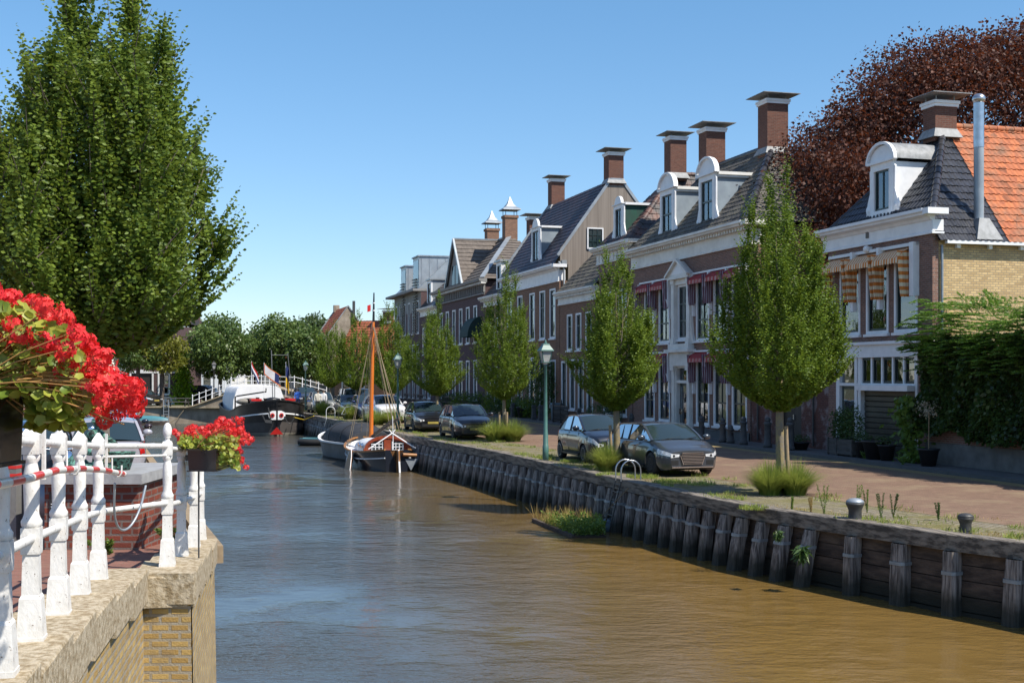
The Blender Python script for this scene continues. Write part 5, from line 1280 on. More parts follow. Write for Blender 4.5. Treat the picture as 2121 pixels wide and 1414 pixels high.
# ---------------------------------------------------------------- floating weed island
root = thing('floating_planter', 'floating raft overgrown with reddish grass and green weeds by the quay ladder', 'planter', (0, 0, WATER))
a = gp(1105, 1080, WATER); c = gp(1185, 1114, WATER); d_ = gp(1255, 1113, WATER); e_ = gp(1240, 1085, WATER)
poly = [a, c, c.lerp(d_, .9), d_, e_, a.lerp(e_, .5)]
MB().prism([(p.x, p.y, -.12) for p in poly], (0, 0, .17)).obj('raft', M['soil'], root)
MB().bar((a.x, a.y, .02), (c.x, c.y, .02), .1, .16).obj('edge_log', M['wood_plank'], root)
def inpoly(n, rng, bias=None):
    out = []
    while len(out) < n:
        u, v_ = rng.random(), rng.random(); p = a.lerp(c, u).lerp(e_.lerp(d_, u), v_*1.0); out.append((p.x, p.y, .04, u))
    return np.array(out)
rng = np.random.default_rng(4)
Q = inpoly(5200, rng); n = len(Q); hgt = .16+.12*np.sin(Q[:, 0]*9)**2+.16*rng.random(n)
P = Q[:, :3].copy(); P[:, 2] += rng.random(n)*hgt; D = np.stack([rng.normal(0, .7, n), rng.normal(0, .7, n), .4+rng.random(n)], 1)
msk = Q[:, 3]+rng.normal(0, .12, n) > .38
link('foliage', leaf_mesh('foliage', P[msk], D[msk], .05+.06*rng.random(msk.sum()), M['lf_weed'], rng, w=.5), root)
for (lb, mt, u0, u1, H_, n) in (('dry_grass', 'lf_dry', 0, .5, .72, 900), ('reed', 'lf_grass', .1, .75, .62, 900)):
    Q = inpoly(n*3, rng); Q = Q[(Q[:, 3] > u0) & (Q[:, 3] < u1)][:n]; m_ = len(Q)
    D = np.stack([rng.normal(-.12, .22, m_), rng.normal(0, .2, m_), np.ones(m_)], 1)
    link(lb, leaf_mesh(lb, Q[:, :3], D, H_*(.4+.6*rng.random(m_))*(.55+.45*np.sin(Q[:, 0]*7)**2), M[mt], rng, w=.028, droop=.12), root)
P = np.array([[gp(1196, 1100, WATER).x, gp(1196, 1100, WATER).y, .2+rng.random()*.02] for _ in range(14)])+rng.normal(0, .03, (14, 3))
link('white_blossom', leaf_mesh('white_blossom', P, rng.normal(size=(14, 3)), np.full(14, .08), M['petal2'], rng, w=.8), root)
# tufts that hang from the timber wall
rgx = np.random.default_rng(6); k = 0
for (px, py, z, R, lab) in ((1660, 1170, -.55, .16, 'green fern-like tuft on a pile of the timber wall'), (1612, 1080, -.22, .10, 'small tuft hanging under the capping beam')):
    Y = gp(px, HY+FL*EYE/gp(px, 1078).y).y-.25; X = (px-CX)/FL*Y; n = 260
    P = rgx.normal(0, R*.25, (n, 3)); D = rgx.normal(0, .5, (n, 3)); D[:, 2] -= .8
    tag(link('wall_weed', leaf_mesh('wall_weed', P, D, R*(.5+rgx.random(n)), M['lf_pot'], rgx, w=.25), loc=(X, Y, z)), lab, 'weed')

# ---------------------------------------------------------------- ivy wall, cypress and potted plants by the shop house
root = thing('ivy_wall', 'low brick garden wall on a grey footing, thickly covered in dark ivy', 'wall', st(33.65, 22.75), ROT_ST)
L = 24.0
MB().box(0.05, L, .0, .35, .75, 3.3).obj('brickwork', M['brick_h'], root); MB().box(0.0, L, -.05, .4, 0, .75).obj('footing', M['concrete'], root)
MB().box(0.0, L, -.05, .4, 3.3, 3.38).obj('coping', M['bluestone'], root)
rng = np.random.default_rng(15); n = 42000
x = rng.random(n)*13.0+.05; z = .85+rng.random(n)**.85*3.1; bul = .30+.22*np.sin(x*1.7+z*1.1)+.14*np.sin(x*4.1-z*3.3)+.08*np.sin(x*9+z*7)
low = .95+.18*np.sin(x*1.3)+.1*np.sin(x*5); z = np.maximum(z, low+rng.random(n)*.1)
P = np.stack([x, -.05-np.abs(bul)*(.3+.7*rng.random(n)), z], 1); D = np.stack([rng.normal(0, .5, n), -.6-.4*rng.random(n), rng.normal(-.35, .5, n)], 1)
link('ivy', leaf_mesh('ivy', P, D, .09+.06*rng.random(n), M['lf_ivy'], rng, w=.85, rnd=np.clip(.5*(np.sin(x*3+z*2)*.5+.5)*rng.random(n)+rng.random(n)*.5, 0, 1)), root)['kind'] = 'stuff'
root = thing('cypress_hedge', 'spreading cypress with bright green feathery sprays above the ivy wall', 'hedge', st(33.4, 23.3), ROT_ST)
rng = np.random.default_rng(16); Ps = []; Ds = []; Ss = []; Ts = []
for i in range(620):
    x = -.3+rng.random()*8.0; top = 4.75+.25*math.sin(x*1.4)+.2*math.sin(x*3.7); z = 2.7+(top-2.7)*rng.random()**.6; y = -.55-.45*rng.random()+(z > top-.4)*rng.random()*1.4
    if x < 0: z = max(z, 3.6)
    a = rng.random()*.9-.45; dr = Vector((math.sin(a)*1.0+(-.5 if x < .8 else 0), -1.0*(1 if y < -.2 else .2), .12+.3*rng.random())).normalized(); Ln = .45+.35*rng.random(); m_ = 95
    u = rng.random(m_); sd = dr.cross(V(0, 0, 1)).normalized(); k = (1-u)*.30+.05
    lat = rng.choice([-1, 1], m_)
    base = np.array([x, y, z])+np.outer(u*Ln, np.array(dr)); base[:, 2] -= .25*u*u*Ln
    sg = np.outer(lat, np.array(sd)); D = np.array(dr)*.9+sg*.75+rng.normal(0, .14, (m_, 3)); P = base+sg*(k*rng.random(m_)*.6)[:, None]
    Ps.append(P); Ds.append(D); Ss.append(.10*(.5+rng.random(m_))); Ts.append(np.clip(u*.6+(z-2.7)/3*.35+rng.random()*.2, 0, 1))
link('crown', leaf_mesh('crown', np.concatenate(Ps), np.concatenate(Ds), np.concatenate(Ss), M['lf_con'], rng, w=.20, droop=.1, rnd=np.concatenate(Ts)), root)
b = MB()
for i in range(26):
    x = rng.random()*7.5; b.tube([(x, .9, .2), (x+.1, .3, 2.4), (x+rng.normal(0, .3), -.5, 3.3+rng.random())], [.05, .035, .012], 6)
b.obj('trunk', M['bark_d'], root)
p = st(26.8, 22.9)
round_tree('garden_shrub', 'leafy green shrub rising over the ivy wall at its bridge end', p.x+.4, p.y, 6.1, 2.6, 1.35, M['lf_horn'], 71, 40, 230, .09, cat='shrub')

def potted(loc, label, kind='bush', r=.3, h=.5, ph=.35, seed=1, mat='lf_pot', pot='terracotta', n=420, leaf=.07, standard=False, name='potted_plant', box=None):
    rng = np.random.default_rng(seed); root = thing(name, label, 'potted plant', loc, ROT_ST)
    if box:
        b = MB(); w, d = box
        b.box(-w/2, w/2, -d/2, d/2, .05, .05+ph)
        for k in range(3): b.box(-w/2-.012, w/2+.012, -d/2-.012, d/2+.012, .07+k*ph/3, .05+(k+.85)*ph/3)
        for i in (-1, 1):
            for j in (-1, 1): b.box(i*w/2-.03, i*w/2+.03, j*d/2-.03, j*d/2+.03, 0, ph+.08)
        b.obj('pot', M['planter'], root)
        P, D, S, T, Fc = blob_leaves([((x_, 0, ph+h*.5), (w*.3, d*.55, h*.62)) for x_ in (-w*.25, w*.25)], n//2, leaf, rng)
    else:
        MB().lathe([(r*.62, 0), (r*.9, ph*.9), (r, ph*.92), (r, ph), (r*.88, ph), (r*.8, ph-.04)], 14).obj('pot', M[pot], root)
        zc = ph+h*.55 if not standard else ph+h
        rr_ = r*1.15 if not standard else r*1.0
        P, D, S, T, Fc = blob_leaves([((0, 0, zc), (rr_, rr_, h*.55 if not standard else rr_*.9))], n, leaf, rng, shell=.1)
        b = MB()
        if standard: b.tube([(0, 0, ph-.05), (.02, 0, zc-.1)], [.015, .012], 6)
        else:
            for i in range(5): b.tube([(0, 0, ph-.05), (rng.normal(0, .08), rng.normal(0, .08), zc)], [.01, .006], 5)
        b.obj('stem', M['stake'] if standard else M['bark_d'], root)
    link('foliage', leaf_mesh('foliage', P, D, S, M[mat], rng, w=.5, rnd=T), root); return root
potted(st(37.75, 22.15, .108), 'bushy laurel in a grey wooden box by the shop house door', box=(.62, .5), h=.95, ph=.5, seed=3, n=900, leaf=.1)
potted(st(36.95, 22.1, .108), 'tall leafy bush in a long grey wooden box beside the laurel', box=(.95, .5), h=1.05, ph=.5, seed=4, n=1100, leaf=.09)
potted(st(36.1, 22.0, .108), 'small green plant in a tapering dark pot beside the wooden boxes', r=.22, h=.3, ph=.55, seed=5, n=260)
potted(st(35.4, 22.05, .108), 'wide low black tub, nearly empty, in front of the garage door', r=.45, h=.12, ph=.6, seed=6, n=70)
potted(st(34.75, 22.05, .108), 'black tub in the shade close to the vine', r=.3, h=.25, ph=.5, seed=61, n=120)
potted(st(32.3, 21.9, .108), 'cream-flowered standard tree in a black pot before the ivy wall', r=.33, h=1.15, ph=.52, seed=7, n=260, leaf=.06, standard=True, mat='petal2')
potted(st(40.55, 22.2, .108), 'low dark bowl of trailing flowers against the lime-stained wall', r=.38, h=.25, ph=.28, seed=8, n=320, leaf=.06)
rng = np.random.default_rng(30); root = thing('vine', 'lush vine with big light green leaves climbing the shop house corner', 'plant', st(33.95, 22.6, .1), ROT_ST)
P = np.stack([rng.normal(.15, .28, 520), -.15-rng.random(520)*.4, rng.random(520)**.9*2.0], 1); P[:, 0] += .2*np.sin(P[:, 2]*3)
link('foliage', leaf_mesh('foliage', P, rng.normal(0, .6, (520, 3))+np.array([0, -.6, -.2]), .13+.09*rng.random(520), M['lf_weed'], rng, w=.9, rnd=rng.random(520)*.55), root)
MB().tube([(.1, -.1, 0), (.2, -.15, 1), (.1, -.1, 2)], .02, 6).obj('stem', M['bark_d'], root)
weed_plant(st(35.6, 21.8, .1), .22, 201, 'low round-leaved weed in front of the black tub', 'lf_weed', spread=1.5, n=40, leaf=.12, group='low weeds along the kerb')
weed_plant(st(33.0, 21.5, .1), .2, 202, 'low round-leaved weed beside the flowering standard', 'lf_weed', spread=1.5, n=40, leaf=.12, group='low weeds along the kerb')
# planting along the farther fronts
def shrub(s, t, h, r, lab, seed, mat='lf_pot', n=900, leaf=.1, z0=0.1):
    rng = np.random.default_rng(seed); root = thing('shrub', lab, 'shrub', st(s, t, z0), 0, 'greenery against the house fronts')
    bl = [((rng.normal(0, r*.3), rng.normal(0, r*.3), h*(.25+.6*i/5)), (r*.75, r*.75, h*.22)) for i in range(6)]
    P, D, S, T, Fc = blob_leaves(bl, n//6, leaf, rng); link('foliage', leaf_mesh('foliage', P, D, S, M[mat], rng, w=.6, rnd=T), root)
    MB().tube([(0, 0, -.05), (.03, 0, h*.6)], [.04, .015], 6).obj('stem', M['bark_d'], root)
shrub(72.6, 22.5, 3.7, 1.25, 'tall dark shrub climbing the front behind the nearer lamp post', 301, n=3600, leaf=.12)
shrub(60.6, 22.4, 2.0, .95, 'round dark bush between the big house and its narrow neighbour', 302, n=2200, leaf=.1)
for i, (s, h, r, lab) in enumerate(((74.9, 1.1, .6, 'leafy tub plant beside the tall climbing shrub'), (76.3, 1.0, .7, 'wide green shrub in a row of tub plants'), (78.2, 1.3, .8, 'green shrub under the brown brick house window'),
        (80.5, 1.2, .7, 'dark round shrub near the green topiary'), (83.5, 1.5, .9, 'dark shrub by the white corniced little house'), (87.0, 1.4, .8, 'reddish green shrub before the purple house'), (92.0, 1.4, .9, 'shrub halfway along the purple house'), (98.0, 1.4, .9, 'shrub near the far end of the purple house'))):
    shrub(s, 22.2, h, r, lab, 310+i, n=900, leaf=.13, mat='lf_pot' if i % 2 else 'lf_horn')
potted(st(75.4, 22.0, .1), 'ball-clipped standard tree in a black tub by the white doorway', r=.42, h=1.5, ph=.7, seed=9, n=380, leaf=.1, standard=True)
potted(st(77.1, 22.0, .1), 'second ball-clipped standard, beside the brown brick house door', r=.4, h=1.4, ph=.6, seed=10, n=380, leaf=.1, standard=True)
# bright ivy on the brick house corner by the far quay
rng = np.random.default_rng(33); root = thing('climber', 'bright yellow-green climber on the corner of the dark brick house', 'plant', (farx(380, 117.6), 117.6, 0))
n = 2600; z = rng.random(n)*5.2; w_ = .55+.35*np.sin(z*1.2)+.2*(z > 2.5)
P = np.stack([rng.normal(0, .45, n)*w_*1.3, -.4*rng.random(n), z], 1)
link('foliage', leaf_mesh('foliage', P, rng.normal(0, .7, (n, 3))+np.array([0, -.5, 0]), .2+.1*rng.random(n), M['lf_bright'], rng, w=.8), root)
MB().tube([(0, 0, 0), (.1, 0, 2.5), (0, 0, 4.5)], .05, 6).obj('stem', M['bark_d'], root)
# weeds by the red plinth
for i, (x, y, h, lab) in enumerate(((-3.35, 12.3, .22, 'green weed at the canal corner of the red brick plinth'), (-3.12, 12.15, .2, 'leafy weed between the plinth and the white railing'), (-3.8, 11.85, .14, 'low weed along the foot of the plinth'))):
    weed_plant((x, y, zl(y)), h, 210+i, lab, 'lf_weed', spread=1.4, n=90, leaf=.05, group='weeds round the red brick plinth')
# ================================================================ CARS
CARM = {}
def wheel_mesh(r, w):
    k = (round(r, 2), round(w, 2))
    if k in CARM: return CARM[k]
    t = MB().lathe([(r*.66, -w/2), (r*.9, -w/2), (r, -w*.36), (r, w*.36), (r*.9, w/2), (r*.66, w/2)], 22, axis='y').mesh('tyre', M['tyre'])
    b = MB(); b.lathe([(r*.66, -w*.42), (r*.70, -w*.5), (r*.62, -w*.5), (r*.60, -w*.3)], 22, axis='y')
    b.lathe([(r*.16, -w*.34), (r*.16, -w*.48), (r*.04, -w*.5)], 10, axis='y')
    for i in range(9):
        a = 2*PI*i/9; c, s = math.cos(a), math.sin(a)
        b.bar((c*r*.12, -w*.42, s*r*.12), (c*r*.64, -w*.42, s*r*.64), r*.10, .03, up=(0, 1, 0))
    rm = b.mesh('rim', M['rim']); d = MB().lathe([(r*.66, -w*.2), (r*.66, -w*.22), (.01, -w*.22)], 18, axis='y').mesh('brake_disc', M['plastic'])
    CARM[k] = (t, rm, d); return CARM[k]
def car(label, loc, yaw, col, L=4.3, W=1.78, H_=1.45, wb=2.6, kind='hatch', name='parked_car', paintmat=None, group=None, grille='bars', hood=.86, belt=.93, metal=.25, detail=True, nose=.72, roofx=None, wr=.31):
    """car with its nose to local +x, wheels on z = 0"""
    root = thing(name, label, 'car', loc, yaw, group)
    pm = paintmat or paint('car_paint', col, .28, 1.0, metal)
    xf, xr = L/2-.82, L/2-.82-wb; ra = wr+.055
    van = kind == 'van'
    xA = L/2-(.88 if not van else .75); zA = belt+.03; xB = xA-(.80 if not van else .55)*(H_/1.45)**.5
    if kind == 'hatch': xC, xD, zD = -L/2+.62, -L/2+.22, belt+.02
    elif kind == 'van': xC, xD, zD = -L/2+.28, -L/2+.08, belt+.02
    elif kind == 'saloon': xC, xD, zD = -L/2+1.25, -L/2+.62, belt+.06
    else: xC, xD, zD = -L/2+.5, -L/2+.16, belt+.04
    xs = sorted(set([round(x, 4) for x in list(np.linspace(-L/2+.25, L/2-.35, 34))+[-L/2+d for d in (0, .03, .08, .15)]+[L/2-d for d in (0, .02, .05, .1, .17, .25)]
                     +[xf+k*ra/6 for k in range(-6, 7)]+[xr+k*ra/6 for k in range(-6, 7)]]))
    def top(x):
        return float(np.interp(x, [-L/2, -L/2+.06, -L/2+.2, xD, xA, xA+.25, L/2-.35, L/2-.12, L/2-.03, L/2], [zD-.10, zD-.02, zD, zD, zA, zA-.03, hood-.02, hood-.08, nose, nose-.025]))
    def bot(x): return float(np.interp(x, [-L/2, -L/2+.12, -L/2+.4, L/2-.35, L/2-.1, L/2], [.34, .24, .19, .17, .19, .26]))
    def hw(x):
        e = L/2-x; r = x+L/2
        k = 1-.24*max(0, 1-e/.42)**2-.045*max(0, 1-e/1.4)-.15*max(0, 1-r/.3)**2-.03*max(0, 1-r/1.2); return W/2*k
    def arch(x):
        for c in (xf, xr):
            if abs(x-c) < ra: return wr+math.sqrt(max(0, ra*ra-(x-c)**2))
        return 0
    fy = [0, .62, .63, .90, .965, .995, 1.0, .985, .955, .90, .80, .5, .25, 0]; fz = [0, 0, 0, 0, .10, .30, .55, .76, .90, .965, 1.0, 1.0, 1.0, 1.0]
    NS = len(fy); secs = []
    for x in xs:
        zb, zt, h, a = bot(x), top(x), hw(x), arch(x); r = []
        for j, (p, q) in enumerate(zip(fy, fz)):
            z = zb+(zt-zb)*q
            if a and 2 <= j: z = max(z, a-(0.0 if j < 5 else 0)) if q < .8 else z
            if j >= 10: z += .035*(1-(p/.8)**2)*(1 if x > xA-.1 else .3)
            y = p*h
            if a and 4 <= j <= 6: y += .012
            r.append((x, y, z))
        secs.append(r)
    b = MB()
    for sg in (1, -1):
        R = [[(x, y*sg, z) for x, y, z in s] for s in secs]
        if sg > 0: R = R[::-1]
        b.grid(R, 0, True, facemi=lambda i, j: 1 if j < 3 else 0)
    for e in (0, -1):
        s = secs[e]; ring = [p for p in s]+[(x, -y, z) for x, y, z in s[::-1][1:-1]]
        b.add(ring if e == 0 else ring[::-1], [tuple(range(len(ring)))], 0)
    b.obj('body', [pm, M['plastic']], root, sharp=38)
    # greenhouse
    crown = .05
    path = [(xA, zA)]; zR = H_-crown
    for k in (.33, .66): path.append((xA+(xB-xA)*k, zA+(zR-.03-zA)*k+.02))
    path += [(xB, zR-.035), (xB-.14, zR-.01), (xB-.45, zR), ((xB+xC)/2, zR), (xC+.35, zR-.02), (xC+.1, zR-.05), (xC, zR-.09)]
    for k in (.5,): path.append((xC+(xD-xC)*k-.015, zR-.09+(zD-zR+.09)*k+.02))
    path += [(xD, zD)]
    wB, wR = W/2*.90, W/2*(.70 if not van else .80)
    def wz(x, z):
        k = min(1, max(0, (z-belt)/(zR-belt))); base = wB*(1-.06*max(0, (x-xA+.5)/.5)) ; return base+(wR-base)*k**1.15
    ny = 8; rows = []
    for (x, z) in path:
        w = wz(x, z); rows.append([(x-.10*abs(t)**2.2*(1 if x > xB-.2 else -.5 if x < xC+.05 else 0), t*w, z+crown*(1-t*t)) for t in np.linspace(-1, 1, ny+1)])
    iB, iC = 3, 9
    g = MB().grid(rows[:iB+1]); g.obj('windscreen', M['carglass'], root)
    MB().grid(rows[iB:iC+1]).obj('roof', pm, root); MB().grid(rows[iC:]).obj('rear_window', M['carglass'], root)
    for sg in (-1, 1):
        k = 0 if sg < 0 else -1; q = MB(); fr = MB()
        rp = [r[k] for r in rows]; bp = [(x, sg*wB*(1-.06*max(0, (x-xA+.5)/.5)), belt-.01 if 0 else min(belt-.02, z)) for (x, y, z) in rp]
        m_ = len(rp)
        for i in range(m_-1):
            t_ = q if i < iC-1 else fr
            f = (bp[i], bp[i+1], rp[i+1], rp[i]); t_.quad(*(f if sg < 0 else f[::-1]))
        q.obj('side_window', M['carglass'], root)
        for i in range(m_-1):
            if i < iB or i >= iC-1: fr.bar(rp[i], rp[i+1], .06, .05)
            else: fr.bar(rp[i], rp[i+1], .035, .04)
        fr.obj('pillar', pm, root)
        d = MB(); xm = (xB+xC)/2+.15
        y1 = sg*(wB+.004); zt_ = zR-.03
        d.bar((xm, y1, belt), (xm-.08, sg*(wR+.012), zt_), .09, .012)
        if L > 3.9: d.bar((xC+.62, y1, belt), (xC+.5, sg*(wR+.012), zt_-.03), .06, .012)
        d.bar((xA-.05, sg*wB*.99, belt+.0), (xC+.1, sg*(wB+.006), belt+.0), .02, .025); d.obj('window_trim', M['plastic'], root)
        if detail:
            mr = MB(); mr.sphere((xA-.30, sg*(W/2+.10), belt+.11), .105, 10, 8, sc=(.65, 1.15, .75)); mr.bar((xA-.3, sg*(W/2-.08), belt+.03), (xA-.3, sg*(W/2+.05), belt+.07), .05); mr.obj('mirror', pm, root)
            h = MB(); h.bar((xm-.30, sg*(W/2*.985+.012), belt-.14), (xm-.12, sg*(W/2*.985+.012), belt-.14), .02, .03)
            if L > 3.9: h.bar((xm+.45, sg*(W/2*.985+.012), belt-.14), (xm+.63, sg*(W/2*.985+.012), belt-.14), .02, .03)
            h.obj('door_handle', pm, root)
            sm_ = MB(); 
            for xx in (xm-.02, xm+.95): sm_.bar((xx, sg*(W/2+.002), .30), (xx-.02, sg*(W/2*.96), belt-.03), .010, .012)
            sm_.bar((xf-ra-.05, sg*(W/2+.004), .24), (xr+ra+.05, sg*(W/2+.004), .24), .03, .06); sm_.obj('door_seam', M['plastic'], root)
    # lights
    def patch(x0, x1, q0, q1, nm, mat, off=.012):
        for sg in (-1, 1):
            R = []
            for x in np.linspace(x0, x1, 7):
                zb, zt, h = bot(x), top(x), hw(x); r = []
                for q in np.linspace(q0, q1, 5):
                    y = np.interp(q, fz[3:11], fy[3:11])*h; r.append((x+(off if x > 0 else -off), sg*(y+off), zb+(zt-zb)*q))
                R.append(r if sg > 0 else r[::-1])
            MB().grid(R).obj(nm, mat, root)
    X1 = L/2-.004
    patch(L/2-.42, X1, .70, .90, 'headlight', M['lens'])
    patch(-L/2+.002, -L/2+.16, .66, .97 if kind != 'van' else .95, 'tail_light', M['redlens'])
    wn = hw(L/2)
    for sg in (-1, 1):
        z0_, z1_ = nose-.19, nose-.075
        MB().prism([(X1, sg*wn*.62, z0_+.03), (X1, sg*wn*1.0, z0_-.0), (X1, sg*wn*1.0, z1_+.0), (X1, sg*wn*.60, z1_-.02)], (.014, 0, 0)).obj('headlight', M['lens'], root)
        MB().tube([(X1+.005, sg*wn*.86, (z0_+z1_)/2), (X1+.02, sg*wn*.86, (z0_+z1_)/2)], .035, 10).obj('lamp_unit', M['plastic'], root)
    b = MB(); gw = wn*.68; gz0, gz1 = (.34, .66) if grille == 'big' else (.50, .64)
    if grille == 'big':
        b.prism([(X1, -gw*.62, gz0), (X1, gw*.62, gz0), (X1, gw*.82, gz1-.06), (X1, gw*.72, gz1), (X1, -gw*.72, gz1), (X1, -gw*.82, gz1-.06)], (.03, 0, 0)); b.obj('grille', M['plastic'], root)
        s = MB()
        for i in range(7): s.box(X1+.028, X1+.045, -gw*(.62+.18*i/7), gw*(.62+.18*i/7), gz0+.02+i*.042, gz0+.035+i*.042)
        for sg in (-1, 1): s.bar((X1+.03, sg*gw*.63, gz0), (X1+.03, sg*gw*.84, gz1-.06), .02)
        s.box(X1+.02, X1+.045, -gw*.72, gw*.72, gz1-.005, gz1+.015); s.obj('chrome_trim', M['chrome'], root)
        for sg in (-1, 1): MB().box(X1-.02, X1+.012, sg*gw*.95, sg*wn*.98, .34, .46).obj('air_intake', M['plastic'], root)
        MB().box(X1-.01, X1+.035, -wn*.95, wn*.95, .255, .285).obj('lip', M['chrome'], root)
    else:
        b.box(X1, X1+.02, -gw, gw, gz0, gz1); b.obj('grille', M['plastic'], root)
        s = MB()
        for i in range(3): s.box(X1+.018, X1+.03, -gw*.97, gw*.97, gz0+.02+i*.045, gz0+.032+i*.045)
        s.obj('chrome_trim', M['chrome'], root)
        MB().box(X1-.01, X1+.015, -wn*.85, wn*.85, .28, .42).obj('air_intake', M['plastic'], root)
        MB().box(X1+.015, X1+.03, -.26, .26, .42, .53).obj('number_plate', M['plate_y'], root)
    MB().box(-L/2-.02, -L/2+.01, -.26, .26, .58 if not van else .75, .69 if not van else .86).obj('number_plate', M['plate_y'], root)
    MB().box(-L/2-.025, -L/2+.02, -hw(-L/2)*.9, hw(-L/2)*.9, .34, .44).obj('rear_bumper_trim', M['plastic'], root)
    t, rm, d = wheel_mesh(wr, .2)
    for x in (xf, xr):
        for sg in (-1, 1):
            o = link('wheel', d, root, (x, sg*(W/2-.115), wr), 0 if sg < 0 else PI); link('tyre', t, o); link('rim', rm, o)
    if detail:
        w_ = MB(); w_.bar((xA+.02, -.55, zA+.02), (xA-.1, .1, zA+.10), .02, .015).bar((xA+.02, .1, zA+.02), (xA-.08, .6, zA+.09), .02, .015); w_.obj('wiper', M['plastic'], root)
    return root
YS = math.atan2(-CO, SI)     # nose towards the bridge
GC = 'cars parked along the quay'
def park(px, py, L, W, nose=True, dz=0):
    """px, py: where the canal-side front (or rear) wheel nearest the camera touches the ground"""
    p = gp(px, py, dz); s0 = -SI*p.x+CO*p.y; t0 = CO*p.x+SI*p.y
    return st(s0+(L/2-.82), t0+W/2-.1, dz)
car('metallic grey hatchback with a wide slatted grille, nearest the ladder', park(1350, 984, 4.3, 1.8), YS+.03, (.045, .058, .075), L=4.3, W=1.82, H_=1.43, grille='big', hood=.84, group=GC, wr=.325)
car('dark blue compact car with chrome grille strip, behind the grey hatchback', park(1213, 958, 3.65, 1.62), YS, (.006, .012, .026), L=3.65, W=1.64, H_=1.52, wb=2.4, hood=.93, belt=.98, group=GC, wr=.29)
car('black-blue hatchback with round pale headlights beside the twin grass tussock', park(943, 909, 4.1, 1.7), YS-.02, (.012, .014, .024), L=4.15, W=1.75, H_=1.5, hood=.9, belt=.96, group=GC)
car('black hatchback with a silver grille line, between lamp and stake', park(862, 894, 4.1, 1.7), YS-.04, (.010, .011, .016), L=4.15, W=1.75, H_=1.48, group=GC)
car('white sport utility car under the tree by the mast', park(775, 876, 4.5, 1.8), YS+.05, (.70, .70, .71), L=4.5, W=1.88, H_=1.62, hood=1.02, belt=1.06, nose=.85, metal=0, group=GC, wr=.35)
car('deep blue tall hatchback just behind the white car', park(741, 868, 3.8, 1.65), YS, (.012, .025, .11), L=3.8, W=1.66, H_=1.56, hood=.95, belt=1.0, wb=2.4, group=GC)
car('dark teal hatchback between the blue car and the van', park(706, 862, 4.0, 1.7), YS, (.012, .035, .05), L=4.0, W=1.7, H_=1.46, group=GC)
p = park(690, 859, 4.6, 1.9)
car('black people carrier parked tail towards the bridge, red tail lamp showing', p+V(.9, -1.0, 0), YS+PI, (.014, .014, .016), L=4.7, W=1.95, H_=1.9, kind='van', hood=1.05, belt=1.12, nose=.9, group=GC, wr=.33)
car('silver-green hatchback facing us beside the farthest lamp', park(648, 855, 4.1, 1.7), YS, (.20, .21, .20), L=4.1, W=1.75, H_=1.55, hood=.92, group=GC)
car('dark grey car farthest along the quay, behind the barge bow', park(616, 847, 4.2, 1.7)+V(0, 0, .3), YS, (.03, .035, .045), L=4.2, W=1.75, H_=1.5, group=GC)
# near bank
yl = math.atan2(1, -.31)
GL = 'cars parked on the near bank'
car('silver hatchback seen from behind beyond the bronze statue', (-9.38, 29.0, zl(29)), yl+.02, (.42, .41, .45), L=3.8, W=1.70, H_=1.52, hood=.92, belt=.98, group=GL, name='parked_car')
car('dark blue car behind the white railing and the geraniums', (-8.25, 21.2, zl(21)), yl, (.015, .035, .075), L=4.2, W=1.75, H_=1.5, group=GL)
car('dark car beyond the silver hatchback on the near bank', (-11.3, 35.6, zl(35.6)), yl, (.03, .012, .014), L=4.1, W=1.72, H_=1.5, group=GL)
car('blue-black car farther up the near bank', (-13.2, 41.8, zl(41.8)), yl, (.012, .016, .03), L=4.1, W=1.72, H_=1.5, group=GL)
car('farthest dark red car of the near bank row', (-15.4, 48.5, zl(48.5)), yl, (.05, .01, .012), L=4.1, W=1.72, H_=1.5, group=GL)
car('black hatchback standing before the garage door of the brick house', (farx(293, 112.5), 112.5, .05), -.62, (.014, .015, .016), L=4.2, W=1.75, H_=1.55)
car('dark car parked beyond the bridge railing under the plane tree', (farx(425, 122), 122, .3), -.3, (.02, .035, .035), L=4.2, W=1.75, H_=1.5, detail=False)
car('dark red-brown car at the bridge foot behind the picnic table', (farx(399, 124), 124, .2), .4, (.05, .02, .018), L=4.2, W=1.75, H_=1.45, detail=False)
# ================================================================ BOATS
def hull(L, B, fore, aft, dep, flare=.12, bluff=.5, tran=.6, n=26, m=9, mi_f=None, sheer_bow=.5, sheer_st=.2, keel=-.5):
    """hull with its bow to +x; returns rows from sheer to keel for one side and a MB"""
    b = MB(); rows = []
    def hb(u):          # u 0 stern .. 1 bow
        if u > fore: k = max(0.0, 1-((u-fore)/(1-fore))**2)**bluff
        elif u < aft: k = tran+(1-tran)*(1-((aft-u)/aft)**2)
        else: k = 1
        return B/2*k
    us = np.concatenate([np.linspace(0, fore, n//2), fore+(1-fore)*np.sin(np.linspace(0, PI/2, n//2+1))[1:]])
    for u in us:
        zt = dep+sheer_bow*max(0, (u-.5)/.5)**2+sheer_st*max(0, (.5-u)/.5)**2; r = []
        for j in range(m+1):
            q = j/m; z = zt+(keel-zt)*q; k = (1-flare*q)*(1 if q < .75 else max(.0, 1-((q-.75)/.25)**2*.8))
            x = L*(u-.5)-max(0, (u-fore)/(1-fore))*q*L*.035
            r.append((x, hb(u)*k, z))
        rows.append(r)
    R1 = [[(x, y, z) for x, y, z in r] for r in rows][::-1]; R2 = [[(x, -y, z) for x, y, z in r] for r in rows]
    b.grid(R1, 0, True, facemi=mi_f); b.grid(R2, 0, True, facemi=mi_f)
    s = rows[0]; b.add([(x, y, z) for x, y, z in s]+[(x, -y, z) for x, y, z in s[::-1]], [tuple(range(2*len(s)))], 0)
    return b, rows
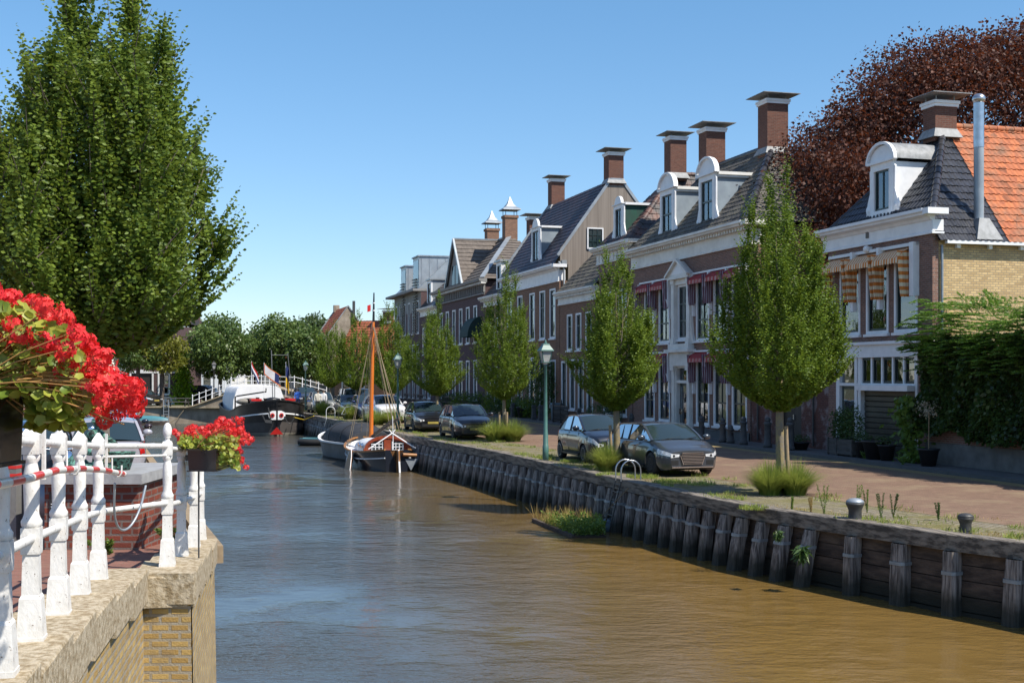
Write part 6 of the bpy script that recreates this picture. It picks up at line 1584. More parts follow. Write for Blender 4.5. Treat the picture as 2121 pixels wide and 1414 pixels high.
def along_sheer(rows, dz, w, h, off=0, u0=0, u1=None):
    b = MB(); rs = rows[u0:u1]
    for sg in (-1, 1):
        for r, q in zip(rs[:-1], rs[1:]):
            b.bar((r[0][0], sg*(r[0][1]+off), r[0][2]+dz), (q[0][0]+.01, sg*(q[0][1]+off), q[0][2]+dz), w, h)
    return b
def arc_on(rows, q, w, out=.02, u0=0, u1=None, h=None):
    """strake following the hull at girth fraction q"""
    b = MB()
    for sg in (-1, 1):
        P = []
        for r in rows[u0:u1]:
            k = q*(len(r)-1); i = int(k); f = k-i; p = [r[i][c]*(1-f)+r[min(i+1, len(r)-1)][c]*f for c in range(3)]
            P.append((p[0]+out*.5, sg*(p[1]+out), p[2]))
        for a, c in zip(P[:-1], P[1:]): b.bar(a, c, .05, h or w)
    return b
HEAD = math.atan2(-CO, SI)
# --- barge
bp = V(rt(574, 84.6), 84.6, WATER)
yaw = math.atan2(-1, .33); Lb = 19.0
root = thing('barge', 'old black steel barge, bow on, with red-eyed bow and a white tarpaulin cabin', 'barge', (bp.x-math.cos(yaw)*Lb/2, bp.y-math.sin(yaw)*Lb/2, WATER), yaw)
b, rows = hull(Lb, 4.7, .80, .15, 1.5, flare=.05, bluff=.62, tran=.7, sheer_bow=.95, sheer_st=.5, n=40, m=12, mi_f=lambda i, j: 0 if j < 6 else (1 if j < 9 else 2))
b.obj('hull', [M['hull_black'], M['hull_low'], M['boot']], root)
N_ = len(rows)
arc_on(rows, .30, .09, .03, N_//3, None).obj('white_line', M['white'], root)
along_sheer(rows, 0.0, .10, .08).obj('gunwale', M['hull_black'], root)
MB().bar((Lb/2-.0, 0, 2.5), (Lb/2-.62, 0, -.3), .12, .10).obj('stem', M['black'], root)
b = MB()
def on_hull(q, u_idx, sg):
    r = rows[u_idx]; k = q*(len(r)-1); i = int(k); f = k-i; return V(*[r[i][c]*(1-f)+r[i+1][c]*f for c in range(3)])*1, sg
for sg in (-1, 1):
    r = rows[-5]; q = rows[-3]
    cc = V(q[4][0]+.06, sg*.55, 1.42); nrm = V(1, sg*.25, 0).normalized(); xl = 9.38-.10
    o = MB(); b2 = MB()
    bx = Lb/2-.17
    pts = [(bx-.10*((y-.0)**2)*.9, sg*y, z) for y, z in ((.06, 1.72), (.3, 1.73), (.52, 1.62), (.58, 1.42), (.50, 1.22), (.3, 1.12), (.06, 1.12))]
    b2.prism(pts if sg < 0 else pts[::-1], (.10, 0, 0)); e = b2.obj('bow_eye', M['white'], root)
    MB().tube([(bx-.1, sg*.30, 1.42), (bx+.13, sg*.30, 1.42)], .15, 16).obj('ring', M['red'], e); MB().tube([(bx-.1, sg*.30, 1.42), (bx+.15, sg*.30, 1.42)], .08, 12).obj('hawse_hole', M['black'], e)
o = MB().tube([(bx+.18, -.6, 1.95), (bx+.20, -.42, 1.05)], .05, 8).bar((bx+.2, -.8, 1.05), (bx+.2, -.35, 1.0), .08, .2).bar((bx+.16, -1.0, 1.5), (bx+.2, -.78, 1.02), .07).obj('anchor', M['iron'], root)
b = MB(); P = [(bx+.14-.12*(t-.5)**2, .5+.75*t, 1.35-1.1*math.sin(PI*t)*.55+.2*t) for t in np.linspace(0, 1, 12)]; b.tube(P, .03, 6); b.obj('chain', M['iron'], root)
MB().prism([(bx-.13, -.45, .12), (bx-.13, .45, .12), (bx-.03, 0, .62)], (.06, 0, 0)).obj('red_bow_mark', M['red'], root)
b = MB(); zd = 1.25
b.grid([[(r[0][0], -r[0][1]+.1, min(r[0][2]-.25, 2.1)) for r in rows[:-1]], [(r[0][0], r[0][1]-.1, min(r[0][2]-.25, 2.1)) for r in rows[:-1]]], 0, False); b.obj('deck', M['hull_low'], root)
# tarpaulin cabin
b = MB(); x0, x1 = -9.0, -.5; prof = [(-1.95, 1.2), (-1.88, 2.3), (-1.6, 3.12), (-1.2, 3.32), (1.2, 3.32), (1.6, 3.12), (1.88, 2.3), (1.95, 1.2)]
b.grid([[(x, y, z+.03*math.sin(x*2)) for y, z in prof] for x in np.linspace(x0, x1, 14)], 0, True)
for x in (x0, x1): b.add([(x, y, z) for y, z in prof], [tuple(range(8))] if x == x1 else [tuple(range(8))[::-1]])
b.obj('tarpaulin', M['tarp'], root, sharp=50)
b = MB().sphere((4.2, -1.2, 2.25), .5, 16, 8, sc=(1.1, 2.0, .55)); b.obj('covered_dinghy', M['boot'], root)
b = MB(); b.tube([(1.9, -2.0, 1.2), (1.9, -2.0, 2.55), (2.3, -1.85, 2.62), (4.4, -.1, 2.95), (4.4, -.1, 3.2)], .055, 8); b.obj('davit', M['iron'], root)
b = MB()
for (x, y, h) in ((7.0, -1.0, .5), (7.0, 1.0, .5), (7.8, -.6, .45), (7.8, .6, .45), (6.2, -1.5, .4), (6.2, 1.5, .4)): b.lathe([(.08, 2.1), (.08, 2.1+h*.8), (.13, 2.1+h*.85), (.13, 2.1+h)], 10, (x, y))
b.obj('deck_bollard', M['black'], root)
MB().box(6.3, 7.7, -1.5, -.8, 2.35, 2.5).box(6.3, 7.7, .8, 1.5, 2.35, 2.5).obj('hatch', M['red'], root)
MB().lathe([(.12, 2.2), (.5, 2.25), (.55, 2.5), (.12, 2.6)], 12, (7.0, 0)).obj('windlass', M['black'], root)
MB().tube([(8.3, 0, 2.2), (8.3, 0, 3.6)], .03, 6).tube([(5.0, .3, 2.3), (5.0, .2, 5.9)], .035, 6).tube([(4.6, 1.75, 2.2), (5.0, 1.35, 5.7)], .03, 6).tube([(5.0, .2, 5.55), (5.0, 1.4, 5.55)], .02, 6).obj('mast', M['hull_grey'], root)
b = MB()
for i in range(-4, 5): b.tube([(-.6, i*.36, 3.3), (-.6, i*.36, 3.45)], .015, 4)
b.tube([(-.6, -1.5, 3.45), (-.6, 1.5, 3.45)], .015, 5); b.obj('grab_rail', M['white'], root)
# its flags
def flag(name, label, pole, top, cols, w, h, sag, parts, seed, tilt=0):
    r = thing(name, label, 'flag', pole); MB().tube([(0, 0, -.1), (tilt, 0, top)], .02, 6).obj('pole', M['white'], r)
    n = 14
    for nm, mt, q0, q1, u0, u1 in parts:
        R = []
        for i in range(n+1):
            u = u0+(u1-u0)*i/n
            R.append([(tilt+.02+w*u, -.10*math.sin(u*7+q*2), top-.02-h*q-sag*u-.05*math.sin(u*5)) for q in np.linspace(q0, q1, 4)])
        MB().grid(R).obj(nm, M[mt], r)
    return r
Yf = 93.0
flag('flag', 'red, white and blue flag hanging over the white tarpaulin', (rt(521, 96), 96, 1.9), 1.95, 3, .55, .62, 1.25, [('red_band', 'red', 0, .34, 0, 1), ('white_band', 'tarp', .34, .67, 0, 1), ('blue_band', 'flagblue', .67, 1, 0, 1)], 1)
flag('flag', 'large white pennant with an orange border flying above the barge', (rt(547, 88), 88, 1.3), 2.35, 3, 1.15, .78, .95, [('white_field', 'tarp', .08, .88, .04, .62), ('orange_border', 'orange', 0, .08, 0, 1), ('orange_border', 'orange', .88, 1, 0, 1), ('orange_border', 'orange', .08, .88, 0, .04), ('blue_field', 'flagblue', .08, .88, .62, .9)], 2)
flag('flag', 'yellow and blue flag hung from the barge rigging', (rt(592, 88), 88, 1.2), 2.5, 2, .22, 1.7, .6, [('blue_band', 'flagblue', 0, .55, 0, 1), ('yellow_band', 'yellow', .55, 1, 0, 1)], 3)
# --- rubber dinghy between barge and sloop
root = thing('rubber_dinghy', 'small dark inflatable dinghy with a teal edge, moored between barge and sloop', 'dinghy', (rt(662, 74), 74, WATER), math.radians(-8))
b = MB(); P = [(1.3*math.cos(a), .62*math.sin(a)*(1 if math.cos(a) > -.7 else .9), .2+.1*max(0, math.cos(a))) for a in np.linspace(-2.6, 2.6, 26)]; b.tube(P, .2, 10); b.obj('tube', M['rubber'], root)
MB().tube([(p[0]*1.0, p[1]*1.0, p[2]+.20) for p in P], .03, 6).obj('rope_line', M['teal'], root); MB().box(-1.1, 1.0, -.5, .5, .05, .15).obj('floor', M['teal'], root)
# --- teal boat and pontoon by far quay
root = thing('pontoon', 'low dark floating pontoon along the far quay', 'pontoon', (farx(307, 104.5), 104.6, WATER), 0)
MB().box(-1.7, 1.5, -.5, .5, -.1, .22).obj('deck', M['wood_plank'], root); MB().box(-1.5, .2, -.52, .48, .222, .27).obj('mat', M['hull_grey'], root)
root = thing('rowing_boat', 'upturned teal boat lying on the pontoon by the far quay', 'boat', (farx(305, 104.6), 104.6, WATER+.28), 0)
b, rws = hull(3.5, .95, .45, .3, .12, flare=.0, bluff=.9, tran=.35, keel=.0, sheer_bow=0, sheer_st=0); 
b = MB(); R = []
for u in np.linspace(0, 1, 20):
    w = .48*math.sin(PI*min(1, max(0, u*.94+.05)))**.55; hh = .42*math.sin(PI*min(1, max(0, u*.9+.06)))**.4
    R.append([(-1.75+3.5*u, w*math.cos(a), .05+hh*math.sin(a)) for a in np.linspace(0, PI, 9)])
b.grid(R); b.obj('hull', M['teal'], root); MB().tube([(-1.75+3.5*u, -.48*math.sin(PI*min(1, u*.94+.05))**.55-.01, .06) for u in np.linspace(0, 1, 14)], .03, 6).obj('rub_rail', M['zinc'], root)
# --- grey sloop with canopy
yaw = math.atan2(5, -2.6); cx, cy = -8.15, 62.9
root = thing('motor_sloop', 'grey open motor boat under a dark canvas canopy, moored behind the sailing boat', 'boat', (cx, cy, WATER), yaw)
b, rows = hull(6.4, 2.35, .55, .3, .82, flare=.22, bluff=.7, tran=.8, sheer_bow=.32, sheer_st=.0, keel=-.3, mi_f=lambda i, j: 0 if j < 6 else 1); b.obj('hull', [M['hull_grey'], M['hull_low']], root)
along_sheer(rows, .02, .12, .08, .03).obj('rub_rail', M['white'], root)
b = MB(); b.grid([[(r[0][0], -r[0][1], r[0][2]-.08) for r in rows[:-1]], [(r[0][0], r[0][1], r[0][2]-.08) for r in rows[:-1]]], 0, False); b.obj('deck', M['hull_grey'], root)
b = MB(); R = []
for u in np.linspace(0, 1, 12):
    x = -3.0+4.9*u; hh = .95*min(1, .62+1.6*u*(1-u)*1.2)*(1 if u < .8 else 1-(u-.8)*1.7); w = 1.12*(1-.25*max(0, u-.6)/.4)
    R.append([(x, w*math.cos(a)*(1-.15*math.sin(a)), .85+hh*math.sin(a)**.55) for a in np.linspace(0, PI, 13)])
b.grid(R); b.add(R[0], [tuple(range(13))]); b.add(R[-1], [tuple(range(13))[::-1]]); b.obj('canopy', M['canvas'], root, sharp=50)
b = MB()
for r in (R[3], R[7], R[10]): b.tube([(p[0], p[1]*1.01, p[2]+.01) for p in r], .018, 5)
b.obj('canopy_seam', M['black'], root)
# --- sailing boat, stern to us
yaw = math.atan2(1, -.36); Ls = 6.8; sp0 = gp(822, 977, WATER)
dx, dy = math.cos(yaw), math.sin(yaw)
root = thing('sailing_boat', 'traditional small sailing boat with dark hull, leeboards, orange-brown mast and mahogany cabin', 'sailing boat', (sp0.x+dx*Ls/2, sp0.y+dy*Ls/2, WATER), yaw)
b, rows = hull(Ls, 2.5, .62, .42, .72, flare=.18, bluff=.6, tran=.42, sheer_bow=.45, sheer_st=.22, keel=-.4, m=9); b.obj('hull', M['navy'], root)
b = arc_on(rows, .25, .05, .02); b.obj('white_line', M['white'], root)
along_sheer(rows, .02, .09, .07, .0).obj('gunwale', M['oak'], root)
arc_on(rows, .93, .05, .02).obj('boot_top', M['boot'], root)
b = MB(); b.grid([[(r[0][0], -r[0][1], r[0][2]-.12) for r in rows[:-1]], [(r[0][0], r[0][1], r[0][2]-.12) for r in rows[:-1]]], 0, False); b.obj('deck', M['white'], root)
MB().prism([(-Ls/2-.05, -.03, .98), (-Ls/2-.38, -.03, .92), (-Ls/2-.5, -.03, -.4), (-Ls/2+.05, -.03, -.4)], (0, .06, 0)).prism([(-Ls/2-.0, .3, .92), (-Ls/2-.0, -.3, .92), (-Ls/2-.0, -.05, .2)], (.02, 0, 0)).obj('rudder', M['oak'], root)
MB().bar((-Ls/2-.3, 0, .98), (-Ls/2-.5, 0, .0), .07, .035).obj('rudder_edge', M['white'], root)
MB().prism([(-Ls/2-.02, -.95, .55), (-Ls/2-.02, -.35, .55), (-Ls/2-.02, -.62, .05)], (.02, 0, 0)).obj('blue_panel', M['steel_dull'], root)
MB().tube([(-Ls/2-.08, -.85, .70), (-Ls/2-.08, -.25, .74)], .075, 8).obj('name_board', M['oak'], root)
# cabin
b = MB(); n = 14; x0, x1 = -1.7, 1.5
def arch_p(x, w, z0, h): return [(x, w*math.cos(a), z0+h*math.sin(a)**.8) for a in np.linspace(0, PI, n+1)]
R = [arch_p(x0, .95, .74, .62), arch_p(x0+.25, .95, .74, .64), arch_p(x1, .75, .74, .5)]
b.grid(R); b.obj('cabin', M['white'], root)
Fc = MB(); P = arch_p(x0-.02, .95, .74, .62); Fc.add(P, [tuple(range(n+1))]); Fc.obj('cabin_front', M['varnish'], root)
b = MB(); P2 = arch_p(x0-.04, 1.02, .74, .68)
for p, q in zip(P2[:-1], P2[1:]): b.bar(p, q, .14, .13)
b.box(x0-.1, x0, -1.05, 1.05, .66, .76).box(x0-.08, x0-.03, -.15, .15, .74, 1.3); b.obj('cabin_frame', M['varnish'], root)
for sg in (-1, 1):
    b = MB()
    for k in range(4): b.bar((x0-.06, sg*(.22+k*.16), .80), (x0-.06, sg*(.22+k*.16), 1.22-.05*k), .025)
    for k in range(3): b.bar((x0-.06, sg*.20, .84+k*.14), (x0-.06, sg*.74, .84+k*.14), .025)
    o = b.obj('window_grid', M['white'], root); MB().box(x0-.03, x0-.021, min(sg*.18, sg*.75), max(sg*.18, sg*.75), .8, 1.22).obj('pane', M['carglass'], o)
for sg in (-1, 1):
    b = MB(); b.tube([(-.8, sg*.86, 1.02), (-.8, sg*.98, 1.0)], .11, 12).tube([(-.1, sg*.82, 1.02), (-.1, sg*.92, 1.0)], .11, 12); b.obj('porthole', M['chrome'], root)
# mast and rig
mx = 1.35; mt = 7.2
MB().tube([(mx, 0, .6), (mx, -.02, 3), (mx, -.10, mt-.8), (mx, -.12, mt-.6)], [.105, .10, .075, .06], 12).obj('mast', M['mast'], root)
o = MB().tube([(mx, -.12, mt-.62), (mx, -.14, mt+.75)], [.06, .03], 8).obj('mast_top', M['black'], root)
MB().tube([(mx, -.13, mt-.1), (mx, -.13, mt-.05)], .07, 8).tube([(mx, -.135, mt+.25), (mx, -.135, mt+.3)], .06, 8).obj('mast_band', M['white'], o)
MB().grid([[(mx-.03, .02+.16*i, mt+.20-.05*i-.30*k) for k in (0, 1)] for i in (0, 1)]).obj('pennant', M['red'], o)
MB().box(mx-.22, mx+.22, -.2, .2, .7, 1.12).box(mx-.1, mx+.1, -.36, .36, .95, 1.05).obj('tabernacle', M['white'], root)
b = MB()
for (p, q, r) in (((mx, -.05, mt-.9), (.7, 1.15, .85), .012), ((mx, -.05, mt-.95), (1.0, 1.18, .85), .012), ((mx, -.05, mt-.9), (.9, -1.18, .85), .012), ((mx, -.05, mt-.95), (.4, -1.12, .9), .012), ((mx, 0, mt-.8), (Ls/2+.1, 0, 1.2), .012), ((mx, .05, mt-1.6), (mx-.2, .25, 1.1), .01),
                  ((mx-.1, -.08, mt-.8), (-1.25, -.50, 1.5), .016), ((mx-.1, -.12, mt-.85), (-1.3, -.72, 1.35), .02), ((mx-.1, -.15, mt-1.2), (-1.35, -.95, 1.2), .016), ((mx-.12, -.12, mt-.9), (-1.15, -.35, 1.25), .014)):
    p, q = Vector(p), Vector(q); b.tube([p, p.lerp(q, .5)+V(0, 0, -.03), q], r, 5)
b.obj('rigging', M['rope'], root)
MB().tube([(mx-.2, -.02, 1.3), (mx-3.1, -.55, 2.25)], .055, 8).tube([(mx-.2, .05, 1.3), (mx-2.9, -.32, 2.2)], .04, 8).obj('boom', M['bark_d'], root)
MB().tube([(-2.6, 1.05, .95), (-2.6, .0, 1.62)], .028, 6).tube([(-2.6, -1.05, .95), (-2.6, .0, 1.62)], .028, 6).tube([(-2.6, .0, 1.6), (-2.6, .14, 1.78)], .022, 5).tube([(-2.6, .0, 1.6), (-2.6, -.14, 1.78)], .022, 5).tube([(-2.2, -.15, .9), (-2.2, -.12, 2.35)], .018, 6).obj('boom_crutch', M['white'], root)
for sg, ln in ((1, 'leeboard'), (-1, 'leeboard')):
    b = MB(); P = [(-.1, 0, .78), (.16, 0, .7), (.10, 0, .3), (-.25, 0, -.25), (-.75, 0, -.5), (-1.12, 0, -.34), (-1.1, 0, .02), (-.55, 0, .5)]
    tl = .34 if sg > 0 else .1
    P = [(x-.4, sg*(1.30+.26*(0.78-z)*(1.4 if sg > 0 else .3)), z) for x, y, z in P]
    b.prism(P, (0, sg*.06, 0)); o = b.obj(ln, M['oak'], root)
    b = MB(); 
    for p, q in zip(P, P[1:]+P[:1]): b.bar((p[0], p[1]+sg*.03, p[2]), (q[0], q[1]+sg*.03, q[2]), .025, .07)
    b.obj('rim', M['white'], o)
MB().sphere((-.2, 1.35, .35), .16, 10, 8, sc=(1, 1, 1.6)).sphere((-2.2, -1.25, .3), .2, 10, 8, sc=(1, 1, 1.5)).obj('fender', M['navy'], root)
b = MB(); P = [(-2.5, -1.15, .95), (-3.0, -2.0, .86), (-3.6, -2.9, 1.0), (-4.2, -3.6, 1.28)]; b.tube(P, .018, 6); P = [(-2.5, -1.15, .95), (-2.6, -2.0, .8), (-2.7, -2.6, .95), (-2.8, -3.1, 1.25)]; b.tube(P, .018, 6)
b.obj('mooring_rope', M['rope'], root)
# ================================================================ RAILING, FLOWERS, SMALL THINGS
def post_meshes():
    out = {}
    for ball in (0, 1):
        b = MB()
        def sq(z0, z1, w0, w1): b.frustum(0, 0, z0, z1, w0, w0, w1, w1)
        sq(0, .035, .235, .235); sq(.035, .22, .225, .185); sq(.22, .235, .185, .155); sq(.235, .43, .150, .135); sq(.43, .445, .16, .165); sq(.445, .555, .165, .165)
        b.lathe([(.075, .555), (.09, .565), (.092, .585), (.075, .60), (.064, .62), (.068, .70), (.071, .76), (.066, .82), (.052, .855), (.050, .865), (.072, .88), (.074, .90), (.055, .91)], 18)
        sq(.905, .925, .145, .152); sq(.925, 1.0, .152, .152)
        if ball:
            sq(1.0, 1.02, .15, .12); b.lathe([(.06, 1.015), (.036, 1.03), (.034, 1.045), (.058, 1.055)], 16); b.sphere((0, 0, 1.105), .066, 16, 10)
        else: sq(1.0, 1.055, .15, .03)
        out[ball] = b.mesh('post', M['white_rail'])
    return out
PM = post_meshes()
root = thing('white_railing', 'white painted cast railing with turned posts and round rails on the bridge wall', 'railing')
posts = [(-1.90, 4.15, 0), (-2.07, 5.08, 0), (-2.30, 6.01, 0), (-2.51, 6.95, 1), (-2.72, 7.9, 0), (-2.91, 8.83, 0), (-2.80, 10.2, 1), (-2.95, 11.2, 0), (-3.08, 12.15, 0), (-3.24, 13.05, 0)]
for x, y, ball in posts:
    link('post', PM[ball], root, (x, y, zl(y)+.03), math.radians(12)).scale = (.54, .54, 1)
for (a, c) in zip(posts[:-1], posts[1:]):
    for h, r in ((.962, .021), (.50, .022)):
        if a[1] == 8.83: continue
        MB().tube([(a[0], a[1], zl(a[1])+.03+h), (c[0], c[1], zl(c[1])+.03+h)], r, 12).obj('rail', M['white_rail'], root)
a, c = posts[5], posts[6]
for h, dy in ((.962, 0), (.885, .0), (.50, 0)):
    MB().tube([(a[0], a[1], zl(a[1])+.03+h), (c[0], c[1], zl(c[1])+.03+h+.02)], .021 if h != .885 else .010, 12).obj('rail', M['white_rail'], root)
# second, thinner rail going back from the corner
MB().tube([(-3.6, 12.6, 1.5), (-2.95, 11.2, 1.62)], .03, 10).obj('rail', M['white_rail'], root)
for (x, y, z) in ((-2.32, 6.12, 2.29), (-2.93, 8.95, 2.13)):
    MB().box(x+.03, x+.045, y-.01, y+.01, z, z+.25).obj('bracket', M['white_rail'], root)
# striped barrier pole hooked on the railing
root = thing('barrier_pole', 'red and white striped barrier pole slung in hooks along the railing', 'barrier pole')
PP = [V((-60-CX)/FL*3.9, 3.9, 2.8-(1010-HY)*3.9/FL), V((0-CX)/FL*4.55, 4.55, 2.8-(1002-HY)*4.55/FL), V((60-CX)/FL*5.2, 5.2, 2.8-(990-HY)*5.2/FL), V((120-CX)/FL*6.2, 6.2, 2.8-(973-HY)*6.2/FL), V((172-CX)/FL*7.2, 7.2, 2.8-(970-HY)*7.2/FL), V((215-CX)/FL*8.1, 8.1, 2.8-(973-HY)*8.1/FL), V((254-CX)/FL*8.9, 8.9, 2.8-(981-HY)*8.9/FL)]
def along3(P, n):
    Ls_ = [0]
    for p, q in zip(P[:-1], P[1:]): Ls_.append(Ls_[-1]+(q-p).length)
    return [V(*[float(np.interp(t, Ls_, [p[i] for p in P])) for i in range(3)]) for t in np.linspace(0, Ls_[-1], n)]
Q = along3(PP, 73)
def tinted(i0, i1, c): return MB().tube(Q[i0:i1+1], .0188 if c else .0185, 14, cap=(i0 == 0 or i1 == 72))
for i in range(18):
    tinted(i*4, i*4+4, i % 2).obj('stripe' if i % 2 else 'white_section', M['red_stripe'] if i % 2 else M['white_stripe'], root)
MB().tube([Q[-1], Q[-1]+(Q[-1]-Q[-2]).normalized()*.05], .021, 14).obj('end_cap', M['white_rail'], root)
for i in (41, 68):
    p = Q[i]; d = (Q[i+1]-Q[i]).normalized(); b = MB()
    b.tube([p+V(-.03, 0, .10), p+V(-.03, 0, .01), p+V(-.012, 0, -.028), p+V(.022, 0, -.028), p+V(.036, 0, .0), p+V(.036, 0, .05)], .006, 8); b.obj('hook', M['white_rail'], root)
b = MB(); p0 = Q[-1]; P = []
for t in np.linspace(0, 1, 22):
    px = 238+64*t-18*math.sin(PI*t)*(1-t)*1.6; py = 1000+95*math.sin(PI*min(1, t*1.02))**.8+5*t; Yh = 8.85+.5*t
    P.append(V((px-CX)/FL*Yh, Yh, 2.8-(py-HY)*Yh/FL))
tag(MB().tube(P, .009, 8).obj('hose', M['zinc']), 'grey flexible hose hanging in a loop from the end of the striped pole', 'hose')

# ---------------------------------------------------------------- flower boxes
def geranium(root, umb, lea, seed, droop_x, zt, spec):
    rng = np.random.default_rng(seed); V_ = []; F_ = []; Rn = []; st_ = MB()
    for (c, r, org) in umb:
        nfl = int(27*(r/.03)**1.3)
        d = norm(rng.normal(size=(nfl, 3))); P = np.array(c)+d*r*(.75+.7*rng.random((nfl, 1)))*np.array([1, 1, .8])
        tone = rng.random()*.4
        for p, n_ in zip(P, d):
            a1 = np.cross(n_, rng.normal(size=3)); a1 /= np.linalg.norm(a1)+1e-9; a2 = np.cross(n_, a1); s = .0105*(.7+.6*rng.random())*spec
            for k in range(5):
                t = 2*PI*k/5+rng.random()*.3; u = a1*math.cos(t)+a2*math.sin(t); v_ = -a1*math.sin(t)+a2*math.cos(t); b0 = len(V_)
                V_ += [p, p+u*s*.8+v_*s*.42+n_*s*.25, p+u*s*1.45+n_*s*(.15*rng.random()), p+u*s*.8-v_*s*.42+n_*s*.25]; F_.append([b0, b0+1, b0+2, b0+3]); Rn.append(min(1, tone+rng.random()*.55))
        o = Vector(org); cc = Vector(c); mid = o.lerp(cc, .5)+V(0, 0, .02)
        st_.tube([o, mid, cc], [.0028, .0024, .002], 5, cap=False)
    link('blossom', np_mesh('blossom', np.array(V_), np.array(F_), M['petal'], np.array(Rn)), root)
    for (o, e) in lea.get('trail', []):
        o, e = Vector(o), Vector(e); st_.tube([o, o.lerp(e, .5)+V(0, 0, .03), e], [.004, .0035, .0025], 5, cap=False)
    st_.obj('stems', M['stem_ger'], root)['kind'] = 'stuff'
    # scalloped round leaves: little fans
    Vv = []; Ff = []; Rr = []
    for (p, s) in lea['pts']:
        n_ = norm(rng.normal(0, .6, (1, 3))+np.array([[.5, -.6, .8]]))[0]; a1 = np.cross(n_, rng.normal(size=3)); a1 /= np.linalg.norm(a1)+1e-9; a2 = np.cross(n_, a1); b0 = len(Vv); Vv.append(np.array(p)-n_*s*.15)
        m_ = 10
        for k in range(m_): t = 2*PI*k/m_; rr_ = s*(.62+.06*math.cos(t*5)); Vv.append(np.array(p)+(a1*math.cos(t)+a2*math.sin(t))*rr_+n_*s*.08*rng.random())
        for k in range(0, m_, 2): Ff.append([b0, b0+1+k, b0+1+(k+1) % m_, b0+1+(k+2) % m_]); 
        Rr += [rng.random()]*(m_//2)
    link('leaves', np_mesh('leaves', np.array(Vv), np.array(Ff), M['lf_ger'], np.array(Rr)), root)
# large box close to us
M['boxblack'] = basic('black_flower_box', (.018, .018, .022), .16, (.028, .028, .032), 6, spec=.7, bmp=.15, bscale=5)
r1 = thing('flower_box', 'large black flower box overflowing with red geraniums, closest to us on the railing', 'flower box', (0, 0, 0))
def boxmesh(x0, x1, y0, y1, z0, z1):
    b = MB(); b.frustum((x0+x1)/2, (y0+y1)/2, z0, z1, (x1-x0)*.93, (y1-y0)*.97, x1-x0, y1-y0); b.box(x0-.012, x1+.012, y0-.012, y1+.012, z1-.02, z1); b.box(x0-.004, x1+.004, y0-.004, y1+.004, z0, z0+.012); return b
boxmesh(-2.06, -1.795, 4.05, 4.62, 2.475, 2.735).obj('box', M['boxblack'], r1)
MB().box(-2.03, -1.82, 4.08, 4.6, 2.70, 2.74).obj('soil', M['soil'], r1)
rng = np.random.default_rng(77)
def wpx(px, py, Y): return ((px-CX)/FL*Y, Y, 2.8-(py-HY)*Y/FL)
umb = []; org = lambda Y: (-1.93+rng.random()*.1, min(4.55, Y), 2.76)
def topline(px): return float(np.interp(px, [-120, 0, 60, 130, 180, 215, 250, 285], [560, 588, 600, 640, 700, 735, 770, 800]))
for i in range(125):
    px = -110+rng.random()*395; tl = topline(px); th = float(np.interp(px, [-110, 60, 200, 285], [130, 120, 95, 45])); py = tl+8+rng.random()**1.3*th; Y = 4.25+rng.random()*.75
    umb.append((wpx(px, py, Y), .021+rng.random()*.017, org(Y)))
for (px, py) in ((235, 858), (215, 872), (262, 812), (278, 798), (120, 795), (150, 808), (185, 790), (60, 690), (30, 700), (110, 725), (75, 735), (140, 745), (250, 835), (200, 850), (95, 700), (130, 770)):
    Y = 4.3+rng.random()*.3; umb.append((wpx(px, py, Y), .022+.010*rng.random(), org(Y)))
lv = []
for i in range(2100):
    px = -110+rng.random()*330; py = topline(px)+30+rng.random()**.8*205; 
    if py > 870-(max(0, px-60))*.12 or (px > 150 and rng.random() < .5) or (px < 50 and py > 830): continue
    lv.append((wpx(px, py, 4.3+rng.random()*.75), .022+.018*rng.random()))
for i in range(160):
    px = 60+rng.random()*110; py = 830+rng.random()*55; lv.append((wpx(px, py, 4.35+rng.random()*.3), .028+.02*rng.random()))
trail = [((-1.9, 4.4, 2.76), wpx(60+rng.random()*200, 770+rng.random()*110, 4.3+.5*rng.random())) for i in range(46)]
geranium(r1, umb, {'pts': lv, 'trail': trail}, 5, 0, 0, 1.12)
r2 = thing('flower_box', 'small black flower box with red geraniums hanging over the canal at the railing corner', 'flower box', (0, 0, 0))
boxmesh(-2.805, -2.555, 10.85, 11.6, 1.965, 2.165).obj('box', M['boxblack'], r2); MB().box(-2.79, -2.57, 10.87, 11.58, 2.13, 2.17).obj('soil', M['soil'], r2)
MB().box(-2.85, -2.80, 10.95, 11.0, 2.05, 2.10).tube([(-2.74, 10.98, 1.97), (-2.74, 10.98, 1.2)], .008, 6).obj('bracket', M['iron'], r2)
umb = []; lv = []
for (px, py, n_) in ((385, 893, 4), (405, 888, 6), (430, 890, 7), (455, 885, 8), (470, 880, 7), (480, 900, 7), (495, 893, 5), (505, 905, 5), (515, 918, 4), (368, 905, 3), (480, 925, 5), (495, 940, 4), (455, 915, 6), (430, 905, 6), (410, 905, 4), (507, 957, 3), (488, 870, 2), (395, 905, 4), (465, 935, 3)):
    for k in range(n_):
        Y = 10.75+rng.random()*.9; umb.append((wpx(px+rng.normal(0, 7), py+rng.normal(0, 6), Y), .020+.012*rng.random(), (-2.70, min(11.5, Y), 2.18)))
for i in range(950):
    px = 372+rng.random()*122; lo = float(np.interp(px, [372, 452, 456, 500], [928, 930, 962, 972])); py = 903+rng.random()*(lo-903); lv.append((wpx(px, py, 10.75+rng.random()*.9), .024+.02*rng.random()))
geranium(r2, umb, {'pts': lv, 'trail': [((-2.68, 11.2, 2.18), wpx(460+rng.random()*50, 930+rng.random()*35, 11)) for i in range(14)]}, 6, 0, 0, 1.0)

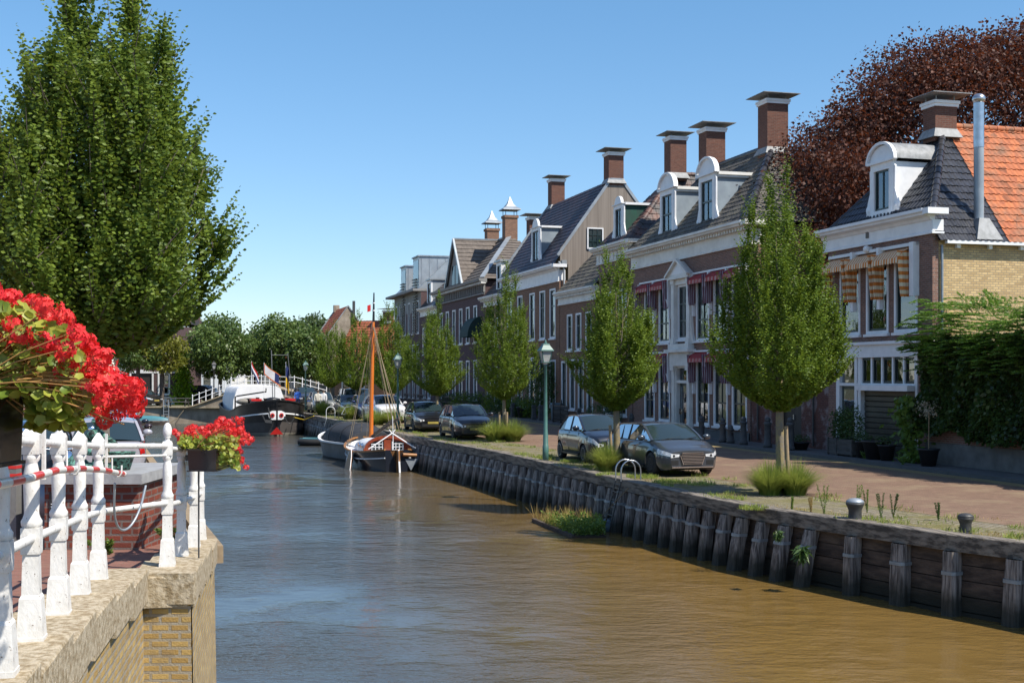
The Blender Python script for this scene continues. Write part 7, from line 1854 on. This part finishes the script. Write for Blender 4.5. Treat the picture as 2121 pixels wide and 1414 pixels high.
# ---------------------------------------------------------------- plinth with bronze, street bollards, motorbike
zp = zl(12.5)
root = thing('plinth', 'red brick plinth with a thick grey stone slab under the bronze figure', 'plinth', (-4.15, 13.1, 0))
MB().box(-.46, .46, -.72, .72, zp-.05, zp+.66).obj('brickwork', M['brick_plinth'], root); MB().box(-.52, .52, -.80, .80, zp+.66, zp+.76).obj('slab', M['bluestone'], root)
o = MB().box(-.472, -.455, -.4, -.1, zp+.2, zp+.6).obj('plaque', M['black'], root)
o = MB().box(-.41, -.26, -.735, -.722, zp+.22, zp+.58).obj('plaque', M['black'], root)
b = MB()
for k in range(7): b.box(-.39, -.30+.02*(k % 3), -.742, -.737, zp+.30+k*.026, zp+.308+k*.026)
b.sphere((-.335, -.738, zp+.54), .018, 8, 6, sc=(1, .3, 1.5)); b.obj('inscription', M['white'], o)
def skin_body(name, joints, edges, radii, mat, parent, sub=2):
    me = bpy.data.meshes.new(name); me.from_pydata(joints, edges, []); o = link(name, me, parent)
    sk = o.modifiers.new('s', 'SKIN')
    for i, r in enumerate(radii): me.skin_vertices[0].data[i].radius = (r, r)
    me.skin_vertices[0].data[0].use_root = True
    s = o.modifiers.new('d', 'SUBSURF'); s.levels = s.render_levels = sub
    me.materials.append(mat); return o
zs = zp+.76
root = thing('bronze_statue', 'green bronze figure bending over a basket on the brick plinth', 'statue', (-4.28, 12.85, zs)); root.scale = (.8, .8, .68)
J = [(-.12, 0, .30), (-.06, 0, .42), (.0, 0, .56), (.04, 0, .62), (.07, -.02, .70),          # hip, waist, chest, neck, head
     (-.06, -.12, .30), (.10, -.15, .26), (.06, -.16, .05), (.16, -.17, .02),
     (-.14, .12, .30), (.06, .14, .34), (.03, .15, .06), (.13, .15, .03),
     (.02, -.13, .56), (.14, -.16, .44), (.27, -.10, .38), (.02, .13, .56), (.15, .15, .45), (.28, .06, .38)]
E_ = [(0, 1), (1, 2), (2, 3), (3, 4), (0, 5), (5, 6), (6, 7), (7, 8), (0, 9), (9, 10), (10, 11), (11, 12), (2, 13), (13, 14), (14, 15), (2, 16), (16, 17), (17, 18)]
Rr = [.11, .10, .11, .045, .085, .075, .06, .045, .035, .075, .06, .045, .035, .05, .038, .028, .05, .038, .028]
skin_body('figure', J, E_, Rr, M['bronze'], root)
b = MB(); b.lathe([(.10, .0), (.17, .26), (.18, .27), (.15, .27), (.08, .06)], 14, (.36, 0)); b.obj('basket', M['bronze'], root)
b = MB(); b.lathe([(.18, 0), (.16, .1), (.08, .20), (.02, .26)], 12, (-.22, 0)); b.sphere((.0, .0, .05), .25, 14, 8, sc=(1.6, 1, .25)); b.obj('base', M['bronze'], root)
b = MB(); b.sphere((.07, -.02, .735), .085, 12, 8, sc=(1.1, 1, .8)).frustum(.10, -.02, .725, .74, .2, .2, .18, .18); b.obj('cap', M['bronze'], root)
for (x, y, lab) in ((-5.02, 12.6, 'grey post with two red bands behind the nearest railing posts'),):
    r = thing('street_bollard', lab, 'bollard', (x, y, zl(y))); MB().box(-.07, .07, -.07, .07, -.05, 1.0).obj('post', M['concrete'], r)
    MB().box(-.073, .073, -.073, .073, .80, .83).box(-.073, .073, -.073, .073, .72, .75).obj('band', M['red_stripe'], r)
def motorbike(loc, yaw, label, col):
    r = thing('motorbike', label, 'motorbike', loc, yaw)
    for x in (-.68, .68):
        o = MB().lathe([(.24, -.06), (.30, -.06), (.33, 0), (.30, .06), (.24, .06)], 22, (x, .33), axis='y').obj('wheel', M['tyre'], r)
        b = MB(); b.lathe([(.24, -.03), (.22, -.03), (.22, .03), (.24, .03)], 20, (x, .33), axis='y')
        for k in range(6): a = k*PI/3; b.bar((x, 0, .33), (x+.23*math.cos(a), 0, .33+.23*math.sin(a)), .02)
        b.obj('rim', M['rim'], o)
    b = MB(); b.sphere((.12, 0, .80), .2, 12, 8, sc=(1.5, .8, .8)); b.obj('tank', col, r)
    MB().sphere((-.4, 0, .80), .2, 12, 8, sc=(1.7, .75, .4)).obj('seat', M['plastic'], r); MB().sphere((0, 0, .45), .22, 10, 8, sc=(1.1, .8, 1)).obj('engine', M['steel_dull'], r)
    MB().bar((.68, .06, .33), (.42, .06, .98), .04).bar((.68, -.06, .33), (.42, -.06, .98), .04).tube([(.36, -.36, 1.05), (.42, 0, 1.0), (.36, .36, 1.05)], .015, 6).obj('fork', M['chrome'], r)
    MB().sphere((.55, 0, .92), .11, 12, 8, sc=(.7, 1, 1)).obj('headlight', M['chrome'], r)
    b = MB(); b.tube([(.38, .34, 1.04), (.36, .38, 1.2)], .008, 5).sphere((.36, .38, 1.22), .05, 8, 6, sc=(.4, 1, .8)).tube([(.38, -.34, 1.04), (.36, -.38, 1.2)], .008, 5).sphere((.36, -.38, 1.22), .05, 8, 6, sc=(.4, 1, .8)); b.obj('mirror', M['chrome'], r)
motorbike((-5.15, 13.9, zl(13.9)), -.9, 'dark motorbike with chrome lamp half hidden behind the railing posts', M['black'])

# ---------------------------------------------------------------- lamps
def lamp(loc, label, h=3.85, mat='lampgreen', group='old green street lamps along the quay'):
    r = thing('street_lamp', label, 'street lamp', loc, .3, group)
    MB().lathe([(.10, -.05), (.10, .5), (.085, .52), (.08, .9), (.07, .92), (.055, 2.0), (.045, h-.78), (.055, h-.77), (.055, h-.72), (.03, h-.70)], 14).obj('pole', M[mat], r)
    z = h-.66
    b = MB(); b.lathe([(.02, z-.08), (.06, z-.05), (.09, z), (.10, z+.02)], 10)
    for k in range(4): a = PI/4+k*PI/2; b.bar((.08*math.cos(a), .08*math.sin(a), z-.02), (.14*math.cos(a)*1.0, .14*math.sin(a), z+.02), .015)
    b.obj('holder', M['white'], r)
    g = MB().frustum(0, 0, z+.02, z+.38, .20, .20, .34, .34).obj('lantern_glass', M['lampglass'], r)
    b = MB()
    for i in (-1, 1):
        for j in (-1, 1): b.bar((i*.10, j*.10, z+.02), (i*.172, j*.172, z+.38), .022)
    b.box(-.115, .115, -.115, .115, z, z+.025); b.obj('lantern_frame', M[mat], g)
    MB().frustum(0, 0, z+.38, z+.42, .44, .44, .42, .42).frustum(0, 0, z+.42, z+.58, .40, .40, .20, .20).frustum(0, 0, z+.58, z+.62, .22, .22, .20, .20).lathe([(.05, z+.62), (.06, z+.65), (.02, z+.68), (.035, z+.71), (.005, z+.75)], 10).obj('lamp_roof', M[mat], r)
    return r
lamp(gp(1130, 955), 'green street lamp standing before the brown brick house, nearest to us')
lamp(gp(824, 890), 'green street lamp beside the white car and the sailing boat')
lamp(gp(633, 849), 'green street lamp by the silver-green car near the barge bow')
lamp(V(farx(443, 114), 114, .4), 'dark lamp under the rounded plane tree on the far quay', h=3.6, mat='iron')

# ---------------------------------------------------------------- mooring bollards
for (px, py, h, r0, lab) in ((1771, 1078, .44, .15, 'thick black mooring bollard with a worn silver top on the timber quay'), (2000, 1104, .36, .12, 'smaller round-headed black mooring bollard farther down the quay')):
    r = thing('mooring_bollard', lab, 'bollard', gp(px, py))
    MB().lathe([(r0*1.0, -.05), (r0*.86, .02), (r0*.82, h*.45), (r0*1.0, h*.62), (r0*1.16, h*.72), (r0*1.18, h*.78)], 20).obj('post', M['iron'], r)
    MB().lathe([(r0*1.18, h*.78), (r0*1.1, h*.88), (r0*.7, h*.97), (r0*.1, h)], 20).obj('cap', M['steel_dull'] if h > .4 else M['iron'], r)
# stone bollards with chains before the big house
GB = 'stone bollards along the house fronts'
sb = [(1308, .85), (1453, 1.0), (1497, .95), (1513, .7), (1540, 1.1), (1590, 1.15), (1637, 1.2)]
labs = ['squat stone bollard before the dark bush at the end of the big house', 'stone bollard at the door step of the big house', 'square stone bollard holding the chain, under the fourth window', 'short stone bollard close behind the square one', 'round-topped stone bollard by the last window of the big house', 'dark stone bollard before the lime-stained wall, on the window side of the tree trunk', 'dark stone bollard in front of the dark double door']
for (px, h), lab in zip(sb, labs):
    k = (px-CX)/FL; Y = 21.75/(CO*k+SI); r = thing('stone_bollard', lab, 'bollard', (k*Y, Y, .1), ROT_ST, GB)
    MB().lathe([(.17, 0), (.17, .12), (.13, .16), (.115, h*.72), (.15, h*.76), (.15, h*.8), (.10, h*.84)], 14).obj('shaft', M['pillar'], r); MB().sphere((0, 0, h*.9), .11, 12, 8).obj('cap', M['pillar'], r)
def chain(p, q, lab):
    b = MB(); P = [Vector(p).lerp(Vector(q), t)+V(0, 0, -.28*4*t*(1-t)) for t in np.linspace(0, 1, 12)]; b.tube(P, .022, 6); tag(b.obj('chain', M['iron']), lab, 'chain')
def fp(px, z):
    k = (px-CX)/FL; Y = 21.75/(CO*k+SI); return (k*Y, Y, z)
chain(fp(1453, .8), fp(1497, .8), 'sagging chain between the door step bollard and the square one')
chain(fp(1497, .8), fp(1540, .85), 'sagging chain ending at the round-topped bollard')
for i, (s, lab) in enumerate(((70.6, 'grey stone post beside the blue-grey bin'), (72.0, 'grey stone post at the foot of the tall shrub'), (76.6, 'pale stone post before the black plant tubs'), (63.6, 'stone post at the doorway with the balustrade'), (62.0, 'stone post between balustrade and dark bush'))):
    r = thing('stone_post', lab, 'bollard', st(s, 21.7, .1), ROT_ST, GB); MB().frustum(0, 0, 0, .8, .26, .26, .2, .2).frustum(0, 0, .8, .92, .28, .28, .16, .16).obj('shaft', M['pillar'], r)
# bin and balustrade
r = thing('wheelie_bin', 'blue-grey wheeled bin against the low house front', 'bin', st(69.4, 22.3, .108), ROT_ST)
MB().frustum(0, 0, .08, .98, .44, .46, .56, .60).obj('body', M['bin'], r); MB().frustum(0, 0, .98, 1.06, .62, .66, .56, .56).obj('lid', M['bin'], r); MB().lathe([(.1, -.3), (.1, .3)], 12, (.2, .1), axis='y').obj('wheel', M['tyre'], r)
r = thing('iron_balustrade', 'black cast iron balustrade around the steps of the low house', 'railing', st(68.2, 21.75, .1), ROT_ST)
b = MB(); b.bar((0, 0, .95), (2.6, 0, .95), .05, .06).bar((0, 0, .12), (2.6, 0, .12), .05, .05)
for i in range(15): b.lathe([(.03, .12), (.045, .25), (.02, .45), (.05, .6), (.02, .75), (.035, .93)], 8, (.1+i*.17, 0))
b.obj('baluster', M['iron'], r); MB().lathe([(.07, 0), (.06, 1.0), (.09, 1.05), (.03, 1.15), (.05, 1.25), (.0, 1.33)], 10, (-.05, 0)).lathe([(.07, 0), (.06, 1.0), (.09, 1.05), (.03, 1.15), (.05, 1.25), (.0, 1.33)], 10, (1.3, .02)).obj('post', M['iron'], r)
# dark area railing in front of the far houses
for (s0, s1, lab) in ((104, 114, 'low black area railing before the small white-fronted house'), (92, 101, 'low black area railing before the purple brick house')):
    r = thing('area_railing', lab, 'railing', st(s1, 21.9, .1), ROT_ST); b = MB(); n = int((s1-s0)/.6)
    for i in range(n+1): b.bar((i*.6, 0, 0), (i*.6, 0, 1.0), .05)
    b.obj('post', M['iron'], r); MB().bar((0, 0, .98), (n*.6, 0, .98), .06).bar((0, 0, .55), (n*.6, 0, .55), .05).obj('rail', M['iron'], r)

# ---------------------------------------------------------------- quay ladders
def ladder(p, along_v, inward, label, steel='steel', low='steel_dull', top=.52, w=.40, bot=-1.2, reach=.55, hoops=2):
    r = thing('quay_ladder', label, 'ladder', p); a = Vector(along_v).normalized(); n = Vector(inward).normalized()
    for i in range(hoops):
        o = a*(w*(i-.5 if hoops == 2 else 0)); b = MB(); P = [o+n*-.12+V(0, 0, -.05)]
        for t in np.linspace(0, PI, 11): P.append(o+n*(-.12+reach*.5*(1-math.cos(t)))+V(0, 0, top-.28+.28*math.sin(t)))
        P.append(o+n*(-.12+reach)+V(0, 0, .0)); b.tube(P, .019, 8); b.obj('hoop', M[steel], r)
        MB().tube([o+n*-.12+V(0, 0, -.03), o+n*-.42+V(0, 0, bot)], .02, 8).obj('stile', M[low], r)
    if hoops == 2:
        for k in range(6):
            z = -.12-k*.2; f = (z+.03)/(bot+.03); c = n*(-.12-.30*f)+V(0, 0, z)
            MB().tube([c-a*w/2, c+a*w/2], .013, 6).obj('rung', M[low], r)
    return r
along_q = V(-SI, CO, 0); inw = V(CO, SI, 0)
p = gp(1290, 996); sq_ = -SI*p.x+CO*p.y; ladder(st(sq_, tq(sq_)-.06, .04), along_q, inw, 'steel ladder with two tall hoops on the timber quay by the grey hatchback', low='black')
p = gp(683, 868); sq_ = -SI*p.x+CO*p.y; ladder(st(sq_, tq(sq_)-.06, .04), along_q, inw, 'white ladder hoop on the timber quay behind the grey sloop', steel='white', hoops=1, top=.75)
ladder(V(-8.65, 30.8, zl(30.8)), V(-.3, 1, 0), V(-1, -.3, 0), 'single steel ladder hoop on the near bank beside the silver hatchback', hoops=1, top=.8)
r = thing('quay_ladder', 'grey ladder down the far quay beside the teal boat', 'ladder', (farx(343, 106.6), FARY-.25, 0)); b = MB()
for x in (-.22, .22): b.tube([(x, 0, -1.3), (x, 0, .7)], .04, 6)
b.obj('stile', M['zinc'], r)
for k in range(6): MB().tube([(-.22, 0, -1.1+k*.26), (.22, 0, -1.1+k*.26)], .03, 6).obj('rung', M['zinc'], r)
# buoy and ropes by the weed raft
p = gp(1262, 1100, WATER); r = thing('mooring_buoy', 'dark blue-green buoy floating between the weed raft and the ladder', 'buoy', (p.x, p.y+.15, WATER))
MB().sphere((0, 0, .12), .24, 14, 10, sc=(1.15, 1, .9)).obj('body', M['bin'], r)
q = st(sq_ if 0 else 32.2, 11.65, -.3)
P = [V(gp(1250, 1100, WATER).x, gp(1250, 1100, WATER).y, WATER+.12), V(gp(1285, 1095, WATER).x, gp(1285, 1095, WATER).y, WATER+.15), st(31.0, 11.2, -.9), st(29.8, 11.5, -.05)]
tag(MB().tube(P, .012, 5).obj('mooring_rope', M['rope']), 'thin rope from the weed raft up to the capping beam', 'rope')
P = [V(farx(352, 106.5), 106.3, WATER+.05), V(farx(368, 106.5), 106.5, WATER+.5), V(farx(384, 106.5), 106.75, .05)]
tag(MB().tube(P, .03, 5).obj('mooring_rope', M['rope']), 'slack rope hanging down the far quay wall', 'rope')
P = [V(rt(607, 86), 86, -.1), V(rt(630, 85), 85, -.25), V(rt(650, 84), 84.0, .05)]
tag(MB().tube(P, .035, 5).obj('mooring_rope', M['yellow']), 'yellow mooring rope from the barge to the quay', 'rope')

# ---------------------------------------------------------------- far quay furniture
r = thing('picnic_table', 'wooden picnic table on the far quay', 'picnic table', (farx(366, 109.3), 109.6, .0), 0)
MB().box(-1.1, 1.1, -.38, .38, .72, .78).obj('top', M['planter'], r)
for y in (-.75, .75): MB().box(-1.1, 1.1, y-.13, y+.13, .42, .47).obj('bench', M['planter'], r)
for x in (-.8, .8): MB().bar((x, -.7, 0), (x, -.25, .72), .09).bar((x, .7, 0), (x, .25, .72), .09).bar((x, -.8, .4), (x, .8, .4), .09).obj('leg', M['planter'], r)
def small_rail(pts, name, label, n, h=.92, mid=True):
    r = thing(name, label, 'railing'); b = MB()
    L_ = [0]
    for p, q in zip(pts[:-1], pts[1:]): L_.append(L_[-1]+(Vector(q)-Vector(p)).length)
    at_ = lambda t: V(*[float(np.interp(t, L_, [p[i] for p in pts])) for i in range(3)])
    for i in range(n+1):
        p = at_(L_[-1]*i/n); MB().tube([p, p+V(0, 0, h+.04)], [.042, .035], 8).sphere(p+V(0, 0, h+.05), .055, 8, 6).obj('post', M['white'], r)
    for k in ((h*.95, h*.5) if mid else (h*.95,)):
        MB().tube([Vector(p)+V(0, 0, k) for p in pts], .026, 6).obj('rail', M['white'], r)
    return r
small_rail([(farx(398), FARY+.1, .1), (farx(460), FARY+.1, 1.05), (farx(478), FARY+.2, 1.6)], 'white_railing', 'white railing climbing the ramp beside the picnic table', 6)
small_rail([(farx(470), FARY+1.5, 1.55), (farx(500), FARY+1, 1.8), (farx(560), FARY+1, 1.8), (farx(610), FARY+1, 1.7), (farx(672), FARY+1.2, 1.0)], 'white_railing', 'long white bridge railing behind the barge', 12)
small_rail([(farx(386), FARY+9, .4), (farx(440), FARY+9, 1.0), (farx(480), FARY+8, 1.5)], 'white_railing', 'far parapet railing of the bridge, under the lamp', 5)
# bicycles parked on the bank
def bicycle(loc, yaw, label, col='iron'):
    r = thing('bicycle', label, 'bicycle', loc, yaw, 'bicycles parked along the quay')
    for x in (-.53, .53):
        b = MB(); b.tube([(x+.33*math.cos(a), 0, .34+.33*math.sin(a)) for a in np.linspace(0, 2*PI, 20)], .018, 5, cap=False)
        for k in range(8): a = k*PI/4; b.tube([(x, 0, .34), (x+.32*math.cos(a), 0, .34+.32*math.sin(a))], .004, 4)
        b.obj('wheel', M['tyre'], r)
    b = MB(); F_ = [((-.53, 0, .34), (-.1, 0, .32)), ((-.1, 0, .32), (-.22, 0, .82)), ((-.22, 0, .78), (.36, 0, .80)), ((-.1, 0, .32), (.38, 0, .72)), ((-.53, 0, .34), (-.2, 0, .74)), ((.53, 0, .34), (.34, 0, .98))]
    for p, q in F_: b.tube([p, q], .018, 6)
    b.obj('frame', M[col], r); MB().tube([(.22, -.28, 1.0), (.34, -.1, 1.02), (.34, .1, 1.02), (.22, .28, 1.0)], .014, 6).obj('handlebar', M['chrome'], r); MB().sphere((-.24, 0, .88), .11, 8, 6, sc=(1.3, .8, .4)).obj('saddle', M['plastic'], r)
bicycle(st(96.5, tq(96.5)+1.0), 1.2, 'bicycle leaning near the farthest green lamp'); bicycle(st(98.0, tq(98)+1.4), 1.5, 'second bicycle, behind the barge bow', 'steel_dull'); bicycle(st(78.5, tq(78.5)+1.0), 1.0, 'bicycle beside the grass tussock of the blue cars', 'steel_dull'); bicycle(st(89.5, tq(89.5)+1.2), 1.1, 'bicycle by the black people carrier')
def person(loc, yaw, label, top, legs, h=1.72):
    r = thing('person', label, 'person', loc, yaw); k = h/1.75
    J = [(0, 0, .95), (0, 0, 1.15), (0, 0, 1.38), (0, 0, 1.50), (.02, 0, 1.62), (0, .10, .90), (.03, .11, .48), (-.02, .11, .06), (.1, .12, .03), (0, -.10, .90), (-.02, -.11, .48), (-.06, -.11, .06), (.06, -.12, .03), (0, .2, 1.38), (.04, .25, 1.12), (.14, .24, .92), (0, -.2, 1.38), (.04, -.25, 1.12), (.14, -.24, .92)]
    E_ = [(0, 1), (1, 2), (2, 3), (3, 4), (0, 5), (5, 6), (6, 7), (7, 8), (0, 9), (9, 10), (10, 11), (11, 12), (2, 13), (13, 14), (14, 15), (2, 16), (16, 17), (17, 18)]
    Rr = [.13, .13, .15, .05, .10, .085, .06, .045, .035, .085, .06, .045, .035, .06, .042, .033, .06, .042, .033]
    J = [(x*k, y*k, z*k) for x, y, z in J]; m_, nt_, b_ = new_mat('person_clothes'); sp_ = nd(nt_, 'SeparateXYZ', {0: coords(nt_)})
    nt_.links.new(ramp(nt_, nd(nt_, 'Math', {0: sp_.outputs[2], 1: .5}, operation='MULTIPLY').outputs[0], [(0, legs), (.455, legs), (.47, top), (.74, top), (.75, (.45, .27, .2))]), b_.inputs['Base Color'])
    skin_body('body', J, E_, Rr, m_, r); MB().sphere((.0, 0, 1.66*k), .115, 10, 8, sc=(1.05, 1, .85)).obj('hair', M['bark_d'], r)
person(st(90.8, tq(90.8)+.9), -1.2, 'person in a pale top standing beside the black people carrier', (.5, .48, .42), (.03, .03, .04))
person(st(91.5, tq(91.5)+1.4), -1.6, 'person in a white shirt next to the one in the pale top', (.7, .7, .7), (.04, .04, .05))
person(st(99.5, tq(99.5)+.5, 0), -1.4, 'person in a bright blue jacket near the barge bow', (.03, .12, .5), (.02, .03, .1))
# ================================================================ LIGHT, SKY, CAMERA
sc = bpy.context.scene
sun_dir = Vector((.66, -.42, 1.0)).normalized()
w = bpy.data.worlds.new('World'); sc.world = w; w.use_nodes = True; nt = w.node_tree; nt.nodes.clear()
sky = nt.nodes.new('ShaderNodeTexSky'); sky.sky_type = 'NISHITA'; sky.sun_disc = False
el = math.asin(sun_dir.z); sky.sun_elevation = el; sky.sun_rotation = math.atan2(sun_dir.x, sun_dir.y)
sky.altitude = 0; sky.air_density = 1.0; sky.dust_density = 0.0; sky.ozone_density = 4.0
bg = nt.nodes.new('ShaderNodeBackground'); bg.inputs[1].default_value = .105
out = nt.nodes.new('ShaderNodeOutputWorld'); hs = nt.nodes.new('ShaderNodeHueSaturation'); hs.inputs['Saturation'].default_value = .95; nt.links.new(sky.outputs[0], hs.inputs['Color']); tcw = nt.nodes.new('ShaderNodeTexCoord'); spw = nd(nt, 'SeparateXYZ', {0: tcw.outputs['Generated']})
hz = nd(nt, 'MapRange', {0: spw.outputs[2], 1: 0.0, 2: .42, 3: 1.0, 4: 0.0})
air = ramp(nt, spw.outputs[2], [(0.0, (.68, .70, .78)), (.10, (.64, .74, .82)), (.28, (.58, .80, .88)), (.62, (1.0, 1.0, 1.0))]); nt.links.new(mix(nt, 1.0, hs.outputs[0], air, 'MULTIPLY'), bg.inputs[0]); nt.links.new(bg.outputs[0], out.inputs[0])
ld = bpy.data.lights.new('sun', 'SUN'); ld.energy = 3.9; ld.angle = math.radians(.53); ld.color = (1.0, .93, .82)
lo = bpy.data.objects.new('sun', ld); COL.objects.link(lo); lo.rotation_euler = (-sun_dir).to_track_quat('-Z', 'Y').to_euler()
cd = bpy.data.cameras.new('camera'); cam = bpy.data.objects.new('camera', cd); COL.objects.link(cam)
cam.location = (0, 0, EYE); cam.rotation_euler = (PI/2, 0, 0); cd.sensor_width = 36; cd.lens = 36*FL/2121
cd.shift_y = (HY-707)/2121; cd.clip_end = 4000; cd.clip_start = .1; sc.camera = cam
sc.view_settings.view_transform = 'Standard'; sc.view_settings.look = 'None'; sc.view_settings.exposure = .85; sc.view_settings.gamma = 1
sc.cycles.max_bounces = 8; sc.cycles.transparent_max_bounces = 12; sc.cycles.caustics_reflective = False; sc.cycles.caustics_refractive = False
sc.cycles.use_denoising = True
